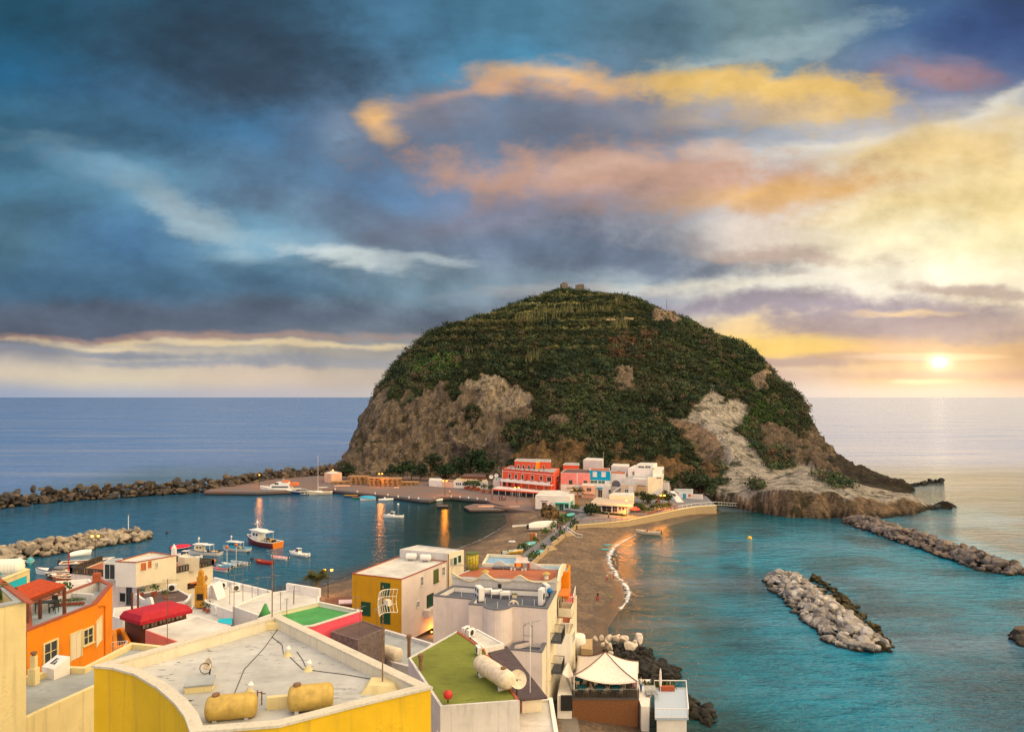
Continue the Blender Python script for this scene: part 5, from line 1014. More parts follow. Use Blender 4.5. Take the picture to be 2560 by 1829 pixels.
t = thing('reed_roof', 'dark purple brown reed roof beside the mossy roof', 'roof', G('C', 1150, 1250, 11)); top = polyG('C', 15.6, RP); mb = MB()
for k in range(4):
    a0, a1 = k / 4, (k + 1) / 4 + .02; A0, A1 = top[0].lerp(top[4], a0), top[0].lerp(top[4], min(1, a1)); B0, B1 = top[1].lerp(top[3], a0), top[1].lerp(top[3], min(1, a1)); z = Vector((0, 0, .12 - k * .035)); mb.hexa([A0 + z - Vector((0, 0, .12)), B0 + z - Vector((0, 0, .12)), B1 + z - Vector((0, 0, .16)), A1 + z - Vector((0, 0, .16))], [A0 + z, B0 + z, B1 + z - Vector((0, 0, .04)), A1 + z - Vector((0, 0, .04))])
mb.build('matting', REED, t); mb = MB(); mb.prism([inset(top, .3)[i] for i in range(5)], 4, 15.35); mb.build('wall', WARMW, t)
r, f = house('white_box_house', 'small white roof between mossy roof and half round tower', polyG('C', 16.1, [(705,880),(890,1030),(1068,988),(832,858)]), 16.1, 6, WHITE, R_PALE, .08, .15)
for x, y in ((725,905),(768,925)): acunit('dark fronted air conditioner on the edge of the small white roof', G('C', x, y, 16.1), -.6, .95)
r, f = house('white_eaves_house', 'white roof edge cut by the bottom frame edge below the mossy roof', polyG('C', 14.6, [(470,1570),(1490,1478),(1560,1900),(480,1900)]), 14.6, 5, WARMW, R_PALE, .1, .2, cope=WHITE)
# --- restaurant terrace by the water
t = RT = thing('restaurant_terrace', 'seaside restaurant terrace with brown reed front wall', 'terrace', (9.5, 81, 0)); DK = [D('R', 488, 985, 77.5), D('R', 1392, 1010, 77.5)]; zf = 3.25
DP = [(DK[0].x, 77.5), (DK[1].x, 77.5), (DK[1].x + .3, 86), (DK[0].x - .6, 86)]
mb = MB(); mb.prism(DP, zf - .25, zf); mb.build('deck', flat('deck_boards', (.10, .085, .08), .7, var=.3, sc=5), t); mb = MB(); mb.prism(inset(DP, .05), -1, zf - .26); mb.build('reed_wall', flat('reed_wall', (.20, .085, .035), .9, var=.5, sc=9, bump=.6), t)
rail(t, [(DP[3][0], DP[3][1], zf), (DP[0][0], DP[0][1], zf), (DP[1][0], DP[1][1], zf), (DP[2][0], DP[2][1], zf)], .95, METAL, .3, .035)
gm, g = newmat('terrace_glass'); tb = g.n('ShaderNodeBsdfTransparent'); gb = g.n('ShaderNodeBsdfGlossy'); gb.inputs[1].default_value = .05; tb.inputs[0].default_value = (.62, .64, .66, 1); ms = g.n('ShaderNodeMixShader'); ms.inputs[0].default_value = .12; g.nt.links.new(tb.outputs[0], ms.inputs[1]); g.nt.links.new(gb.outputs[0], ms.inputs[2]); g.nt.links.new(ms.outputs[0], g.n('ShaderNodeOutputMaterial').inputs[0])
mb = MB(); mb.box(((DP[0][0] + DP[1][0]) / 2, 77.44, zf + .45), (DP[1][0] - DP[0][0], .02, .8)); mb.build('glass_screen', gm, t)
CT = thing('awning', 'cream sail canopy over the restaurant terrace', 'awning', (9.5, 81, zf)); cor = [D('R', 515, 690, 77.8), D('R', 1372, 775, 77.6), D('R', 1382, 500, 84.5), D('R', 565, 415, 85.5)]; pk = D('R', 940, 515, 80.6) + Vector((0, 0, .9))
def sail(a, b, c, n=10, sag=.28):
    vs = []; fs = []
    for i in range(n + 1):
        for j in range(n + 1):
            u_, v_ = i / n, j / n; p = a.lerp(b, u_).lerp(c, v_) ; s_ = 2.0 * sag * 4 * (u_ * (1 - u_)) * (1 - v_) ** 1.2 + sag * .9 * math.sin(PI * v_); vs.append(p - Vector((0, 0, s_)))
    return vs, [(i * (n + 1) + j, (i + 1) * (n + 1) + j, (i + 1) * (n + 1) + j + 1, i * (n + 1) + j + 1) for i in range(n) for j in range(n)]
for i in range(4): mb = MB(); mb.add(*sail(cor[i], cor[(i + 1) % 4], pk + Vector((.02 * i, 0, .3)))); o = mb.build('sail', CANV, CT, True); so_ = o.modifiers.new('s', 'SOLIDIFY'); so_.thickness = .03
for i in range(4):
    mb = MB(); mb.tube([cor[i].lerp(pk + Vector((0, 0, .3)), k / 8) - Vector((0, 0, .25 * math.sin(PI * k / 8) - .04)) for k in range(9)], .05, 5); mb.build('seam', WOODB, CT)
for i in range(4): mb = MB(); mb.tube([Vector((cor[i].x, cor[i].y, zf)), cor[i]], .06, 8); mb.build('pole', WFRM, CT)
mb = MB(); mb.tube([Vector((pk.x, pk.y, zf)), pk + Vector((0, 0, .25))], .06, 8); mb.build('pole', WFRM, CT)
mb = MB(); mb.add(*sail(D('R', 345, 655, 78.5), D('R', 510, 690, 78), D('R', 440, 470, 84), 5, .2)); o = mb.build('side_awning', CANV, None, True); o.modifiers.new('s', 'SOLIDIFY').thickness = .03; tag(o, 'small cream side awning left of the sail canopy', 'awning')
mb = MB(); mb.prism([D('R', 290, 860, 77.2), D('R', 485, 865, 77.2), D('R', 500, 700, 84), D('R', 350, 700, 84)], -1, 3.6); o = mb.build('side_wall', WHITE); tag(o, 'white side block with doorway below the small side awning', 'block'); mb = MB(); mb.box(D('R', 410, 1060, 77.1), (1.2, .3, 1.6)); mb.build('doorway', DRK, o)
def cafechair(p, a):
    p = Vector(p); t = thing('chair', 'cream chair at the teal tables under the sail canopy', 'chair', p, 'chairs under the sail canopy'); d = Vector((math.cos(a), math.sin(a), 0)); s = Vector((-d.y, d.x, 0))
    mb = MB(); mb.box(p + Vector((0, 0, .45)), (.44, .44, .05), a); mb.build('seat', CREAMT, t); mb = MB(); mb.box(p - d * .2 + Vector((0, 0, .72)), (.04, .44, .44), a, 0, -.1); mb.build('backrest', CREAMT, t)
    for i in (-.19, .19):
        for j in (-.19, .19): mb = MB(); mb.bar(p + d * i + s * j, p + d * i + s * j + Vector((0, 0, .43)), .035); mb.build('leg', CREAMT, t)
for k, (x, Yt) in enumerate(((600, 81.2), (625, 78.7), (862, 81), (872, 78.6), (1085, 81), (1085, 78.6))):
    px, _ = q('R', x, 0); p = Vector(((px - 1280) / F * Yt, Yt, zf)); t = thing('table', 'square table with teal cloth under the sail canopy', 'table', p, 'tables under the sail canopy'); mb = MB(); mb.box(p + Vector((0, 0, .73)), (.95, .95, .04)); mb.hexa([p + Vector((a * .49, b * .49, .45)) for a, b in ((-1, -1), (1, -1), (1, 1), (-1, 1))], [p + Vector((a * .475, b * .475, .71)) for a, b in ((-1, -1), (1, -1), (1, 1), (-1, 1))]); mb.build('cloth', DARKT, t); mb = MB(); mb.tube([p, p + Vector((0, 0, .7))], .05, 6); mb.build('leg', IRON, t)
    for a in range(4): cafechair(p + Vector((math.cos(a * PI / 2 + .4), math.sin(a * PI / 2 + .4), 0)) * .85, a * PI / 2 + .4 + PI)
D2 = [D('R', 1610, 1125, 74.5), D('R', 2065, 1125, 74.5), D('R', 2030, 890, 82), D('R', 1600, 890, 82)]; z2 = 2.4
t = thing('sun_deck', 'pale blue boarded sun deck with white rails at the waterline', 'deck', (D2[0].x, 78, 0)); mb = MB(); mb.prism([(p.x, p.y) for p in D2], z2 - .2, z2); mb.build('boards', flat('blue_boards', (.42, .50, .62), .6, var=.12, sc=7), t); mb = MB(); mb.prism(inset([(p.x, p.y) for p in D2], .2), -1.5, z2 - .21); mb.build('base', WHITE, t)
rail(t, [(p.x, p.y, z2) for p in (D2[0], D2[1], D2[2], D2[3])], .95, PVC, 1.4, .05)
p = Vector((D2[3].x + .4, 80.5, z2)); t = thing('parasol', 'folded white parasol at the corner of the blue deck', 'parasol', p); mb = MB(); mb.tube([p, p + Vector((0, 0, 2.9))], .03, 6); mb.build('pole', PVC, t); mb = MB(); mb.tube([p + Vector((0, 0, .9)), p + Vector((0, 0, 1.3)), p + Vector((0, 0, 2.5)), p + Vector((0, 0, 2.95))], [.10, .16, .12, .03], 10); mb.build('canopy', CANV, t)
p = D('R', 1770, 880, 81.5); p.z = z2; t = thing('planter', 'red trough planter on the blue deck', 'planter', p); mb = MB(); mb.box(p + Vector((0, 0, .25)), (1.7, .5, .5)); mb.build('trough', TERRA, t)
for i, x in enumerate((1470,1560,1660,1730,1800)): pp = D('R', x, 790, 82.6); pp.z = 1.6; plant('shrub', ('leafy shrub along the back rail of the blue deck, in front of the black rocks'), pp, .75, .3, (.06, .075, .02), False, 'shrubs behind the blue deck', 110)
mb = MB(); mb.prism([(DP[1][0] + .1, 76.6), (D2[0].x - .2, 76.6), (D2[3].x, 84), (DP[2][0] + .1, 84)], -1, 2.7); tag(mb.build('landing', WHITE), 'white landing between the canopy terrace and the blue deck', 'landing')
for i, x in enumerate((1520, 1600)):
    px, _ = q('R', x, 0); p = Vector(((px - 1280) / F * 79.5, 79.5, 2.7)); t = thing('sun_lounger', 'grey sun lounger on the white landing', 'lounger', p, 'loungers on the landing'); mb = MB(); mb.box(p + Vector((0, 0, .3)), (.6, 1.2, .08)); mb.build('bed', METAL, t); mb = MB(); mb.box(p + Vector((0, .75, .5)), (.6, .6, .07), 0, .7); mb.build('backrest', METAL, t)
    for a in (-.25, .25):
        for b in (-.5, .5): mb = MB(); mb.bar(p + Vector((a, b, 0)), p + Vector((a, b, .28)), .04); mb.build('leg', METAL, t)
# ------------------------------------------------------------------ left part of the near village
# --- orange house with terrace and pergola
OP = polyG('A', 20.5, [(240,880),(850,640),(998,468),(886,421),(581,538),(230,640)])
r, f = house('orange_house', 'bright orange house with white doors and curved parapet', OP, 20.5, 11, ORNG, R_WET, .75, .28, cope=RUST, inner=GREYW)
win(r, f[0], 'A', (392,975,502,1140), 'glass', frm=CREAM); win(r, f[0], 'A', (630,895,716,1120), mat=WARMW, frm=CREAM, name='door'); win(r, f[0], 'A', (742,858,818,985), 'glass', frm=CREAM); win(r, f[1], 'A', (852,780,898,990), mat=WARMW, frm=CREAM, name='door')
mb = MB(); a = f[1].pt(f[1].hit('A', 925, 760)[0], 19.6, .08); mb.tube([f[1].pt(f[1].hit('A', 870, 690)[0], 20.2, .08), a, Vector((a.x, a.y, 13))], .06, 6); mb.build('drain_pipe', ORNG, r)
mb = MB(); u0, z0 = f[1].hit('A', 845, 1040); P4 = [f[0].pt(f[0].hit('A', 830, 1000)[0], 14.9, 0), f[1].pt(f[1].hit('A', 990, 940)[0], 14.9, 0), f[1].pt(f[1].hit('A', 990, 940)[0], 14.9, 1.2), f[0].pt(f[0].hit('A', 830, 1000)[0], 14.9, 1.2)]; mb.hexa([p - Vector((0, 0, .2)) for p in P4], P4); b = mb.build('balcony', R_GREY, r); rail(b, [P4[0], P4[3], P4[2], P4[1]], 1., PVC, .15, .025)
mb = MB(); p = G('V', 1835, 540, 20.6); mb.box(p + Vector((0, 0, .3)), (.55, .5, .7), .3); mb.build('chimney', TERRA, r)
mb = MB(); a, b = G('V', 1110, 890, 19.8), G('V', 1760, 930, 19.8); mb.bar(a + Vector((0, 0, .25)), b + Vector((0, 0, .25)), .25, .7); mb.build('planter_wall', GREYW, r)
for i in range(7): plant('potted_plant', 'small potted plant along the planter wall of the orange house terrace', G('V', 1150 + i * 70, 1010 - i * 4, 19.8), .26, 0, (.05, .09, .025), True, 'pots along the orange house terrace', 50)
plant('potted_plant', 'big leafy plant at the corner of the wet blue roof', G('V', 1230, 860, 19.9), .55, .1, (.06, .12, .03), True, n=90); plant('potted_plant', 'dark plant beside the pergola post', G('V', 1030, 960, 19.8), .45, .2, (.03, .06, .02), True, n=80)
pr = [G('V', 250, 700, 22.6), G('V', 760, 520, 22.6), G('V', 1220, 622, 22.3), G('V', 512, 890, 22.2)]
t = thing('pergola', 'terrace pergola with red tiled roof on dark posts', 'pergola', G('V', 760, 1000, 19.8)); mb = MB(); mb.hexa([p - Vector((0, 0, .15)) for p in pr], pr)
for i in range(26): a = pr[0].lerp(pr[3], i / 25); b = pr[1].lerp(pr[2], i / 25); mb.tube([a + Vector((0, 0, .02)), b + Vector((0, 0, .02))], .075, 6)
mb.build('tile_roof', flat('roof_tile', (.40, .055, .012), .8, sc=7, var=.3), t)
for p in pr: mb = MB(); mb.bar(Vector((p.x, p.y, 19.7)) * 1 , p - Vector((0, 0, .15)), .18); mb.build('post', WOODB, t)
mb = MB(); mb.bar(pr[3] - Vector((0, 0, .25)), pr[2] - Vector((0, 0, .25)), .14, .2); mb.build('beam', WOODB, t)
p = G('V', 850, 1120, 19.8); t = thing('table', 'dark garden table under the tiled pergola', 'table', p); mb = MB(); mb.box(p + Vector((0, 0, .72)), (1.2, .8, .05), .4); mb.build('top', IRON, t)
for a in (-.5, .5):
    for b in (-.3, .3): mb = MB(); mb.bar(p + Vector((a, b, 0)), p + Vector((a, b, .7)), .05); mb.build('leg', IRON, t)
for dx_, dy_, an in ((-1.0, .2, 0.), (.9, -.3, 3.), (.1, .8, -1.6)):
    c = p + Vector((dx_, dy_, 0)); t = thing('chair', 'dark garden chair by the table under the tiled pergola', 'chair', c, 'chairs under the tiled pergola'); d = Vector((math.cos(an), math.sin(an), 0)); mb = MB(); mb.box(c + Vector((0, 0, .44)), (.45, .45, .05), an); mb.build('seat', IRON, t); mb = MB(); mb.box(c - d * .22 + Vector((0, 0, .72)), (.04, .45, .5), an); mb.build('backrest', IRON, t)
    for a in (-.2, .2):
        for b in (-.2, .2): mb = MB(); mb.bar(c + Vector((a, b, 0)), c + Vector((a, b, .42)), .04); mb.build('leg', IRON, t)
# --- turquoise house
r, f = house('turquoise_house', 'turquoise house with cream roof edge and white tank', polyG('V', 22.6, [(-250,650),(0,556),(556,338),(330,290),(-250,420)]), 22.6, 12, TURQ, R_GREY, .3, .3, cope=CREAM)
mb = MB(); 
for k in (0, 1): f[k].box(mb, 0, f[k].L, 22.28, 22.58, .0, .03)
f[1].box(mb, f[1].L - .35, f[1].L, 12, 22.27, .0, .03); mb.build('trim', CREAM, r)
p = G('V', 150, 430, 22.3); t = thing('water_tank', 'big white ribbed plastic tank on the turquoise house', 'water tank', p); mb = MB()
for i in range(7): mb.ball(p + Vector((-.72 + i * .24, .03 * i, .62)), .62, 16, 12, (.55, .85, 1.0))
mb.build('barrel', flat('white_tank', (.80, .76, .68), .5, var=.08), t, True); mb = MB(); mb.box(p + Vector((0, .1, .06)), (2., 1., .12)); mb.build('cradle', GREYW, t)
house('white_house', 'blue shaded white house wall between pergola and harbour boats', polyG('V', 16.5, [(1000,640),(1750,575),(1700,500),(1060,545)]), 16.5, 4, WHITE, R_PALE, .2, .2)
# --- white villa with dark balustrade
VP = polyG('A', 11.8, [(1275,425),(1890,292),(1572,264),(900,258),(632,364)])
r, f = house('white_villa', 'white villa with dark balustrade round its roof terrace above the harbour', VP, 11.8, 4, WARMW, R_TILE, .1, .2, mats={4: PALEP})
def balus(pts):
    mb = MB()
    for a, b in zip(pts, pts[1:]):
        L = (b - a).length; mb.bar(a + Vector((0, 0, .85)), b + Vector((0, 0, .85)), .16, .14); mb.bar(a + Vector((0, 0, .08)), b + Vector((0, 0, .08)), .18, .14); k = int(L / .42)
        for i in range(k + 1): p = a.lerp(b, i / k); mb.bar(p, p + Vector((0, 0, .85)), .17 if i % 4 else .26)
    mb.build('balustrade', flat('dark_balustrade', (.075, .062, .050), .8, sc=6, var=.4), r)
VV = [Vector((p.x, p.y, 11.8)) for p in VP]; balus([VV[3], VV[4], VV[0], VV[1], VV[2]])
win(r, f[4], 'A', (1066,538,1116,614), frm=GREYW, mat=DRK); win(r, f[4], 'A', (1128,450,1168,640), 'glass', frm=SLATE, name='window'); win(r, f[0], 'A', (1672,448,1778,482), mat=BRN_S, frm=DRK)
u0, u1, z0, z1 = f[0].rect('A', (1680,425,1772,445)); mb = MB(); f[0].box(mb, u0, u1, z0, z0 + .12, 0, .55); mb.build('canopy', ORG_S, r); mb = MB(); u0, z0 = f[0].hit('A', 1825, 400); mb.tube([f[0].pt(u0, z0 - .5, .1), f[0].pt(u0, z0, .2), f[0].pt(u0, z0 + .3, .1)], [.05, .22, .12], 8); mb.build('lantern', WOODT, r)
r2, f2 = house('villa_penthouse', 'white upper block with orange shutters on the villa roof terrace', polyG('A', 14.9, [(1027,262),(1206,270),(1565,208),(1345,176)]), 14.9, 11.75, WARMW, R_PALE, .12, .15, mats={0: WHITE}, cope=RUST)
for rc in ((1257,276,1290,328),(1318,258,1340,308)): win(r2, f2[1], 'A', rc, mat=ORG_S, frm=ORG_S)
win(r2, f2[1], 'A', (1382,270,1398,310), 'glass'); p = G('A', 1545, 205, 14.9); mb = MB(); mb.box(p + Vector((0, 0, .5)), (.5, .5, 1.)); mb.tube([p + Vector((0, 0, 1.)), p + Vector((0, 0, 1.5))], [.3, .05], 10); mb.build('chimney', WHITE, r2)
r3, f3 = house('glazed_room', 'grey framed glass sun room beside the orange shuttered block', polyG('A', 14.1, [(918,262),(1026,268),(1090,230),(975,232)]), 14.1, 11.75, WFRM, R_GREY, .05, .1)
u0, u1, z0, z1 = f3[0].rect('A', (930,280,1020,362))
for k in range(2): mb = MB(); f3[0].box(mb, u0 + (u1 - u0) * (k * .5 + .03), u0 + (u1 - u0) * (k * .5 + .47), 11.9, 13.8, -.02, .03); mb.build('pane', GLASS, r3)
r4, f4 = house('white_block', 'small white block at the back of the villa terrace near the fishing boat', polyG('A', 13.6, [(1580,215),(1640,225),(1770,225),(1640,190)]), 13.6, 11.7, WARMW, R_PALE, .1, .1)
for i, (x, y) in enumerate(((1650,300),(1665,285),(1530,300),(1500,315))): plant('potted_plant', 'terracotta pot plant on the villa roof terrace', G('A', x, y, 11.75), .3, 0, (.07, .08, .03), True, 'pots on the villa roof terrace', 40)
# --- red canopy restaurant
AP = polyG('A', 15.6, [(1108,728),(1252,772),(1655,672),(1497,618)])
r, f = house('red_canopy_house', 'brown timber veranda house under a crimson canopy', AP, 15.6, 10.5, WOODB, R_BRN, .1, .1)
for rc in ((1265,778,1325,850),(1340,758,1397,832),(1415,738,1472,806),(1490,720,1548,787),(1562,700,1620,762)): win(r, f[1], 'A', rc, 'glass', frm=WOODB, mat=flat('curtain_pane', (.52, .48, .38), .4))
ca = polyG('A', 16.25, [(1100,692),(1258,738),(1672,642),(1500,600)]); mb = MB(); n_ = 8; mid = [p.copy() for p in ca]
top = [Vector((p.x, p.y, 16.35)) for p in inset(ca, .5)]; lo = [Vector((p.x, p.y, 15.75)) for p in inset(ca, -.25)]; val = [p - Vector((0, 0, .3)) for p in lo]
for k in range(len(ca)):
    j = (k + 1) % 4; up_ = [Vector((ca[i].x, ca[i].y, 16.2)) for i in (k, j)]; mb.quad(lo[k], lo[j], up_[1], up_[0]); mb.quad(up_[0], up_[1], top[j], top[k]); mb.quad(val[k], val[j], lo[j], lo[k])
mb.quad(*top); o = mb.build('canopy', REDC, r)
for x, y in ((1172,915),(1226,870)): p = G('A', x, y, 11.5); mb = MB(); mb.bar(p, Vector((p.x, p.y, 15.9)), .16); mb.build('post', WOODB, r)
r, f = house('pink_house', 'salmon pink house with plain white flat roof in front of the red canopy', polyG('A', 15.4, [(1290,866),(1592,977),(2095,846),(1750,742)]), 15.4, 9, WHITE, R_PALE, .04, .12, mats={0: PINK})
r, f = house('terracotta_house', 'small terracotta courtyard house below the orange house', polyG('A', 14, [(1000,862),(1012,1030),(1165,978),(1096,840)]), 14, 9, ORNG, R_BRN, .5, .3)
r, f = house('white_court_house', 'white courtyard house with curved wall and dark round terrace', polyG('A', 13.2, [(1210,560),(1372,648),(1640,612),(1700,566),(1560,492),(1250,536)]), 13.2, 7, WHITE, R_BRN, .12, .15)
profile_wall(r, f[0], 'A', [(1210,540),(1230,545),(1262,575),(1300,592),(1330,575),(1355,578),(1372,640)], 13.0, .25, WHITE, .01); profile_wall(r, f[2], 'A', [(1640,610),(1660,590),(1680,550),(1698,545)], 13.0, .25, WHITE, .01)
house('white_step_house', 'low white roof between orange house and curved courtyard wall', polyG('A', 13.6, [(1000,745),(1090,770),(1240,652),(1010,668)]), 13.6, 8, WHITE, R_PALE, .1, .15)
for x, y, rr in ((1370,560,.6),(1470,585,.45),(1260,560,.4)): plant('shrub', 'green shrub on the dark round courtyard terrace', G('A', x, y, 13.1), rr, 0, (.06, .10, .03), True, 'shrubs on the round courtyard terrace', 80)
p = G('A', 1785, 660, 12.6); t = thing('garden_oven', 'ochre stepped garden oven beside the white stairs', 'oven', p); mb = MB(); mb.box(p + Vector((0, 0, 1.2)), (1.1, .8, 2.4)); mb.box(p + Vector((0, 0, 2.9)), (.75, .6, 1.)); mb.box(p + Vector((0, 0, 3.6)), (.5, .45, .6)); mb.tube([p + Vector((0, 0, 3.9)), p + Vector((0, 0, 4.2))], [.28, .12], 10); mb.build('chimney_stack', flat('ochre_brick', (.52, .24, .02), .8, sc=5, var=.3), t, bevel=.04); mb = MB(); mb.box(p + Vector((.05, -.42, 1.2)), (.7, .06, .7)); mb.build('oven_mouth', DRK, t)
acunit('white air conditioner on the courtyard wall below the villa', G('A', 1525, 525, 13.2), -1.2, 1.3, 1, None)
house('white_court_house', 'white lower court with teal canopy between oven and yellow house', polyG('K', 12.6, [(930,640),(1200,660),(1560,740),(1900,640),(1600,560),(1200,440),(1050,470)]), 12.6, 7, WHITE, R_PALE, .15, .15)
P4 = polyG('K', 14.2, [(1360,690),(1545,720),(1560,640),(1385,650)]); t = thing('canopy', 'small teal sheet canopy in the white court', 'canopy', G('K', 1450, 720, 12.5)); mb = MB(); mb.hexa([p - Vector((0, 0, .06)) for p in P4], P4); mb.build('sheet', TURQ, t)
for p in P4: mb = MB(); mb.bar(Vector((p.x, p.y, 12.4)), p - Vector((0, 0, .06)), .06); mb.build('post', IRON, t)
for x, y in ((1190,520),(1230,545),(1260,510)): plant('potted_plant', 'red potted plant cluster beside the ochre oven', G('K', x, y + 20, 12.6), .42, 0, (.05, .08, .03), True, 'plants beside the ochre oven', 60)
p = G('K', 1350, 580, 12.6); acunit('white unit on the floor of the white court', p, .4, 1.2, 1, None)
palm('bushy palm beside the twin street lamp by the harbour beach', G('B', 1040, 640, 4.5) , 4.2, 3.0, 44, 5)
mb = MB(); P4 = polyG('B', 8.2, [(1232,598),(1350,595),(1350,625),(1232,632)]); mb.hexa([p - Vector((0, 0, .1)) for p in P4], P4); o = mb.build('market_awning', plaster('pink_sheet', (.72, .52, .54), .2)); tag(o, 'pale pink sheet awning behind the green roof', 'awning')
mb = MB(); mb.prism(polyG('B', 4.2, [(1080,640),(1350,640),(1350,560),(1120,590)]), 1, 4.2); tag(mb.build('beach_kiosk', WOODB), 'low brown beach shed behind the green roof', 'shed')
# ------------------------------------------------------------------ quay, path, promenade
def slab(name, L, z0, z1, mat, kind='structure'):
    mb = MB(); mb.prism([(p[0], p[1]) for p in L], z0, z1); o = mb.build(name, mat); tag(o, kind=kind); return o
def pavmat(name, a, b):
    m, g = newmat(name); n1 = g.noise(g.pos(), .12, 5, .6); n2 = g.noise(g.pos(), 1.4, 4, .65); c = g.mix(g.rmp(g.m('ADD', g.m('MULTIPLY', n1, .7), g.m('MULTIPLY', n2, .3)), .40, .60), a, b)
    z = g.sep(g.pos())[2]; c = g.mix(g.rmp(z, .75, .3), c, (.02, .018, .015)); g.bsdf(c, .9, nrm=g.bump(n2, .3, .05), spec=.2); return m
QM = pavmat('quay_paving', (.145, .132, .142), (.19, .115, .095)); PM = pavmat('path_paving', (.15, .155, .18), (.19, .185, .20)); TW = STONE
qf = [G(c, x, y, 1.3) for c, x, y in (('F',-320,455),('T',0,690),('T',600,672),('T',1190,652),('T',1560,692),('T',2273,766),('U',700,682),('U',842,690),('U',1025,640),('U',1180,636),('U',1740,692),('U',1830,735),('U',2060,790),('M',120,1100),('M',400,1135),('M',800,1190),('M',1200,1225),('M',1800,1215),('M',2050,1170))]
slab('quay', qf + [Vector((38, 235, 0)), Vector((62, 240, 0)), Vector((66, 262, 0)), Vector((58, 300, 0)), Vector((-70, 312, 0)), Vector((-118, 318, 0))], -3, 1.3, QM)
slab('pier', [G(c, x, y, .9) for c, x, y in (('U',1385,792),('U',1560,748),('U',1730,752),('M',420,1050),('M',740,1130),('M',250,1170),('U',1480,845))], -2, .9, QM)
slab('pier', [G('U', 960, 790, .6), G('U', 1140, 790, .6), G('U', 1140, 765, .6), G('U', 980, 765, .6)], -2, .6, QM)
pl = [(1100,535),(1010,585),(950,640),(870,690),(780,755),(700,810),(640,850),(575,895),(520,940),(470,1010)]; pr_ = [(1180,545),(1110,590),(1060,640),(1000,690),(960,730),(900,765),(840,815),(785,855),(740,905),(690,950),(640,1000),(570,1070)]
def ribbon(name, A, B, z, mat, n=24):
    def rs(L):
        L = [Vector(G('D', x, y, z)) for x, y in L]; d = [0]
        for a, b in zip(L, L[1:]): d.append(d[-1] + (b - a).length)
        o = []
        for i in range(n):
            t = d[-1] * i / (n - 1); k = 0
            while k < len(d) - 2 and t > d[k + 1]: k += 1
            o.append(L[k].lerp(L[k + 1], (t - d[k]) / (d[k + 1] - d[k])))
        return o
    a, b = rs(A), rs(B); mb = MB()
    for i in range(n - 1): mb.hexa([Vector((p.x, p.y, -.5)) for p in (a[i], a[i + 1], b[i + 1], b[i])], [a[i], a[i + 1], b[i + 1], b[i]])
    o = mb.build(name, mat); tag(o, kind='structure'); return a, b
ribbon('path', pl, pr_, 2.05, PM)
prf = [(1005,702),(1150,690),(1300,678),(1450,660),(1600,628),(1750,597),(1900,566),(2060,540),(2240,528)]
PRF = [G('D', x, y - 18, 2.5) for x, y in prf]
slab('promenade', PRF + [Vector((66, 243, 0)), Vector((58, 246, 0)), Vector((38, 236, 0)), Vector((24, 222, 0)), Vector((16, 212, 0)), G('D', 1100, 570, 2.5)], -.5, 2.5, PM)
t = thing('retaining_wall', 'tan stone retaining wall under the promenade along the beach', 'wall', PRF[0]); mb = MB()
for a, b in zip(PRF, PRF[1:]): mb.bar(Vector((a.x, a.y, 1.0)), Vector((b.x, b.y, 1.0)), .35, 3.1)
mb.build('masonry', TW, t); mb = MB()
for a, b in zip(PRF, PRF[1:]): mb.bar(a + Vector((0, 0, .08)), b + Vector((0, 0, .08)), .5, .16)
mb.build('coping', CREAM, t)
t = thing('promenade_railing', 'brown rusty railing along the beach promenade', 'railing', PRF[0]); rail(t, [p + Vector((0, .3, .15)) for p in PRF[:7]], 1., flat('rail_brown', (.26, .13, .06), .7, var=.4), 1.6, .07)
t = thing('jetty_railing', 'white post railing on the short jetty below the pale headland', 'railing', PRF[6]); rail(t, [p + Vector((0, .3, .15)) for p in PRF[6:]] + [D('J', 640, 1480, 231)], 1., PVC, 1.8, .07)
def stonewall(label, pts_, h=1.1, c='D', z=2.0):
    P = [G(c, x, y, z) for x, y in pts_]; t = thing('garden_wall', label, 'wall', P[0]); mb = MB()
    for a, b in zip(P, P[1:]): mb.bar(Vector((a.x, a.y, z - .6)), Vector((b.x, b.y, z - .6)), .4, 1.2 + h)
    mb.build('masonry', TW, t); return P
stonewall('tan stone wall beside the upper beach steps', [(1000,690),(955,728)]); stonewall('tan stone wall between the two flights of beach steps', [(890,775),(840,818),(780,862)]); stonewall('tan stone wall beside the path nearest the blue roofs', [(735,915),(690,952),(640,1000),(590,1050)])
for x, y, lab in ((945,775,'stone steps from the path to the beach beside the white handrail'), (780,905,'stone steps from the path to the beach nearer the blue roofs')):
    p = G('D', x, y, 1.6); t = thing('steps', lab, 'steps', p); d = Vector((.72, -.69, 0))
    for i in range(5): mb = MB(); mb.box(p + d * (i * .55 - 1.1) + Vector((0, 0, .25 - i * .28)), (.62, 3.2, .9), math.atan2(d.y, d.x)); mb.build('step', STONE, t)
t = thing('handrail', 'white wooden handrail beside the upper beach steps', 'handrail', G('O', 1300, 480, 2)); P = [G('O', 1270, 470, 2.6), G('O', 1420, 580, 1.5), G('O', 1530, 600, 1.2)]; rail(t, P, .9, PVC, 1.2, .08)
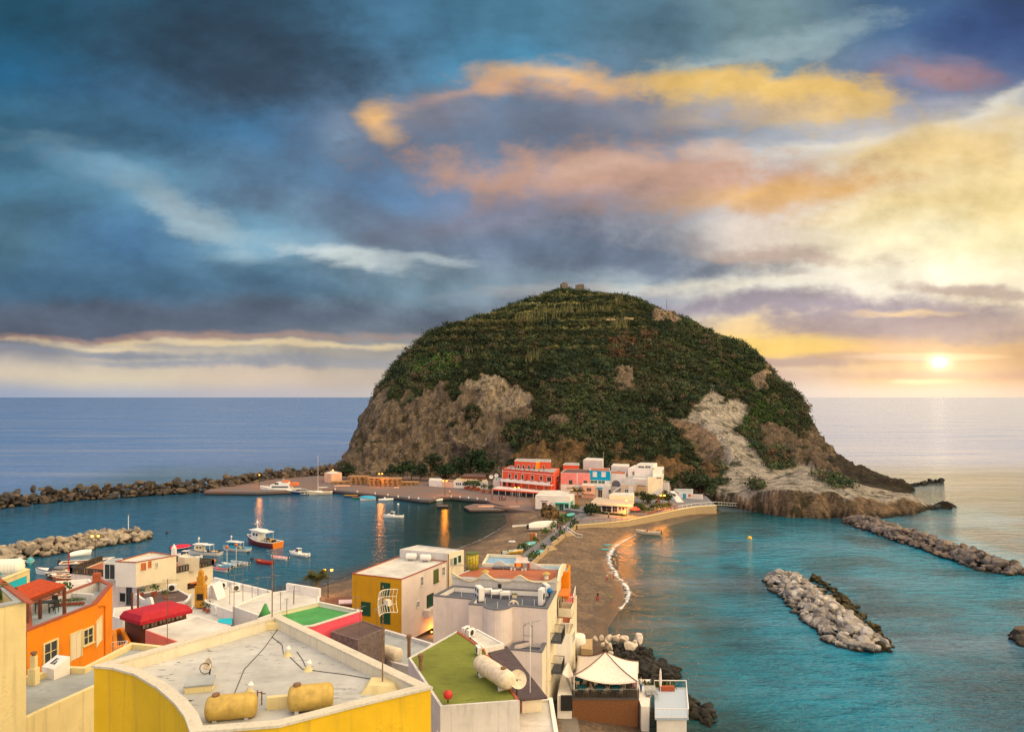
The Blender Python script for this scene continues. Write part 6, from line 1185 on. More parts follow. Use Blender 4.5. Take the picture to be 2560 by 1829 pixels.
# planting strips and furniture along the path
for i, (x, y) in enumerate(((1000,440),(870,540),(690,680),(520,800),(450,815),(840,800),(1150,570),(1030,665),(1400,380),(1330,450),(700,950),(650,985),(620,1010),(1240,270),(1170,330),(1430,110),(1700,150),(1380,100))):
    plant('shrub', 'leafy green shrub in the planting strip beside the beach path', G('O', x, y, 1.9), random.uniform(.8, 1.35), 0, random.choice([(.05, .10, .02), (.07, .10, .02), (.035, .07, .02)]), False, 'shrubs along the beach path', 90)
lawnp = [G('O', x, y, 1.75) for x, y in ((1080,175),(1390,140),(1400,190),(1290,300),(1180,330),(1090,320))]; slab('lawn', lawnp, .8, 1.75, flat('grass', (.04, .075, .02), .9, sc=2, var=.5))
plant('dry_bush', 'dry tan bush on poles at the end of the left beach', G('O', 960, 330, 1.6), 2.6, .7, (.17, .11, .05), False, n=420); plant('hedge', 'dark green bush at the restaurant corner by the path', G('O', 1700, 210, 2.2), 2.1, .2, (.025, .045, .018), False, n=340)
t = thing('banner', 'long white banner on posts across the left beach', 'banner', G('O', 285, 440, 1.6)); a, b = G('O', 285, 440, 1.7), G('O', 715, 405, 1.7); mb = MB(); mb.bar(a + Vector((0, 0, .75)), b + Vector((0, 0, .75)), .05, .5); mb.build('cloth', PVC, t)
for k in range(5): p = a.lerp(b, k / 4); mb = MB(); mb.bar(p, p + Vector((0, 0, 1.2)), .07); mb.build('post', WOODT, t)
p = G('O', 285, 668, 1.5); t = thing('beach_post', 'slim post on a concrete foot on the left beach', 'post', p); mb = MB(); mb.tube([p, p + Vector((0, 0, 5))], .06, 6); mb.build('pole', RUSTM, t); mb = MB(); mb.tube([p, p + Vector((0, 0, .25))], [1., .8], 14); mb.build('foot', GREYW, t)
p = G('O', 650, 665, 1.7); t = thing('beach_cabinet', 'rust orange cabinet beside the beach path', 'cabinet', p); mb = MB(); mb.box(p + Vector((0, 0, 1.)), (1.3, .9, 2.)); mb.build('body', flat('rust_orange', (.36, .11, .03), .7), t); mb = MB(); mb.box(p + Vector((.85, 0, .95)), (.35, .7, 1.9)); mb.build('side_post', CREAMT, t)
for x, y, lab in ((635,800,'leaning pole at the left of the path near the blue roof'), (775,720,'taller wooden pole in the middle of the beach path'), (880,150,'tan pole by the dry bush')): p = G('O', x, y + 150, 1.9); mb = MB(); mb.tube([p, p + Vector((.05, 0, 5.))], .08, 6); tag(mb.build('wooden_pole', WOODT), lab, 'pole')
# ------------------------------------------------------------------ far village
def Dp(c, L): return [D(c, x, y, Y) for x, y, Y in L]
def shifted(f, o): g_ = Face(f.A + f.n * o, f.B + f.n * o, f.A - f.n * 9); return g_
def bandon(root, f, z0, z1, mat, o=.08, name='facade'):
    mb = MB(); f.box(mb, -.03, f.L + .03, z0, z1, .004, o); mb.build(name, mat, root); return shifted(f, o)
def arch(root, f, c, rc, mat=DRK, name='arch'):
    u0, u1, z0, z1 = f.rect(c, rc); r_ = (u1 - u0) / 2; zs = max(z0 + .1, z1 - r_); um = (u0 + u1) / 2; L = [(u0, z0), (u1, z0)] + [(um + r_ * math.cos(a), zs + (z1 - zs) * math.sin(a)) for a in np.linspace(0, PI, 11)]
    mb = MB(); mb.hexa([f.pt(u, z, .004) for u, z in L], [f.pt(u, z, .04) for u, z in L]); mb.build(name, mat, root)
# coral hotel
hp = Dp('M', [(312,265,261),(1437,352,247),(1562,335,262),(500,265,274)])
HT, f = house('coral_hotel', 'coral red hotel with white wavy balcony on the quay', hp, 9.75, 1.3, CORAL, R_GREY, .2, .25)
hf = f[0]
for rc in ((450,385,498,480),(590,392,635,490),(735,402,780,500),(945,418,1000,515),(1138,430,1190,525),(1290,450,1385,552)): win(HT, hf, 'M', rc, mat=BRN_S)
win(HT, hf, 'M', (846,410,864,515), mat=BRN_S, frm=CORAL); win(HT, f[1], 'M', (1505,430,1545,520), mat=BRN_S)
pts_ = []
for i in range(29): x = 312 + i * 40.2; pts_.append((x, 268 + (x - 312) * .079 + (14 if i % 4 == 2 else -4 if i % 4 == 0 else 6)))
profile_wall(HT, hf, 'M', pts_, 9.6, .2, CORAL, .01, capmat=flat('dark_coping', (.12, .03, .03), .7)); mb = MB(); hf.box(mb, 0, hf.L, 8.85, 9.0, .004, .1); mb.build('string_course', WFRM, HT); mb = MB(); hf.box(mb, 0, .22, 1.4, 9.7, .004, .06); mb.build('corner_trim', WFRM, HT)
hb = Face(hf.A + hf.n * 1.5, hf.B + hf.n * 1.5, hf.A - hf.n * 9); pts_ = []
for i in range(29): x = 285 + i * 38; pts_.append((x, 474 + (x - 285) * .090 + (12 if i % 4 == 2 else -8 if i % 4 == 0 else 3)))
profile_wall(HT, hb, 'M', pts_, 5.25, .18, WHITE, 0., 'balcony_front', flat('dark_coping', (.12, .03, .03)))
mb = MB(); hf.box(mb, 0, hf.L, 5.35, 5.5, .004, 1.49); mb.build('balcony', WHITE, HT)
for rc in ((330,560,390,648),(445,570,500,655),(575,580,632,665)): arch(HT, hf, 'M', rc, BRN_S)
for rc in ((820,618,945,706),(1000,640,1130,722),(1188,655,1314,742)): arch(HT, hf, 'M', rc, WOODT)
for k in range(8): u = hf.L * k / 7.; mb = MB(); hf.box(mb, max(0, u - .2), min(hf.L, u + .2), 1.3, 5.3, 1.1, 1.48); mb.build('pillar', CORAL, HT)
aw = [D('M', 90, 705, 254), D('M', 1145, 787, 243.2), D('M', 1500, 768, 246), D('M', 240, 650, 259)]; mb = MB(); mb.hexa([p - Vector((0, 0, .12)) for p in aw], aw); mb.build('awning', plaster('awning_white', (.74, .62, .58), .15), HT)
mb = MB(); mb.bar(aw[0] - Vector((0, 0, .3)), aw[1] - Vector((0, 0, .3)), .08, .45); mb.build('valance', CORAL, HT)
for k in range(8): p = aw[0].lerp(aw[1], k / 7); mb = MB(); mb.bar(Vector((p.x, p.y + .2, 1.3)), p - Vector((0, -.2, .2)), .14); mb.build('post', WFRM, HT)
fg = Face(aw[0] + Vector((0, 1.2, 0)), aw[1] + Vector((0, 1.2, 0)), hf.A - hf.n * 9); mb = MB(); fg.box(mb, .5, fg.L - .5, 1.3, 3.4, -.2, 0); mb.build('shaded_interior', DRK, HT)  # flat dark box puts the shade under the awning into its colour
for rc in ((505,735,605,868),(652,735,725,862)): win(HT, fg, 'M', rc, 'glass', name='door')
r, f = house('hotel_roof_storey', 'coral roof storey with orange corner on top of the hotel', Dp('M', [(578,132,266),(1050,152,261),(1140,140,263),(1375,145,261),(1370,120,272),(640,105,276)]), 12.1, 9.45, CORAL, R_GREY, .08, .15, mats={1: ORNG, 2: CORAL}, cope=WFRM)
for rc in ((648,188,685,282),(763,195,800,282),(876,200,913,285),(990,208,1028,290)): win(r, f[0], 'M', rc, mat=DRK)
win(r, f[2], 'M', (1205,200,1235,290), mat=BRN_S)
for i in range(9): p = hf.pt(1 + i * 2.1, 9.75, -1.2); plant('potted_plant', 'small pot plant on the hotel roof terrace', p, .4, 0, (.09, .06, .035), True, 'pots on the hotel roof terrace', 30)
# pink house
hp = Dp('M', [(1590,352,251),(2230,362,249),(2222,300,262),(1700,290,263)])
r, f = house('pink_house', 'pink house with dark brown roof between coral hotel and blue house', hp, 9.35, 1.3, WHITE, R_BRN, .08, .12); g2 = bandon(r, f[0], 5.35, 9.3, plaster('far_pink', (.78, .27, .26), .2)); f3 = bandon(r, f[3], 5.35, 9.3, CORAL)
for rc in ((1778,528,1838,612),(2100,540,2160,625)): win(r, g2, 'M', rc, sill=False, frm=GRN_S)
u, _ = g2.hit('M', 1948, 500); mb = MB(); g2.box(mb, u - .12, u + .12, 5.4, 9.3, .0, .04); mb.build('pilaster', WFRM, r); arch(r, f[0], 'M', (2030,720,2078,800)); mb = MB(); u0, u1, z0, z1 = f[0].rect('M', (1720,682,1835,692)); f[0].box(mb, u0, u1, z0, z1, 0, .3); mb.build('lintel', WOODT, r)
house('coral_back_house', 'small coral red block behind the pink house', Dp('M', [(1640,215,266),(1992,225,264),(1990,175,274),(1700,175,275)]), 10.6, 8, CORAL, R_GREY, .05, .1, cope=WFRM)
house('white_back_house', 'pale house behind the blue house with tall white pole', Dp('N', [(-15,150,270),(350,150,266),(370,90,276),(60,85,280)]), 12.2, 7, PALEP, R_PALE, .08, .15)
# blue house
r, f = house('blue_house', 'bright blue house with white shuttered windows over green glazing', Dp('N', [(105,265,250),(492,278,247),(485,205,258),(125,215,259)]), 10.25, 1.3, WHITE, R_TILE, .1, .12); g2 = bandon(r, f[0], 6.95, 10.25, BLUE); bandon(r, f[1], 6.95, 10.25, BLUE)
for rc in ((174,300,240,384),(338,302,406,386)): win(r, g2, 'N', rc, mat=WFRM)
for rc in ((124,458,184,546),(192,458,250,546),(270,462,330,546),(338,462,396,546)): win(r, f[0], 'N', rc, 'glass', mat=flat('green_glass', (.02, .14, .10), .2), mull=0, sill=False)
r, f = house('peach_house', 'peach fronted low house beside the palm', Dp('N', [(-45,562,243),(206,580,241),(215,550,249),(-30,545,249)]), 5.9, 1.3, PEACH, R_PALE, .1, .15); win(r, f[0], 'N', (52,603,140,662), 'glass', frm=PEACH); arch(r, f[0], 'N', (-20,790,60,920)); mb = MB(); f[0].box(mb, 0, f[0].L, 3.2, 3.5, 0, 1.); mb.build('canopy', PEACH, r)
r, f = house('white_shop', 'white low house with blue framed glass door', Dp('N', [(206,578,245),(500,584,243),(520,555,250),(215,550,250)]), 5.9, 1.3, WHITE, R_PALE, .1, .15); win(r, f[0], 'N', (268,632,345,818), 'glass', name='door'); u0, u1, z0, z1 = f[0].rect('N', (250,588,355,612)); mb = MB(); f[0].box(mb, u0, u1, z0, z1, 0, .7); mb.build('canopy', BLUE, r); win(r, f[0], 'N', (470,630,510,700))
r, f = house('arched_house', 'white house with large dark arch beside the blue house', Dp('N', [(480,333,249),(778,348,246),(800,305,256),(505,312,257)]), 9.3, 1.3, WHITE, R_TILE, .15, .15); arch(r, f[0], 'N', (530,452,686,572), flat('arch_shade', (.16, .15, .18), .8)); win(r, f[0], 'N', (456,508,474,532), mat=DRK)
r, f = house('white_back_house', 'pale roofed house behind the arched house', Dp('N', [(515,240,260),(850,248,257),(860,195,268),(560,195,270)]), 10.8, 7, PALEP, R_PALE, .08, .12); win(r, f[0], 'N', (627,270,710,304), mat=DRK, sill=False)
t = thing('outside_stair', 'white stair with dark pots between arched house and beige house', 'stair', D('N', 600, 680, 243))
for i in range(8): p = D('N', 560 + i * 18, 668 - i * 12, 242.5); mb = MB(); mb.box((p.x, p.y, p.z / 2 + .3), (.5, 1.4, p.z - .6)); mb.build('step', WHITE, t)
# big white house cluster
r, f = house('white_house', 'big white block with blue window at the centre of the white houses', Dp('N', [(835,238,250),(1292,234,247),(1300,150,262),(960,150,262)]), 11.0, 1.3, WHITE, R_PALE, .1, .15); win(r, f[0], 'N', (918,288,956,358), 'glass')
r, f = house('white_house', 'white top storey with two dark strip windows', Dp('N', [(1005,226,252),(1305,226,250),(1388,146,256),(1080,148,258)]), 12.3, 10.8, WHITE, R_PALE, .06, .12)
for rc in ((1030,186,1140,220),(1160,184,1262,220)): win(r, f[0], 'N', rc, 'glass', sill=False)
r, f = house('white_house', 'tall cream white house at the right end of the far village', Dp('N', [(1300,205,244),(1515,198,247),(1512,170,256),(1380,150,256)]), 11.0, 1.3, WARMW, R_PALE, .1, .15, mats={0: WHITE}); win(r, f[0], 'N', (1490,250,1504,330), mat=BRN_S)
r, f = house('white_house', 'white front block with small twin windows and outside stair', Dp('N', [(1208,398,242),(1500,402,243.5),(1505,360,250),(1215,372,249)]), 8.7, 1.3, WARMW, R_PALE, .12, .15)
for rc in ((1376,396,1412,422),(1424,396,1460,422)): win(r, f[0], 'N', rc, mat=DRK, sill=False)
for rc in ((1250,735,1292,850),(1315,700,1345,770)): win(r, f[0], 'N', rc, mat=WOODT)
for i in range(9): mb = MB(); u, z = f[0].hit('N', 1460 - i * 20, 590 + i * 14); f[0].box(mb, u - .6, u, 1.3, max(1.5, z), 0, .9); mb.build('stair_step', WHITE, r)
house('weathered_house', 'weathered pale block under the big white block', Dp('N', [(925,412,243),(1206,404,241),(1212,380,248),(940,385,249)]), 8.1, 1.3, GREYW, R_PALE, .1, .12); house('weathered_house', 'low worn block with grey roof left of the weathered pale block', Dp('N', [(765,425,244),(925,428,243),(940,400,249),(790,400,250)]), 8.0, 1.3, GREYW, R_GREY, .1, .12)
r, f = house('beige_house', 'beige house with curtain window above the thatched restaurant', Dp('N', [(700,535,238),(988,535,236),(990,505,244),(745,512,245)]), 6.8, 1.3, plaster('beige', (.62, .50, .38), .35), R_GREY, .1, .12); win(r, f[0], 'N', (775,628,838,694), 'glass'); win(r, f[0], 'N', (852,572,924,690), mat=WFRM)
house('stone_house', 'brown stone walled house between beige and white houses', Dp('N', [(990,578,238),(1180,578,237),(1184,560,243),(1000,560,244)]), 6.1, 1.3, STONE, R_BRN, .1, .2)
r, f = house('thatched_restaurant', 'low restaurant with tan roof and open front on the promenade', Dp('N', [(130,922,209),(800,938,202),(935,835,213),(235,822,220)]), 5.1, 1.5, WARMW, plaster('thatch', (.50, .42, .34), .6, sc=2), .04, .1)
for rc in ((150,945,322,1052),(342,948,518,1048),(545,950,628,1050)): win(r, f[0], 'N', rc, mat=DRK, kind='glass', sill=False)
for rc in ((665,962,700,1015),(724,958,770,1015)): win(r, f[0], 'N', rc, mat=BRN_S)
mb = MB(); P4 = [D('N', 105, 918, 208), D('N', 885, 940, 200.5), D('N', 930, 835, 213), D('N', 225, 818, 221)]; mb.hexa([p - Vector((0, 0, .18)) for p in P4], P4); mb.build('eaves', plaster('thatch', (.5, .42, .34)), r)
house('white_back_room', 'white shed roof rising behind the thatched restaurant', Dp('N', [(480,805,216),(925,790,213),(950,720,221),(560,740,222)]), 6.3, 1.5, WARMW, R_PALE, .05, .1)
t = thing('hedge', 'clipped dark green hedge in front of the thatched restaurant', 'hedge', D('N', 450, 1100, 203)); hc = np.array([list(D('N', 210 + i * 22, 1080 + i * 2.4, 206 - i * .22) - Vector(ORG[t.name])) for i in range(25)]); o = clumps('foliage', hc, np.full(25, .85), np.tile([[.02, .045, .018]], (25, 1)), 60, .4, LEAF, .8, 8); o.parent = t
r, f = house('white_shed', 'small white shed with pale blue door under the trees at right', Dp('N', [(1800,688,236),(2052,694,234),(2065,640,244),(1700,625,245)]), 4.5, 1.5, WHITE, R_GREY, .06, .1); win(r, f[0], 'N', (1872,705,1936,825), mat=SKYP, name='door'); win(r, f[0], 'N', (1975,715,2025,770), mat=ORG_S)
t = thing('gate_fence', 'pale slatted fence beside the white shed', 'fence', D('N', 2150, 850, 234)); mb = MB(); a, b = D('N', 2055, 850, 234), D('N', 2245, 860, 232)
for i in range(22): p = a.lerp(b, i / 21); mb.box(p + Vector((0, 0, 1.2)), (.28, .06, 2.4))
mb.build('slats', WFRM, t)
t = thing('outside_stair', 'broad white steps at the right end of the white houses', 'stair', D('N', 1740, 900, 226))
for i in range(9): p = D('N', 1835 - i * 20, 890 - i * 28, 226 + i * 1.2); mb = MB(); mb.box((p.x, p.y, p.z / 2 + .6), (2.4 - i * .12, 1.3, p.z - 1.0)); mb.build('step', WHITE, t)
r, f = house('white_flat', 'white lower block behind the broad steps', Dp('N', [(1500,560,244),(1600,600,242),(1640,560,250),(1530,540,252)]), 6.6, 1.3, WHITE, R_PALE, .1, .12)
# white house with teal door
r, f = house('teal_door_house', 'white cottage with teal doors and brown door by the left beach', Dp('M', [(1035,853,217),(1795,882,215),(1895,835,222),(1560,775,229),(1190,775,229)]), 6.0, 1.2, WHITE, R_PALE, .06, .12); ft = f[0]
win(r, ft, 'M', (1190,1018,1272,1192), mat=BRN_S, name='door', frm=BRN_S); win(r, ft, 'M', (1562,1042,1648,1192), 'glass', frm=TEAL_F, name='door'); win(r, ft, 'M', (1482,1040,1545,1130), 'glass', frm=TEAL_F); win(r, ft, 'M', (1682,1042,1755,1130), 'glass', frm=TEAL_F); win(r, f[1], 'M', (1800,985,1850,1112), mat=TEAL_F, frm=TEAL_F)
u0, u1, z0, z1 = ft.rect('M', (1472,1010,1770,1034)); mb = MB(); ft.box(mb, u0, u1, z0, z1, 0, .8); mb.build('canopy', TEAL_F, r); u0, u1, z0, z1 = ft.rect('M', (1152,965,1310,994)); mb = MB(); ft.box(mb, u0, u1, z0, z1, 0, .08); mb.build('sign_board', flat('faded_sign', (.40, .24, .26), .7, var=.4, sc=6), r)
mb = MB(); ft.box(mb, 0, ft.L, 1.2, 1.9, .004, .06); mb.build('plinth', SLATE, r)
# low buildings on the quay
r, f = house('quay_restaurant', 'low white quay restaurant with tan canvas roof', Dp('U', [(1225,412,272),(1768,422,268),(1745,372,279),(1290,364,282)]), 3.9, 1.2, WHITE, plaster('tan_roof', (.52, .40, .25), .3), .05, .1)
for rc in ((1262,418,1286,455),(1292,418,1314,455),(1320,418,1344,455),(1365,425,1450,462)): win(r, f[0], 'U', rc, 'glass', sill=False, mull=0)
house('quay_shed', 'brown roofed shed behind the quay restaurant', Dp('U', [(1345,362,280),(1735,370,277),(1725,320,288),(1400,318,290)]), 4.9, 1.2, WOODB, R_BRN, .05, .1); house('quay_shed', 'white shed under the cliff left of the tan walled yard', Dp('U', [(835,412,277),(1038,418,274),(1040,395,282),(850,392,284)]), 3.7, 1.2, WHITE, R_PALE, .05, .1); house('quay_yard', 'tan walled yard between white shed and quay restaurant', Dp('U', [(1040,412,274),(1222,418,272),(1222,395,279),(1045,395,281)]), 3.5, 1.2, PEACH, R_BRN, .3, .15); house('white_house', 'white house half hidden behind the left end of the hotel', Dp('U', [(1850,392,268),(1990,392,266),(1990,350,276),(1880,345,278)]), 4.6, 1.2, PALEP, R_GREY, .05, .1)
house('quay_kiosk', 'small flat roofed kiosk beside the root of the breakwater', Dp('T', [(1080,478,290),(1190,490,287),(1355,478,292),(1200,440,300)]), 5.0, 1.2, PEACH, R_PALE, .05, .1)
def timber(label, c, x0, x1, y0, y1, Y, n, depth=4.):
    a, b = D(c, x0, y1, Y), D(c, x1, y1, Y); top_ = D(c, x0, y0, Y).z; t = thing('timber_stack', label, 'timber stack', a); hh = (top_ - 1.3) / n; R_ = random.Random(int(x0))
    for i in range(n):
        z = 1.3 + i * hh; mb = MB(); mb.box(((a.x + b.x) / 2, Y + depth / 2, z + hh * .78), (b.x - a.x + R_.uniform(-.6, .8), depth, hh * .4)); mb.build('plank_layer', WOODT, t)
        mb = MB()
        for k in range(4): xx = a.x + (b.x - a.x) * (k + .3 + R_.random() * .4) / 4; mb.box((xx, Y + depth / 2, z + hh * .29), ((b.x - a.x) * .12, depth * .97, hh * .57))
        mb.build('spacer', WOODT, t)
timber('tall timber stack with grey top left of the twin quay lamp', 'T', 1465, 1750, 445, 600, 283, 5); timber('tan timber stack behind the twin quay lamp', 'T', 1755, 2060, 470, 605, 279, 5); timber('tan timber stack right of the twin quay lamp', 'U', 70, 380, 355, 480, 277, 5); timber('low spread of planks at the right end of the timber stacks', 'U', 380, 660, 410, 460, 280, 3); timber('low long plank pile behind the sailing yacht', 'T', 1180, 1500, 530, 590, 284, 3)
for i, (c, x, y, w) in enumerate((('T',1260,600,6.),('U',290,500,2.),('U',1640,800,5.),('U',2100,810,4.))): p = G(c, x, y, 1.35 if i < 2 else .95); t = thing('plank_pile', ('pale flat plank pile on the quay edge beside the sailing yacht', 'cream crate pile below the timber stacks', 'flat boards lying on the lower pier', 'boards at the shore end of the lower pier')[i], 'planks', p); mb = MB(); mb.box(p + Vector((w * .4, 0, .12)), (w, 1., .24)); mb.box(p + Vector((w * .45, 0, .32)), (w * .8, .8, .16)); mb.build('planks', PEACH, t)
# pots, dishes, trees
for i, (x, y) in enumerate(((1420,520),(1500,535),(1580,545),(1620,540),(1700,575),(1810,585),(1470,505),(1550,515),(1640,500))): plant('potted_palm', 'leafy plant in a terracotta pot on the quay left of the hotel', G('U', x, y, 1.3), 1.35, .35, (.035, .07, .025), True, 'potted plants on the quay', 90)
for x, y, lab in ((1820,330,'white satellite dish on a post left of the hotel'), (1900,308,'smaller tilted satellite dish behind the hotel corner')):
    p = D('U', x, y, 270); t = thing('satellite_dish', lab, 'dish', (p.x, p.y, 1.3)); mb = MB(); mb.tube([p, p + Vector((0, -.2, .1)), p + Vector((0, -.5, .25))], [.1, .6, .8], 16, False); mb.build('reflector', PVC, t); mb = MB(); mb.tube([Vector((p.x, p.y + .2, 1.3)), p], .08, 6); mb.build('post', IRON, t)
def tree(label, p, h, r, tint, n=260, group=None, seed=1):
    p = Vector(p); t = thing('tree', label, 'tree', p, group); mb = MB(); R_ = random.Random(seed); mb.tube([p, p + Vector((.1, 0, h * .4)), p + Vector((.2, .1, h * .8))], [.22, .16, .07], 7)
    for k in range(4): a = R_.uniform(0, 6.28); mb.tube([p + Vector((.1, 0, h * .4)), p + Vector((r * .6 * math.cos(a), r * .6 * math.sin(a), h * .75))], [.1, .04], 5)
    mb.build('trunk', WOODB, t); C_ = np.array([[R_.gauss(0, r * .42), R_.gauss(0, r * .42), h * .62 + R_.gauss(0, h * .16)] for _ in range(9)])
    o = clumps('crown', C_, np.array([r * R_.uniform(.38, .62) for _ in range(9)]), np.tile([tint], (9, 1)), n // 9 + 8, r * .24, LEAF, .85, seed); o.parent = t
for i, (c, x, y, Y, h, r) in enumerate((('U',250,330,298,6,3.5),('U',420,330,297,6.5,4),('U',560,330,298,7,4),('U',700,345,295,6,4),('U',860,330,297,11,3.2),('U',930,330,297,12,3),('U',1060,335,296,8,4.2),('U',1190,330,294,8,4.2),('U',1300,320,296,7,4),('U',1480,320,296,10,5),('U',1620,330,295,12,5),('U',1760,330,292,9,4.5),('U',1130,340,293,6,3.6),('T',1420,470,300,5,3.5),('T',1480,450,302,6,3.5))):
    p = D(c, x, y, Y); tree('dark green tree in the belt below the left cliff', (p.x, p.y, max(1.3, p.z - 2)), h, r, random.choice([(.016, .035, .016), (.02, .045, .018), (.022, .04, .022)]), 380, 'trees below the left cliff', i + 3)
for i, (c, x, y, Y, h, r, lab) in enumerate((('N',1650,720,246,8,2.6,'slim dark tree behind the right end of the white houses'),('N',2080,700,252,8,4.5,'broad olive tree behind the white shed'),('N',2200,760,248,7,4.5,'rounded tree at the foot of the pale cliff'),('J',500,1420,250,6,4,'grey green tree beside the pale headland path'),('N',1120,1000,226,4.2,2.2,'dark tree below the brown stone house'),('N',1200,1030,222,3.4,1.6,'smaller tree right of the brown stone house'),('N',1400,980,219,4.6,2.2,'tree left of the twin lamp below the white houses'),('N',1600,960,221,4.6,2.2,'tree right of the twin lamp below the white houses'))):
    p = D(c, x, y, Y); tree(lab, (p.x, p.y, 2.), h, r, (.035, .052, .025) if i in (1, 2, 3) else (.022, .045, .016), 420, None, i + 40)
palm('date palm beside the twin lamp in front of the white cottage', G('M', 1955, 1110, 1.5), 5.2, 3.6, 34, 9)
for x, y, lab in ((1905,960,'red orange flower bed'),): pass
for i in range(10): plant('potted_plant', 'terracotta planter along the promenade below the white houses', G('N', 1220 + i * 42, 1090 - i * 11, 2.5), .55, 0, (.05, .09, .02), True, 'planters along the promenade', 40)
for i, (x, y, r_) in enumerate(((1010,1060,1.),(1060,1045,1.3),(1110,1050,1.),(1160,1060,1.2),(1215,1050,.9),(1290,1010,1.),(1350,1000,1.2),(1000,990,1.3),(1085,985,1.1),(1460,975,.9),(1560,965,1.),(1620,960,.9),(905,1060,.8))): plant('shrub', 'green garden shrub on the slope between the restaurant and the white houses', G('N', x, y, 2.5), r_, 0, random.choice([(.03, .06, .02), (.05, .085, .025), (.02, .045, .018)]), False, 'garden shrubs below the white houses', 120)
t = thing('parasol', 'red and violet parasol beside the thatched restaurant', 'parasol', G('N', 975, 1120, 2.5)); p = G('N', 975, 1120, 2.5); mb = MB(); mb.tube([p, p + Vector((0, 0, 2.4))], .05, 6); mb.build('pole', WOODT, t); mb = MB(); mb.tube([p + Vector((0, 0, 1.7)), p + Vector((0, 0, 2.5))], [1.5, .08], 10); mb.build('canopy', REDP, t)
for i, (c, x, y) in enumerate((('U',520,660),('U',350,645),('U',670,675),('U',1185,642),('U',1325,652),('U',1460,664),('U',1600,680),('U',1735,692),('T',1600,692),('T',1880,722),('T',2080,748),('T',1250,655))): p = G(c, x, y + 4, 1.3); mb = MB(); mb.tube([p, p + Vector((0, 0, .45)), p + Vector((0, 0, .5)), p + Vector((0, 0, .65))], [.22, .2, .32, .28], 8); tag(mb.build('bollard', PVC), 'white mooring bollard along the quay edge', 'bollard', 'bollards along the quay')
# ruin and mast on the summit
p = D('W', 1252, 634, 440); t = thing('ruin', 'broken stone ruin on the summit of the island', 'ruin', (p.x, p.y, p.z - 3)); mb = MB(); mb.box(p + Vector((0, 0, -1)), (4, 3, 4), .3); mb.box(p + Vector((.3, 0, 1.2)), (2, 2, 1.4), .5); mb.build('left_masonry', flat('ruin_stone', (.16, .125, .10), .9, var=.4, sc=2), t); p2 = D('W', 1287, 636, 440); mb = MB(); mb.box(p2 + Vector((0, 0, -1)), (5.5, 3, 3.6), -.1); mb.box(p2 + Vector((.5, 0, 1.0)), (4, 2.4, .7), -.1); mb.build('right_masonry', MATS['ruin_stone'], t)
p = D('W', 1480, 690, 435); mb = MB(); mb.tube([p - Vector((0, 0, 2)), p + Vector((0, 0, 6.5))], .12, 6); tag(mb.build('radio_mast', IRON), 'thin radio mast on the right shoulder of the island', 'mast')
for x, y in ((1355,712),(1395,710)): p = D('W', x, y, 400); mb = MB(); mb.box(p + Vector((0, 0, .6)), (5, 3, 1.2), .1); tag(mb.build('field_wall', STONE), 'pale terrace wall high on the island slope', 'wall', 'terrace walls on the slope')
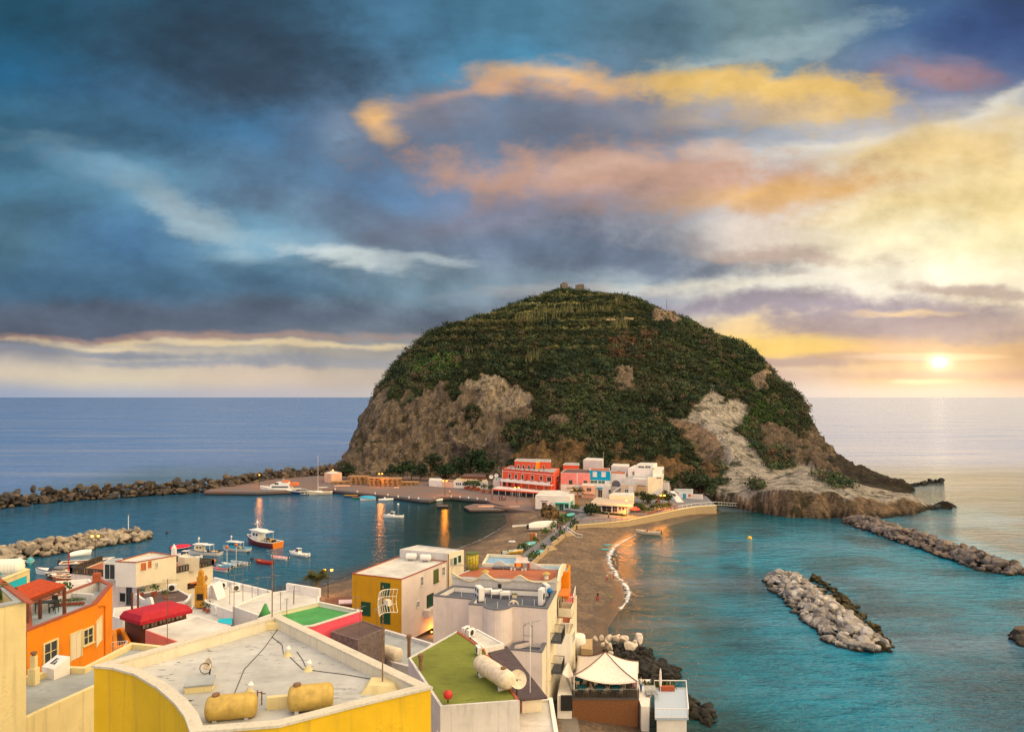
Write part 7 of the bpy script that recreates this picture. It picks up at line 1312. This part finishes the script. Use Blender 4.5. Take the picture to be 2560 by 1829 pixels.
# ------------------------------------------------------------------ boats
def boat(label, c, x, y, L, ang, kind='row', hull=None, deck=None, trim=None, group=None, z=0., B=None, name='boat', extra=None):
    p = G(c, x, y, z); t = thing(name, label, 'boat', p, group); d = Vector((math.cos(ang), math.sin(ang), 0)); s = Vector((-d.y, d.x, 0)); k = Vector((0, 0, 1)); B = B or L * .32; hull = hull or PVC; deck = deck or WOODT; trim = trim or WFRM
    P = lambda a, b, h: p + d * (a * L) + s * (b * B) + k * h
    fb = L * (.10 if kind not in ('yacht', 'sail', 'speed') else .105); N = 12; ring = []
    for i in range(N + 1):
        f = i / N; w = .5 * (1 - max(0, (f - .45) / .55) ** 2.2) * (.86 + .14 * min(1, f / .3)); w = max(w, .012); sh = fb * (1 + .75 * max(0, f - .4) ** 1.5 * 2 + (.25 * (1 - f) if kind in ('row', 'fishing') else 0))
        rake = .05 * max(0, f - .7) / .3; ring.append([(f - .5 + rake * h, w * m, zz * sh) for m, zz, h in ((1, 1, 1), (.93, .55, .6), (.78, .1, .2), (.45, -.35, -.2), (0, -.5, -.4), (-.45, -.35, -.2), (-.78, .1, .2), (-.93, .55, .6), (-1, 1, 1))])
    mb = MB(); vs = [P(*q_) for r_ in ring for q_ in r_]; M_ = 9; fs = [(i * M_ + j, i * M_ + j + 1, (i + 1) * M_ + j + 1, (i + 1) * M_ + j) for i in range(N) for j in range(M_ - 1)] + [tuple(range(M_))]
    mb.add(vs, fs); mb.build('hull', hull, t, True)
    mb = MB(); dz = .80 if kind in ('row', 'fishing', 'cuddy') else .95
    for i in range(N): a, b = ring[i], ring[i + 1]; mb.quad(P(a[0][0], a[0][1] * .94, a[0][2] * dz), P(b[0][0], b[0][1] * .94, b[0][2] * dz), P(b[8][0], b[8][1] * .94, b[8][2] * dz), P(a[8][0], a[8][1] * .94, a[8][2] * dz))
    mb.build('deck', deck, t); mb = MB()
    for j in (0, 8): mb.tube([P(*r_[j]) for r_ in ring], L * .009, 5)
    mb.bar(P(*ring[0][0]), P(*ring[0][8]), L * .02); mb.build('gunwale', trim, t)
    def bx(nm, a, b, w, h0, h1, mat, tap=.85, w2=None):
        mb = MB(); lo = [P(a, -w, h0), P(b, -w, h0), P(b, w, h0), P(a, w, h0)]; m_ = (a + b) / 2; hi = [P(m_ + (a - m_) * tap, -w * tap, h1), P(m_ + (b - m_) * tap, -w * tap, h1), P(m_ + (b - m_) * tap, w * tap, h1), P(m_ + (a - m_) * tap, w * tap, h1)]; mb.hexa(lo, hi); return mb.build(nm, mat, t)
    if kind == 'row':
        for a in (-.22, .02, .25): mb = MB(); mb.bar(P(a, -.42, fb * .95), P(a, .42, fb * .95), L * .05, L * .012); mb.build('thwart', trim, t)
        bx('outboard', -.56, -.50, .07, fb * .3, fb * 1.9, IRON); bx('foredeck', .22, .44, .26, fb * .9, fb * 1.35, extra or trim, .6)
    if kind == 'fishing':
        cab = bx('cabin', .05, .30, .30, fb * .8, fb * 3.0, extra or WARMW, .92); mb = MB(); mb.box(P(.16, 0, fb * 3.1), (L * .34, B * .72, L * .018), ang); mb.build('cabin_roof', PVC, t)
        for a in (.09, .19): mb = MB(); mb.box(P(a, 0, fb * 2.3), (L * .06, B * .62, L * .05), ang); mb.build('window', GLASS, t)
        mb = MB(); mb.box(P(-.10, 0, fb * 3.0), (L * .26, B * .66, L * .012), ang); mb.build('canopy', PVC, t)
        for a, b in ((-.21, -.3), (-.21, .3)): mb = MB(); mb.bar(P(a, b, fb), P(a, b, fb * 3), .06); mb.build('canopy_post', WFRM, t)
        mb = MB(); mb.tube([P(.2, 0, fb * 3), P(.2, 0, fb * 5.2)], L * .008, 6); mb.bar(P(.2, -.2, fb * 4.4), P(.2, .2, fb * 4.4), L * .007); mb.build('mast', WFRM, t); mb = MB(); mb.ball(P(.2, 0, fb * 4.7), L * .028, 8, 6); mb.build('radar', PVC, t, True)
        R_ = random.Random(int(x)); 
        for i in range(7): mb = MB(); mb.box(P(R_.uniform(-.42, -.02), R_.uniform(-.28, .28), fb * R_.uniform(1., 1.25)), (L * .07, L * .06, L * .05), R_.random()); mb.build('fish_box', R_.choice([IRON, NAVY, PVC, YELP]), t)
        for a in (-.2, .1, .3): mb = MB(); mb.ball(P(a, -.5, fb * .75), L * .022, 8, 6); mb.build('fender', PVC, t, True)
    if kind == 'cuddy':
        bx('cabin', -.05, .36, .34, fb * .9, fb * 2.1, PVC, .75); bx('windscreen', .00, .14, .30, fb * 2.0, fb * 3.1, GLASS, .7); mb = MB(); mb.box(P(.02, 0, fb * 3.2), (L * .2, B * .5, L * .016), ang); mb.build('hardtop', PVC, t)
        for b in (-.28, .28): mb = MB(); mb.bar(P(-.07, b, fb), P(-.04, b * .8, fb * 3.2), .07); mb.build('roof_post', PVC, t)
        bx('bench', -.42, -.3, .36, fb * .8, fb * 1.3, PVC); bx('outboard', -.58, -.50, .1, fb * .3, fb * 1.8, PVC)
    if kind == 'yacht':
        bx('saloon', -.30, .28, .40, fb * .95, fb * 2.1, PVC, .86); w_ = bx('saloon_window', -.24, .20, .405, fb * 1.45, fb * 1.8, GLASS, .94); bx('flybridge', -.24, .12, .32, fb * 2.1, fb * 2.75, PVC, .84); bx('wheelhouse_window', .02, .13, .33, fb * 2.15, fb * 2.6, GLASS, .9)
        mb = MB(); mb.tube([P(-.05, 0, fb * 2.7), P(-.08, 0, fb * 3.7)], .06, 6); mb.bar(P(-.07, -.2, fb * 3.3), P(-.07, .2, fb * 3.3), .08); mb.build('mast', WFRM, t)
        if extra: bx('tender', -.46, -.26, .34, fb * 2.0, fb * 2.6, extra, .8); bx('canopy', -.22, -.06, .34, fb * 2.75, fb * 3.05, extra, .9)
        mb = MB()
        for i in range(6): a = .25 + i * .045; w = ring[int((a + .5) * N)][0][1] * .95; mb.bar(P(a, -w, fb * 1.3), P(a, -w, fb * 2.), .04); mb.bar(P(a, w, fb * 1.3), P(a, w, fb * 2.), .04)
        mb.build('rail', WFRM, t)
    if kind == 'speed': bx('cockpit', -.38, .0, .36, fb * .95, fb * 1.15, CREAMT, .95); bx('windscreen', -.06, .12, .34, fb * .95, fb * 1.7, GLASS, .7); bx('canopy', -.30, -.05, .34, fb * 1.6, fb * 2.0, METAL, .9)
    if kind == 'sail':
        bx('coach_roof', -.10, .24, .26, fb * .95, fb * 1.5, PVC, .85); bx('cockpit', -.42, -.14, .28, fb * .93, fb * 1.05, WOODT, .95)
        h = extra or 12.7; mb = MB(); mb.tube([P(.08, 0, fb), P(.08, 0, h)], [.10, .06], 8); mb.build('mast', WFRM, t); mb = MB(); mb.tube([P(.07, 0, fb * 2.6), P(-.34, 0, fb * 2.7)], .07, 6); mb.build('boom', WFRM, t); mb = MB(); mb.tube([P(.05, 0, fb * 2.75), P(-.30, 0, fb * 2.85)], [.16, .1], 7); mb.build('furled_sail', CANV, t)
        mb = MB(); 
        for a, b in ((.49, 0), (-.49, 0), (.06, .48), (.06, -.48)): mb.tube([P(a, b, fb * 1.1), P(.08, 0, h * .97)], .02, 4)
        mb.bar(P(.08, -.3, h * .5), P(.08, .3, h * .5), .06); mb.build('rigging', METAL, t)
        for a in (-.3, -.12, .05, .2): mb = MB(); mb.tube([P(a, -.5, fb * .3), P(a, -.5, fb * .9)], .12, 7); mb.build('fender', NAVY, t)
    if kind == 'rib':
        mb = MB(); mb.tube([P(-.5, .42, fb)] + [P(.5 * math.sin(a) ** .8 if a > 0 else 0, .42 * math.cos(a), fb * 1.05) for a in np.linspace(.05, PI - .05, 12)] + [P(-.5, -.42, fb)], L * .055, 9); mb.build('tube', hull, t, True); bx('console', -.12, .02, .14, fb * .8, fb * 2.6, PVC, .8); bx('outboard', -.58, -.50, .1, fb * .4, fb * 2., IRON)
    if kind == 'cover':
        mb = MB(); cr = []
        for i in range(N + 1): f = i / N; r_ = ring[i]; hh = fb * (1.1 + .9 * math.sin(PI * min(1, f * 1.05)) ** .7); cr.append([P(r_[0][0], r_[0][1] * m, r_[0][2] * (1 - abs(1 - abs(m)) ** 0) + (hh - 0) * (1 - m * m) + r_[0][2] * 1.02) for m in (1, .6, 0, -.6, -1)])
        mb.add([v_ for r_ in cr for v_ in r_], [(i * 5 + j, i * 5 + j + 1, (i + 1) * 5 + j + 1, (i + 1) * 5 + j) for i in range(N) for j in range(4)]); mb.build('cover', extra or CANV, t, True)
        bx('outboard', -.58, -.50, .08, fb * .3, fb * 1.8, IRON)
    return t
WPAINT = flat('boat_white', (.76, .74, .70), .4, var=.1); TEALP = flat('boat_teal', (.10, .45, .48), .45)
boat('white hulled fishing boat with navy bow and cream wheelhouse', 'S', 460, 545, 7.9, PI - .18, 'fishing', WPAINT, NAVY, NAVY, name='fishing_boat')
boat('sky blue fishing boat with white deck boxes', 'S', 955, 480, 6.9, PI - .25, 'fishing', WPAINT, SKYP, SKYP, name='fishing_boat', extra=SKYP)
t = boat('dark red workboat with orange transom and white cabin', 'S', 1375, 395, 11.5, PI - .62, 'fishing', flat('boat_maroon', (.20, .035, .03), .5, var=.3), METAL, WFRM, name='fishing_boat', extra=PVC)
d = Vector((math.cos(PI - .62), math.sin(PI - .62), 0)); s = Vector((-d.y, d.x, 0)); p = G('S', 1375, 395, 0); mb = MB(); L, B = 11.5, 11.5 * .32; c0 = p - d * (L * .5 + .06); mb.hexa([c0 - s * B * .36 + Vector((0, 0, -.1)), c0 + s * B * .36 + Vector((0, 0, -.1)), c0 + s * B * .36 - d * .12 + Vector((0, 0, -.1)), c0 - s * B * .36 - d * .12 + Vector((0, 0, -.1))], [c0 - s * B * .44 + Vector((0, 0, 1.5)), c0 + s * B * .44 + Vector((0, 0, 1.5)), c0 + s * B * .44 - d * .12 + Vector((0, 0, 1.5)), c0 - s * B * .44 - d * .12 + Vector((0, 0, 1.5))]); mb.build('transom', flat('boat_orange', (.72, .20, .02), .5), t)
boat('white cabin cruiser moored right of the workboat', 'S', 1945, 560, 5.3, PI - .45, 'cuddy', PVC, PVC, PVC, name='motor_boat'); boat('white cuddy boat moored beyond the mustard house near the quay', 'F', 1362, 688, 5.6, PI - .15, 'cuddy', PVC, PVC, PVC, name='motor_boat')
boat('red wooden rowing boat with flag pole', 'S', 1390, 680, 4.5, PI - .38, 'row', REDP, WOODB, REDP, extra=WOODT, name='rowing_boat'); boat('white and pink small boat behind the red rowing boat', 'S', 1635, 615, 4.4, PI - .35, 'row', WPAINT, ROSE, WFRM, extra=ROSE, name='rowing_boat'); boat('white open boat with blue inside, right of three with a red ball pole', 'S', 1010, 700, 4.4, PI - .32, 'row', WPAINT, NAVY, WFRM, extra=SKYP, name='rowing_boat'); boat('white open boat in the middle of three with a red ball pole', 'S', 850, 725, 4.2, PI - .4, 'row', WPAINT, SKYP, WFRM, extra=WFRM, name='rowing_boat'); boat('white open boat with blue trim, left of the red ball poles', 'S', 760, 755, 4.2, PI - .42, 'row', WPAINT, SKYP, NAVY, extra=PVC, name='rowing_boat'); boat('dark red and white boat half hidden by the villa wall', 'S', 700, 800, 4.2, PI - .4, 'row', WPAINT, REDP, NAVY, extra=REDP, name='rowing_boat')
boat('small boat with crimson cover behind the villa', 'S', 70, 465, 4.2, .2, 'cover', NAVY, NAVY, WFRM, extra=flat('crimson_cover', (.62, .01, .05), .6), name='rowing_boat'); boat('white motor boat showing above the villa terrace', 'S', 160, 630, 6.5, PI - .1, 'cuddy', PVC, CREAMT, PVC, name='motor_boat')
boat('large white motor yacht with orange tender on the quay', 'T', 390, 705, 14.5, PI - .04, 'yacht', PVC, PVC, PVC, extra=flat('life_orange', (.75, .16, .03), .6), B=4.2, name='motor_yacht'); boat('white speedboat with navy hull between yacht and sailing boat', 'T', 680, 722, 9.5, PI + .12, 'speed', NAVY, PVC, PVC, B=2.9, name='speedboat'); boat('cream sailing yacht with tall bare mast at the quay', 'T', 1010, 728, 8.9, PI + .22, 'sail', CREAMT, CREAMT, WFRM, B=2.9, extra=14.4, name='sailing_yacht'); boat('grey inflatable dinghy under the sailing yacht bow', 'T', 762, 735, 2.9, PI, 'rib', METAL, METAL, METAL, name='dinghy')
boat('yellow and dark small boat moored at the quay', 'T', 1500, 768, 4.6, PI + .1, 'row', NAVY, YELP, YELP, extra=YELP, name='rowing_boat'); boat('green boat with red trim between yellow and blue boats', 'T', 1630, 795, 4.6, PI + .15, 'row', GRNP, WOODT, REDP, extra=REDP, name='rowing_boat'); boat('blue and white covered boat by the quay', 'T', 1770, 818, 5.2, PI + .25, 'cover', WPAINT, SKYP, SKYP, extra=SKYP, name='rowing_boat'); boat('white inflatable boat with console near the orange reflection', 'T', 2045, 830, 5., .25, 'rib', PVC, METAL, PVC, name='inflatable_boat'); boat('white inflatable boat tied to the quay corner', 'U', 935, 715, 5.2, .5, 'rib', PVC, METAL, PVC, name='inflatable_boat')
boat('white covered boat moored alone beside the nearer left mole', 'E', 712, 918, 4.2, .75, 'cover', PVC, PVC, PVC, extra=PVC, name='motor_boat'); boat('white moored boat with navy windscreen above the plastic tank', 'V', 390, 230, 4.6, -1.1, 'cuddy', PVC, PVC, PVC, name='motor_boat'); boat('pale teal covered boat beside the navy windscreen boat', 'V', 570, 215, 4.6, -1.0, 'cover', TEALP, PVC, PVC, extra=TEALP, name='motor_boat')
boat('long white boat with blue cover behind the tiled pergola', 'V', 1040, 415, 8., PI - .1, 'speed', PVC, PVC, NAVY, name='motor_boat'); boat('brown wooden boat with red mast near the villa balustrade', 'V', 1190, 490, 6.5, PI - .05, 'row', WOODB, WOODT, WFRM, extra=WFRM, name='sailing_boat'); boat('orange planked boat lowest behind the pergola', 'V', 1240, 525, 5., PI - .05, 'row', ORG_S, WOODT, WFRM, extra=WOODT, name='rowing_boat'); boat('dark blue wooden sailing boat left of the glazed room', 'V', 1640, 270, 9.5, .35, 'row', NAVY, WOODT, WFRM, extra=PVC, name='sailing_boat')
p = G('V', 1298, 430, 0); mb = MB(); mb.tube([p, p + Vector((0, 0, 4.6))], .09, 6); tag(mb.build('boat_mast', REDP), 'reddish bare mast standing behind the tiled pergola', 'mast')
boat('low tan boat with a seated passenger off the right hand beach', 'D', 1640, 762, 6.2, PI - .35, 'row', CREAMT, WOODT, CREAMT, extra=CREAMT, name='rowing_boat'); boat('white covered boat drawn up on the left beach', 'O', 815, 440, 7.0, .15, 'cover', PVC, PVC, PVC, extra=CANV, z=1.9, name='beached_boat'); boat('yellow and white pedal boat by the blue roof', 'O', 350, 855, 3.6, .5, 'row', YELP, YELP, PVC, extra=PVC, z=1.8, name='pedal_boat'); boat('white and green canoe beside the yellow pedal boat', 'O', 230, 865, 3.6, .6, 'row', PVC, GRNP, PVC, extra=GRNP, z=1.8, name='pedal_boat')
for x, y, lab in ((600,735,'teal upturned boat beside the path near the cabinet'), (1320,215,'pale teal upturned boat on the small lawn'), (745,895,'teal upturned boat right of the path'), (490,785,'white upturned boat beside the yellow pedal boat')): boat(lab, 'O', x, y, 3.0, .6, 'cover', TEALP, TEALP, TEALP, extra=TEALP if 'teal' in lab else PVC, z=1.9, name='beached_boat')
for x, y, lab in ((1990,725,'pale paddle board lying farther up the right beach'), (1945,800,'pale paddle board lying nearer the foam on the right beach')): p = G('O', x, y, .7); mb = MB(); mb.tube([p - Vector((1.1, -.2, 0)), p - Vector((.8, -.15, 0)), p + Vector((.8, -.15, 0)), p + Vector((1.1, -.2, 0))], [.04, .2, .2, .04], 8); o = mb.build('paddle_board', TEALP); tag(o, lab, 'board')
for c, x, y, m_, r_, lab, pole in (('S',805,690,ORG_S,.38,'red ball on a pole above the middle open boat',3.6), ('S',950,640,ORG_S,.38,'red ball on a pole above the right open boat',3.4), ('S',592,650,ORG_S,.55,'orange buoy just beside the villa corner',0), ('S',1200,618,IRON,.4,'black buoy left of the red rowing boat',0), ('S',1142,515,IRON,.36,'black buoy under the sky blue fishing boat stern',0), ('U',350,762,PVC,.4,'white buoy off the quay',0), ('H',348,606,YELP,.6,'yellow buoy in the right hand bay',0), ('E',1482,718,IRON,.4,'black buoy beyond the nearer left mole',0)):
    p = G(c, x, y, 0); t = thing('buoy', lab, 'buoy', p); mb = MB(); mb.ball(p + Vector((0, 0, pole + .1)), r_, 10, 7); mb.build('float', m_, t, True)
    if pole: mb = MB(); mb.tube([p, p + Vector((0, 0, pole))], .05, 6); mb.build('pole', PVC, t)
p = G('E', 1140, 690, 1.5); t = thing('light_beacon', 'slim white beacon post at the tip of the nearer left mole', 'beacon', p); mb = MB(); mb.tube([p, p + Vector((0, 0, 3.6))], .1, 8); mb.build('post', PVC, t); mb = MB(); mb.tube([p + Vector((0, 0, 3.6)), p + Vector((0, 0, 4.0))], .18, 8); mb.build('lantern', METAL, t)
# ------------------------------------------------------------------ street lamps, lit
def glowmat(name, col, st):
    m, g = newmat(name); g.bsdf((.8, .6, .3), .4, emit=col, es=st); return m
GLOW = glowmat('lamp_glow', (1, .36, .035), 5.)
def lamp(label, p, h, n=2, ang=0., pw=260, group=None, r=.24):
    p = Vector(p); t = thing('street_lamp', label, 'street lamp', p, group); mb = MB(); mb.tube([p, p + Vector((0, 0, .5)), p + Vector((0, 0, .55)), p + Vector((0, 0, h))], [.12, .11, .07, .05], 8); mb.build('post', IRON, t); d = Vector((math.cos(ang), math.sin(ang), 0)); w = .62
    for sg in ((-1, 1) if n == 2 else (0,)):
        c = p + d * (sg * w) + Vector((0, 0, h + .05))
        if sg: mb = MB(); mb.tube([p + Vector((0, 0, h - .25)), p + d * (sg * w * .6) + Vector((0, 0, h + .3)), c + Vector((0, 0, .32))], .035, 6); mb.build('arm', IRON, t)
        mb = MB(); mb.ball(c, r, 12, 8); mb.build('globe', GLOW, t, True); mb = MB(); mb.tube([c + Vector((0, 0, r * .8)), c + Vector((0, 0, r * 1.25))], [r * .9, .05], 10); mb.build('hood', IRON, t)
    li = bpy.data.lights.new('lamp_light', 'POINT'); li.energy = pw * 4.5; li.color = (1, .30, .02); li.shadow_soft_size = .9; lo = link(bpy.data.objects.new('lamp_light', li)); lo.parent = t; lo.location = (0, 0, h - .35)
lamp('lit twin street lamp beside the bushy palm behind the green roof', (*G('B', 1137, 600, 1.2)[:2], 1.2), 5.1, 2, .1, 160); lamp('lit twin street lamp in the middle of the quay square', G('U', 1088, 622, 1.3), 5.2, 2, 0, 330); lamp('lit twin street lamp among the timber stacks', G('T', 1968, 608, 1.3), 5.0, 2, 0, 330); lamp('lit single lamp at the root of the far left breakwater', D('T', 1215, 460, 306), 3.2, 1, 0, 260); lamp('lit single lamp behind the big white yacht', G('T', 52, 600, 1.3), 4.4, 1, 0, 150)
lamp('lit twin street lamp in front of the coral hotel', G('M', 632, 1022, 1.3), 5.0, 2, .1, 260); lamp('lit twin street lamp behind the date palm', G('M', 1890, 1105, 1.4), 5.2, 2, .1, 320); lamp('lit twin street lamp among the trees below the white houses', G('N', 1490, 995, 2.5), 4.0, 2, .1, 900); lamp('lit single lamp at the corner of the thatched restaurant', G('N', 800, 1130, 2.5), 4.4, 1, 0, 1500)
pq = G('E', 845, 1010, 1.); slab('pier', [(pq.x - 4, pq.y - 3), (pq.x + 4, pq.y - 3), (pq.x + 4, pq.y + 2), (pq.x - 4, pq.y + 2)], -1.5, 1., QM); lamp('lit twin street lamp standing behind the villa in front of the mole', (pq.x, pq.y, 1.), 6.2, 2, .1, 200)
t = thing('wall_lamp', 'wall lantern glowing orange low on the white side of the mustard house', 'wall lamp', wl); mb = MB(); p = Vector(wl); mb.ball(p, .12, 8, 6); mb.build('globe', GLOW, t, True); li = bpy.data.lights.new('lamp_light', 'POINT'); li.energy = 230; li.color = (1, .27, .01); li.shadow_soft_size = .15; lo = link(bpy.data.objects.new('lamp_light', li)); lo.location = wlo
# ------------------------------------------------------------------ people
SKIN = flat('skin', (.42, .24, .16), .6); HAIR = flat('hair', (.03, .02, .015), .6)
CL = {n: flat('cloth_' + n, c, .85) for n, c in dict(red=(.5, .02, .03), navy=(.02, .03, .08), white=(.7, .68, .66), black=(.02, .02, .022), grey=(.18, .18, .2), blue=(.06, .16, .4), pink=(.6, .25, .28), lime=(.35, .6, .06), tan=(.4, .3, .2), plum=(.16, .04, .07)).items()}
def person(label, p, top, leg, h=1.72, ang=0., group=None, walk=.18, sit=False):
    p = Vector(p); t = thing('person', label, 'person', p, group); d = Vector((math.cos(ang), math.sin(ang), 0)); s = Vector((-d.y, d.x, 0)); k = h / 1.72; up = Vector((0, 0, 1)); J = lambda f, l, z: d * (f * k) + s * (l * k) + up * (z * k)
    if sit: z0 = .45; J = (lambda f, l, z, J=J: J(f, l, z - .45))
    hipz = .92; V = [J(0, 0, hipz), J(0, 0, 1.15), J(0, 0, 1.40), J(.01, 0, 1.50), J(.02, 0, 1.60), J(.02, 0, 1.68)]; E = [(0, 1), (1, 2), (2, 3), (3, 4), (4, 5)]; Rr = [.14, .125, .15, .055, .085, .075]
    for sg in (-1, 1):
        w = walk * sg; n = len(V)
        if sit: V += [J(.05, .1 * sg, .90), J(.42, .11 * sg, .88), J(.44, .11 * sg, .46), J(.55, .11 * sg, .46)]
        else: V += [J(0, .1 * sg, .88), J(w * .6 + .03, .1 * sg, .48), J(w - .02, .1 * sg, .07), J(w + .12, .1 * sg, .04)]
        E += [(0, n), (n, n + 1), (n + 1, n + 2), (n + 2, n + 3)]; Rr += [.095, .065, .045, .04]
        n = len(V); V += [J(0, .19 * sg, 1.40), J(-w * .5, .23 * sg, 1.14), J(-w * .9 + .06, .22 * sg, .90), J(-w * .9 + .1, .21 * sg, .80)]; E += [(2, n), (n, n + 1), (n + 1, n + 2), (n + 2, n + 3)]; Rr += [.06, .045, .035, .04]
    me = bpy.data.meshes.new('body'); me.from_pydata([tuple(v_) for v_ in V], E, []); me.materials.append(SKIN); o = link(bpy.data.objects.new('body', me)); o.parent = t; sk = o.modifiers.new('skin', 'SKIN'); lay = me.skin_vertices[0] if me.skin_vertices else None
    if lay is None:
        bm = bmesh.new(); bm.from_mesh(me); bm.verts.layers.skin.verify(); bm.to_mesh(me); bm.free(); lay = me.skin_vertices[0]
    for i, r_ in enumerate(Rr): lay.data[i].radius = (r_ * k, r_ * k); lay.data[i].use_root = (i == 0)
    o.modifiers.new('sub', 'SUBSURF').levels = 1
    W_ = lambda v_: p + v_; mb = MB(); mb.tube([W_(J(0, 0, .88)), W_(J(0, 0, 1.1)), W_(J(0, 0, 1.38)), W_(J(0, 0, 1.47))], [.165 * k, .155 * k, .19 * k, .08 * k], 10)
    for sg in (-1, 1): n = 6 + (sg + 1) // 2 * 8; mb.tube([W_(V[n + 4]), W_(V[n + 4]).lerp(W_(V[n + 5]), .9)], [.075 * k, .062 * k], 7)
    mb.build('shirt', CL[top], t, True); mb = MB()
    for sg in (-1, 1): n = 6 + (sg + 1) // 2 * 8; mb.tube([W_(V[n]) + up * .05, W_(V[n + 1]), W_(V[n + 1]).lerp(W_(V[n + 2]), .9)], [.115 * k, .085 * k, .068 * k], 8)
    mb.build('trousers', CL[leg], t, True); mb = MB(); mb.ball(W_(J(-.01, 0, 1.66)), .098 * k, 9, 6, (1, .92, .95)); mb.build('hair', HAIR, t, True)
PP = [('C',1897,612,.5,'black','red',1.75,2.,'adult in black top and red shorts walking on the right beach'),('C',2015,612,.4,'lime','grey',1.1,1.,'child in lime shirt on the right beach'),('C',1980,425,.3,'white','red',1.3,0.,'child in white top at the edge of the wet sand'),('C',2036,405,.05,'tan','red',1.2,1.,'child paddling beside the white foam'),
 ('M',88,952,1.3,'black','plum',1.7,0.,'person in dark clothes at the left end of the quay group'),('M',250,975,1.3,'navy','navy',1.7,.5,'person in navy at the front of the quay group'),('M',303,965,1.3,'navy','plum',1.75,1.5,'person in navy and plum in the middle of the quay group'),('M',348,972,1.3,'pink','navy',1.65,2.5,'person in pink top in the quay group'),('M',380,960,1.3,'plum','plum',1.7,3.,'person in plum at the right of the quay group'),('U',1162,605,1.3,'white','grey',1.7,0.,'person in white beside the central quay lamp'),
 ('O',1400,325,2.1,'blue','navy',1.75,-2.2,'person in blue on the path nearest the village'),('O',1200,330,2.1,'black','tan',1.7,-1.,'person in black by the yellow green bush'),('O',1098,450,2.1,'plum','navy',1.75,-2.,'person in plum at the left of the walking group'),('O',1142,490,2.1,'navy','black',1.8,-2.,'person in navy in the middle of the walking group'),('O',1212,485,2.1,'white','black',1.7,-2.,'person in white top at the right of the walking group'),('O',1325,420,2.1,'black','black',1.7,0.,'person in black beside the green bench on the path'),('O',1060,500,2.1,'white','white',1.1,0.,'small child in white with the walking group'),('O',1005,520,2.1,'pink','pink',1.1,1.,'small child in pink with the walking group'),('O',1095,640,2.2,'plum','tan',1.7,0.,'person in plum sitting by the tan stone wall'),('O',850,345,1.6,'red','black',1.7,0.,'person in red top by the dry bush'),
 ('N',1645,1000,2.5,'black','navy',1.75,0.,'person in black on the promenade'),('N',1718,995,2.5,'grey','navy',1.75,3.,'person in grey on the promenade'),('O',1998,250,2.5,'tan','navy',1.7,0.,'person by the hedge of the thatched restaurant'),('S',1290,640,.5,'tan','navy',1.,0.,None)]
for c, x, y, z, a, b, h, an, lab in PP:
    if lab: person(lab, G(c, x, y, z), a, b, h, an)
p = D('R', 1325, 900, 79.5); person('person in pink seated at the right end of the canopy terrace', (p.x, p.y, zf), 'pink', 'grey', 1.7, 2., None, .1, True); p = D('R', 985, 900, 79.0); person('person in black seated between the teal tables', (p.x, p.y, zf), 'black', 'navy', 1.7, 1., None, .1, True); p = D('R', 1420, 890, 80.5); person('person in white standing by the landing', (p.x, p.y, 2.7), 'white', 'blue', 1.7, 1.)
p = G('D', 1630, 752, .35); person('passenger in red seated in the low tan boat', p, 'red', 'navy', 1.7, 2., None, .1, True)
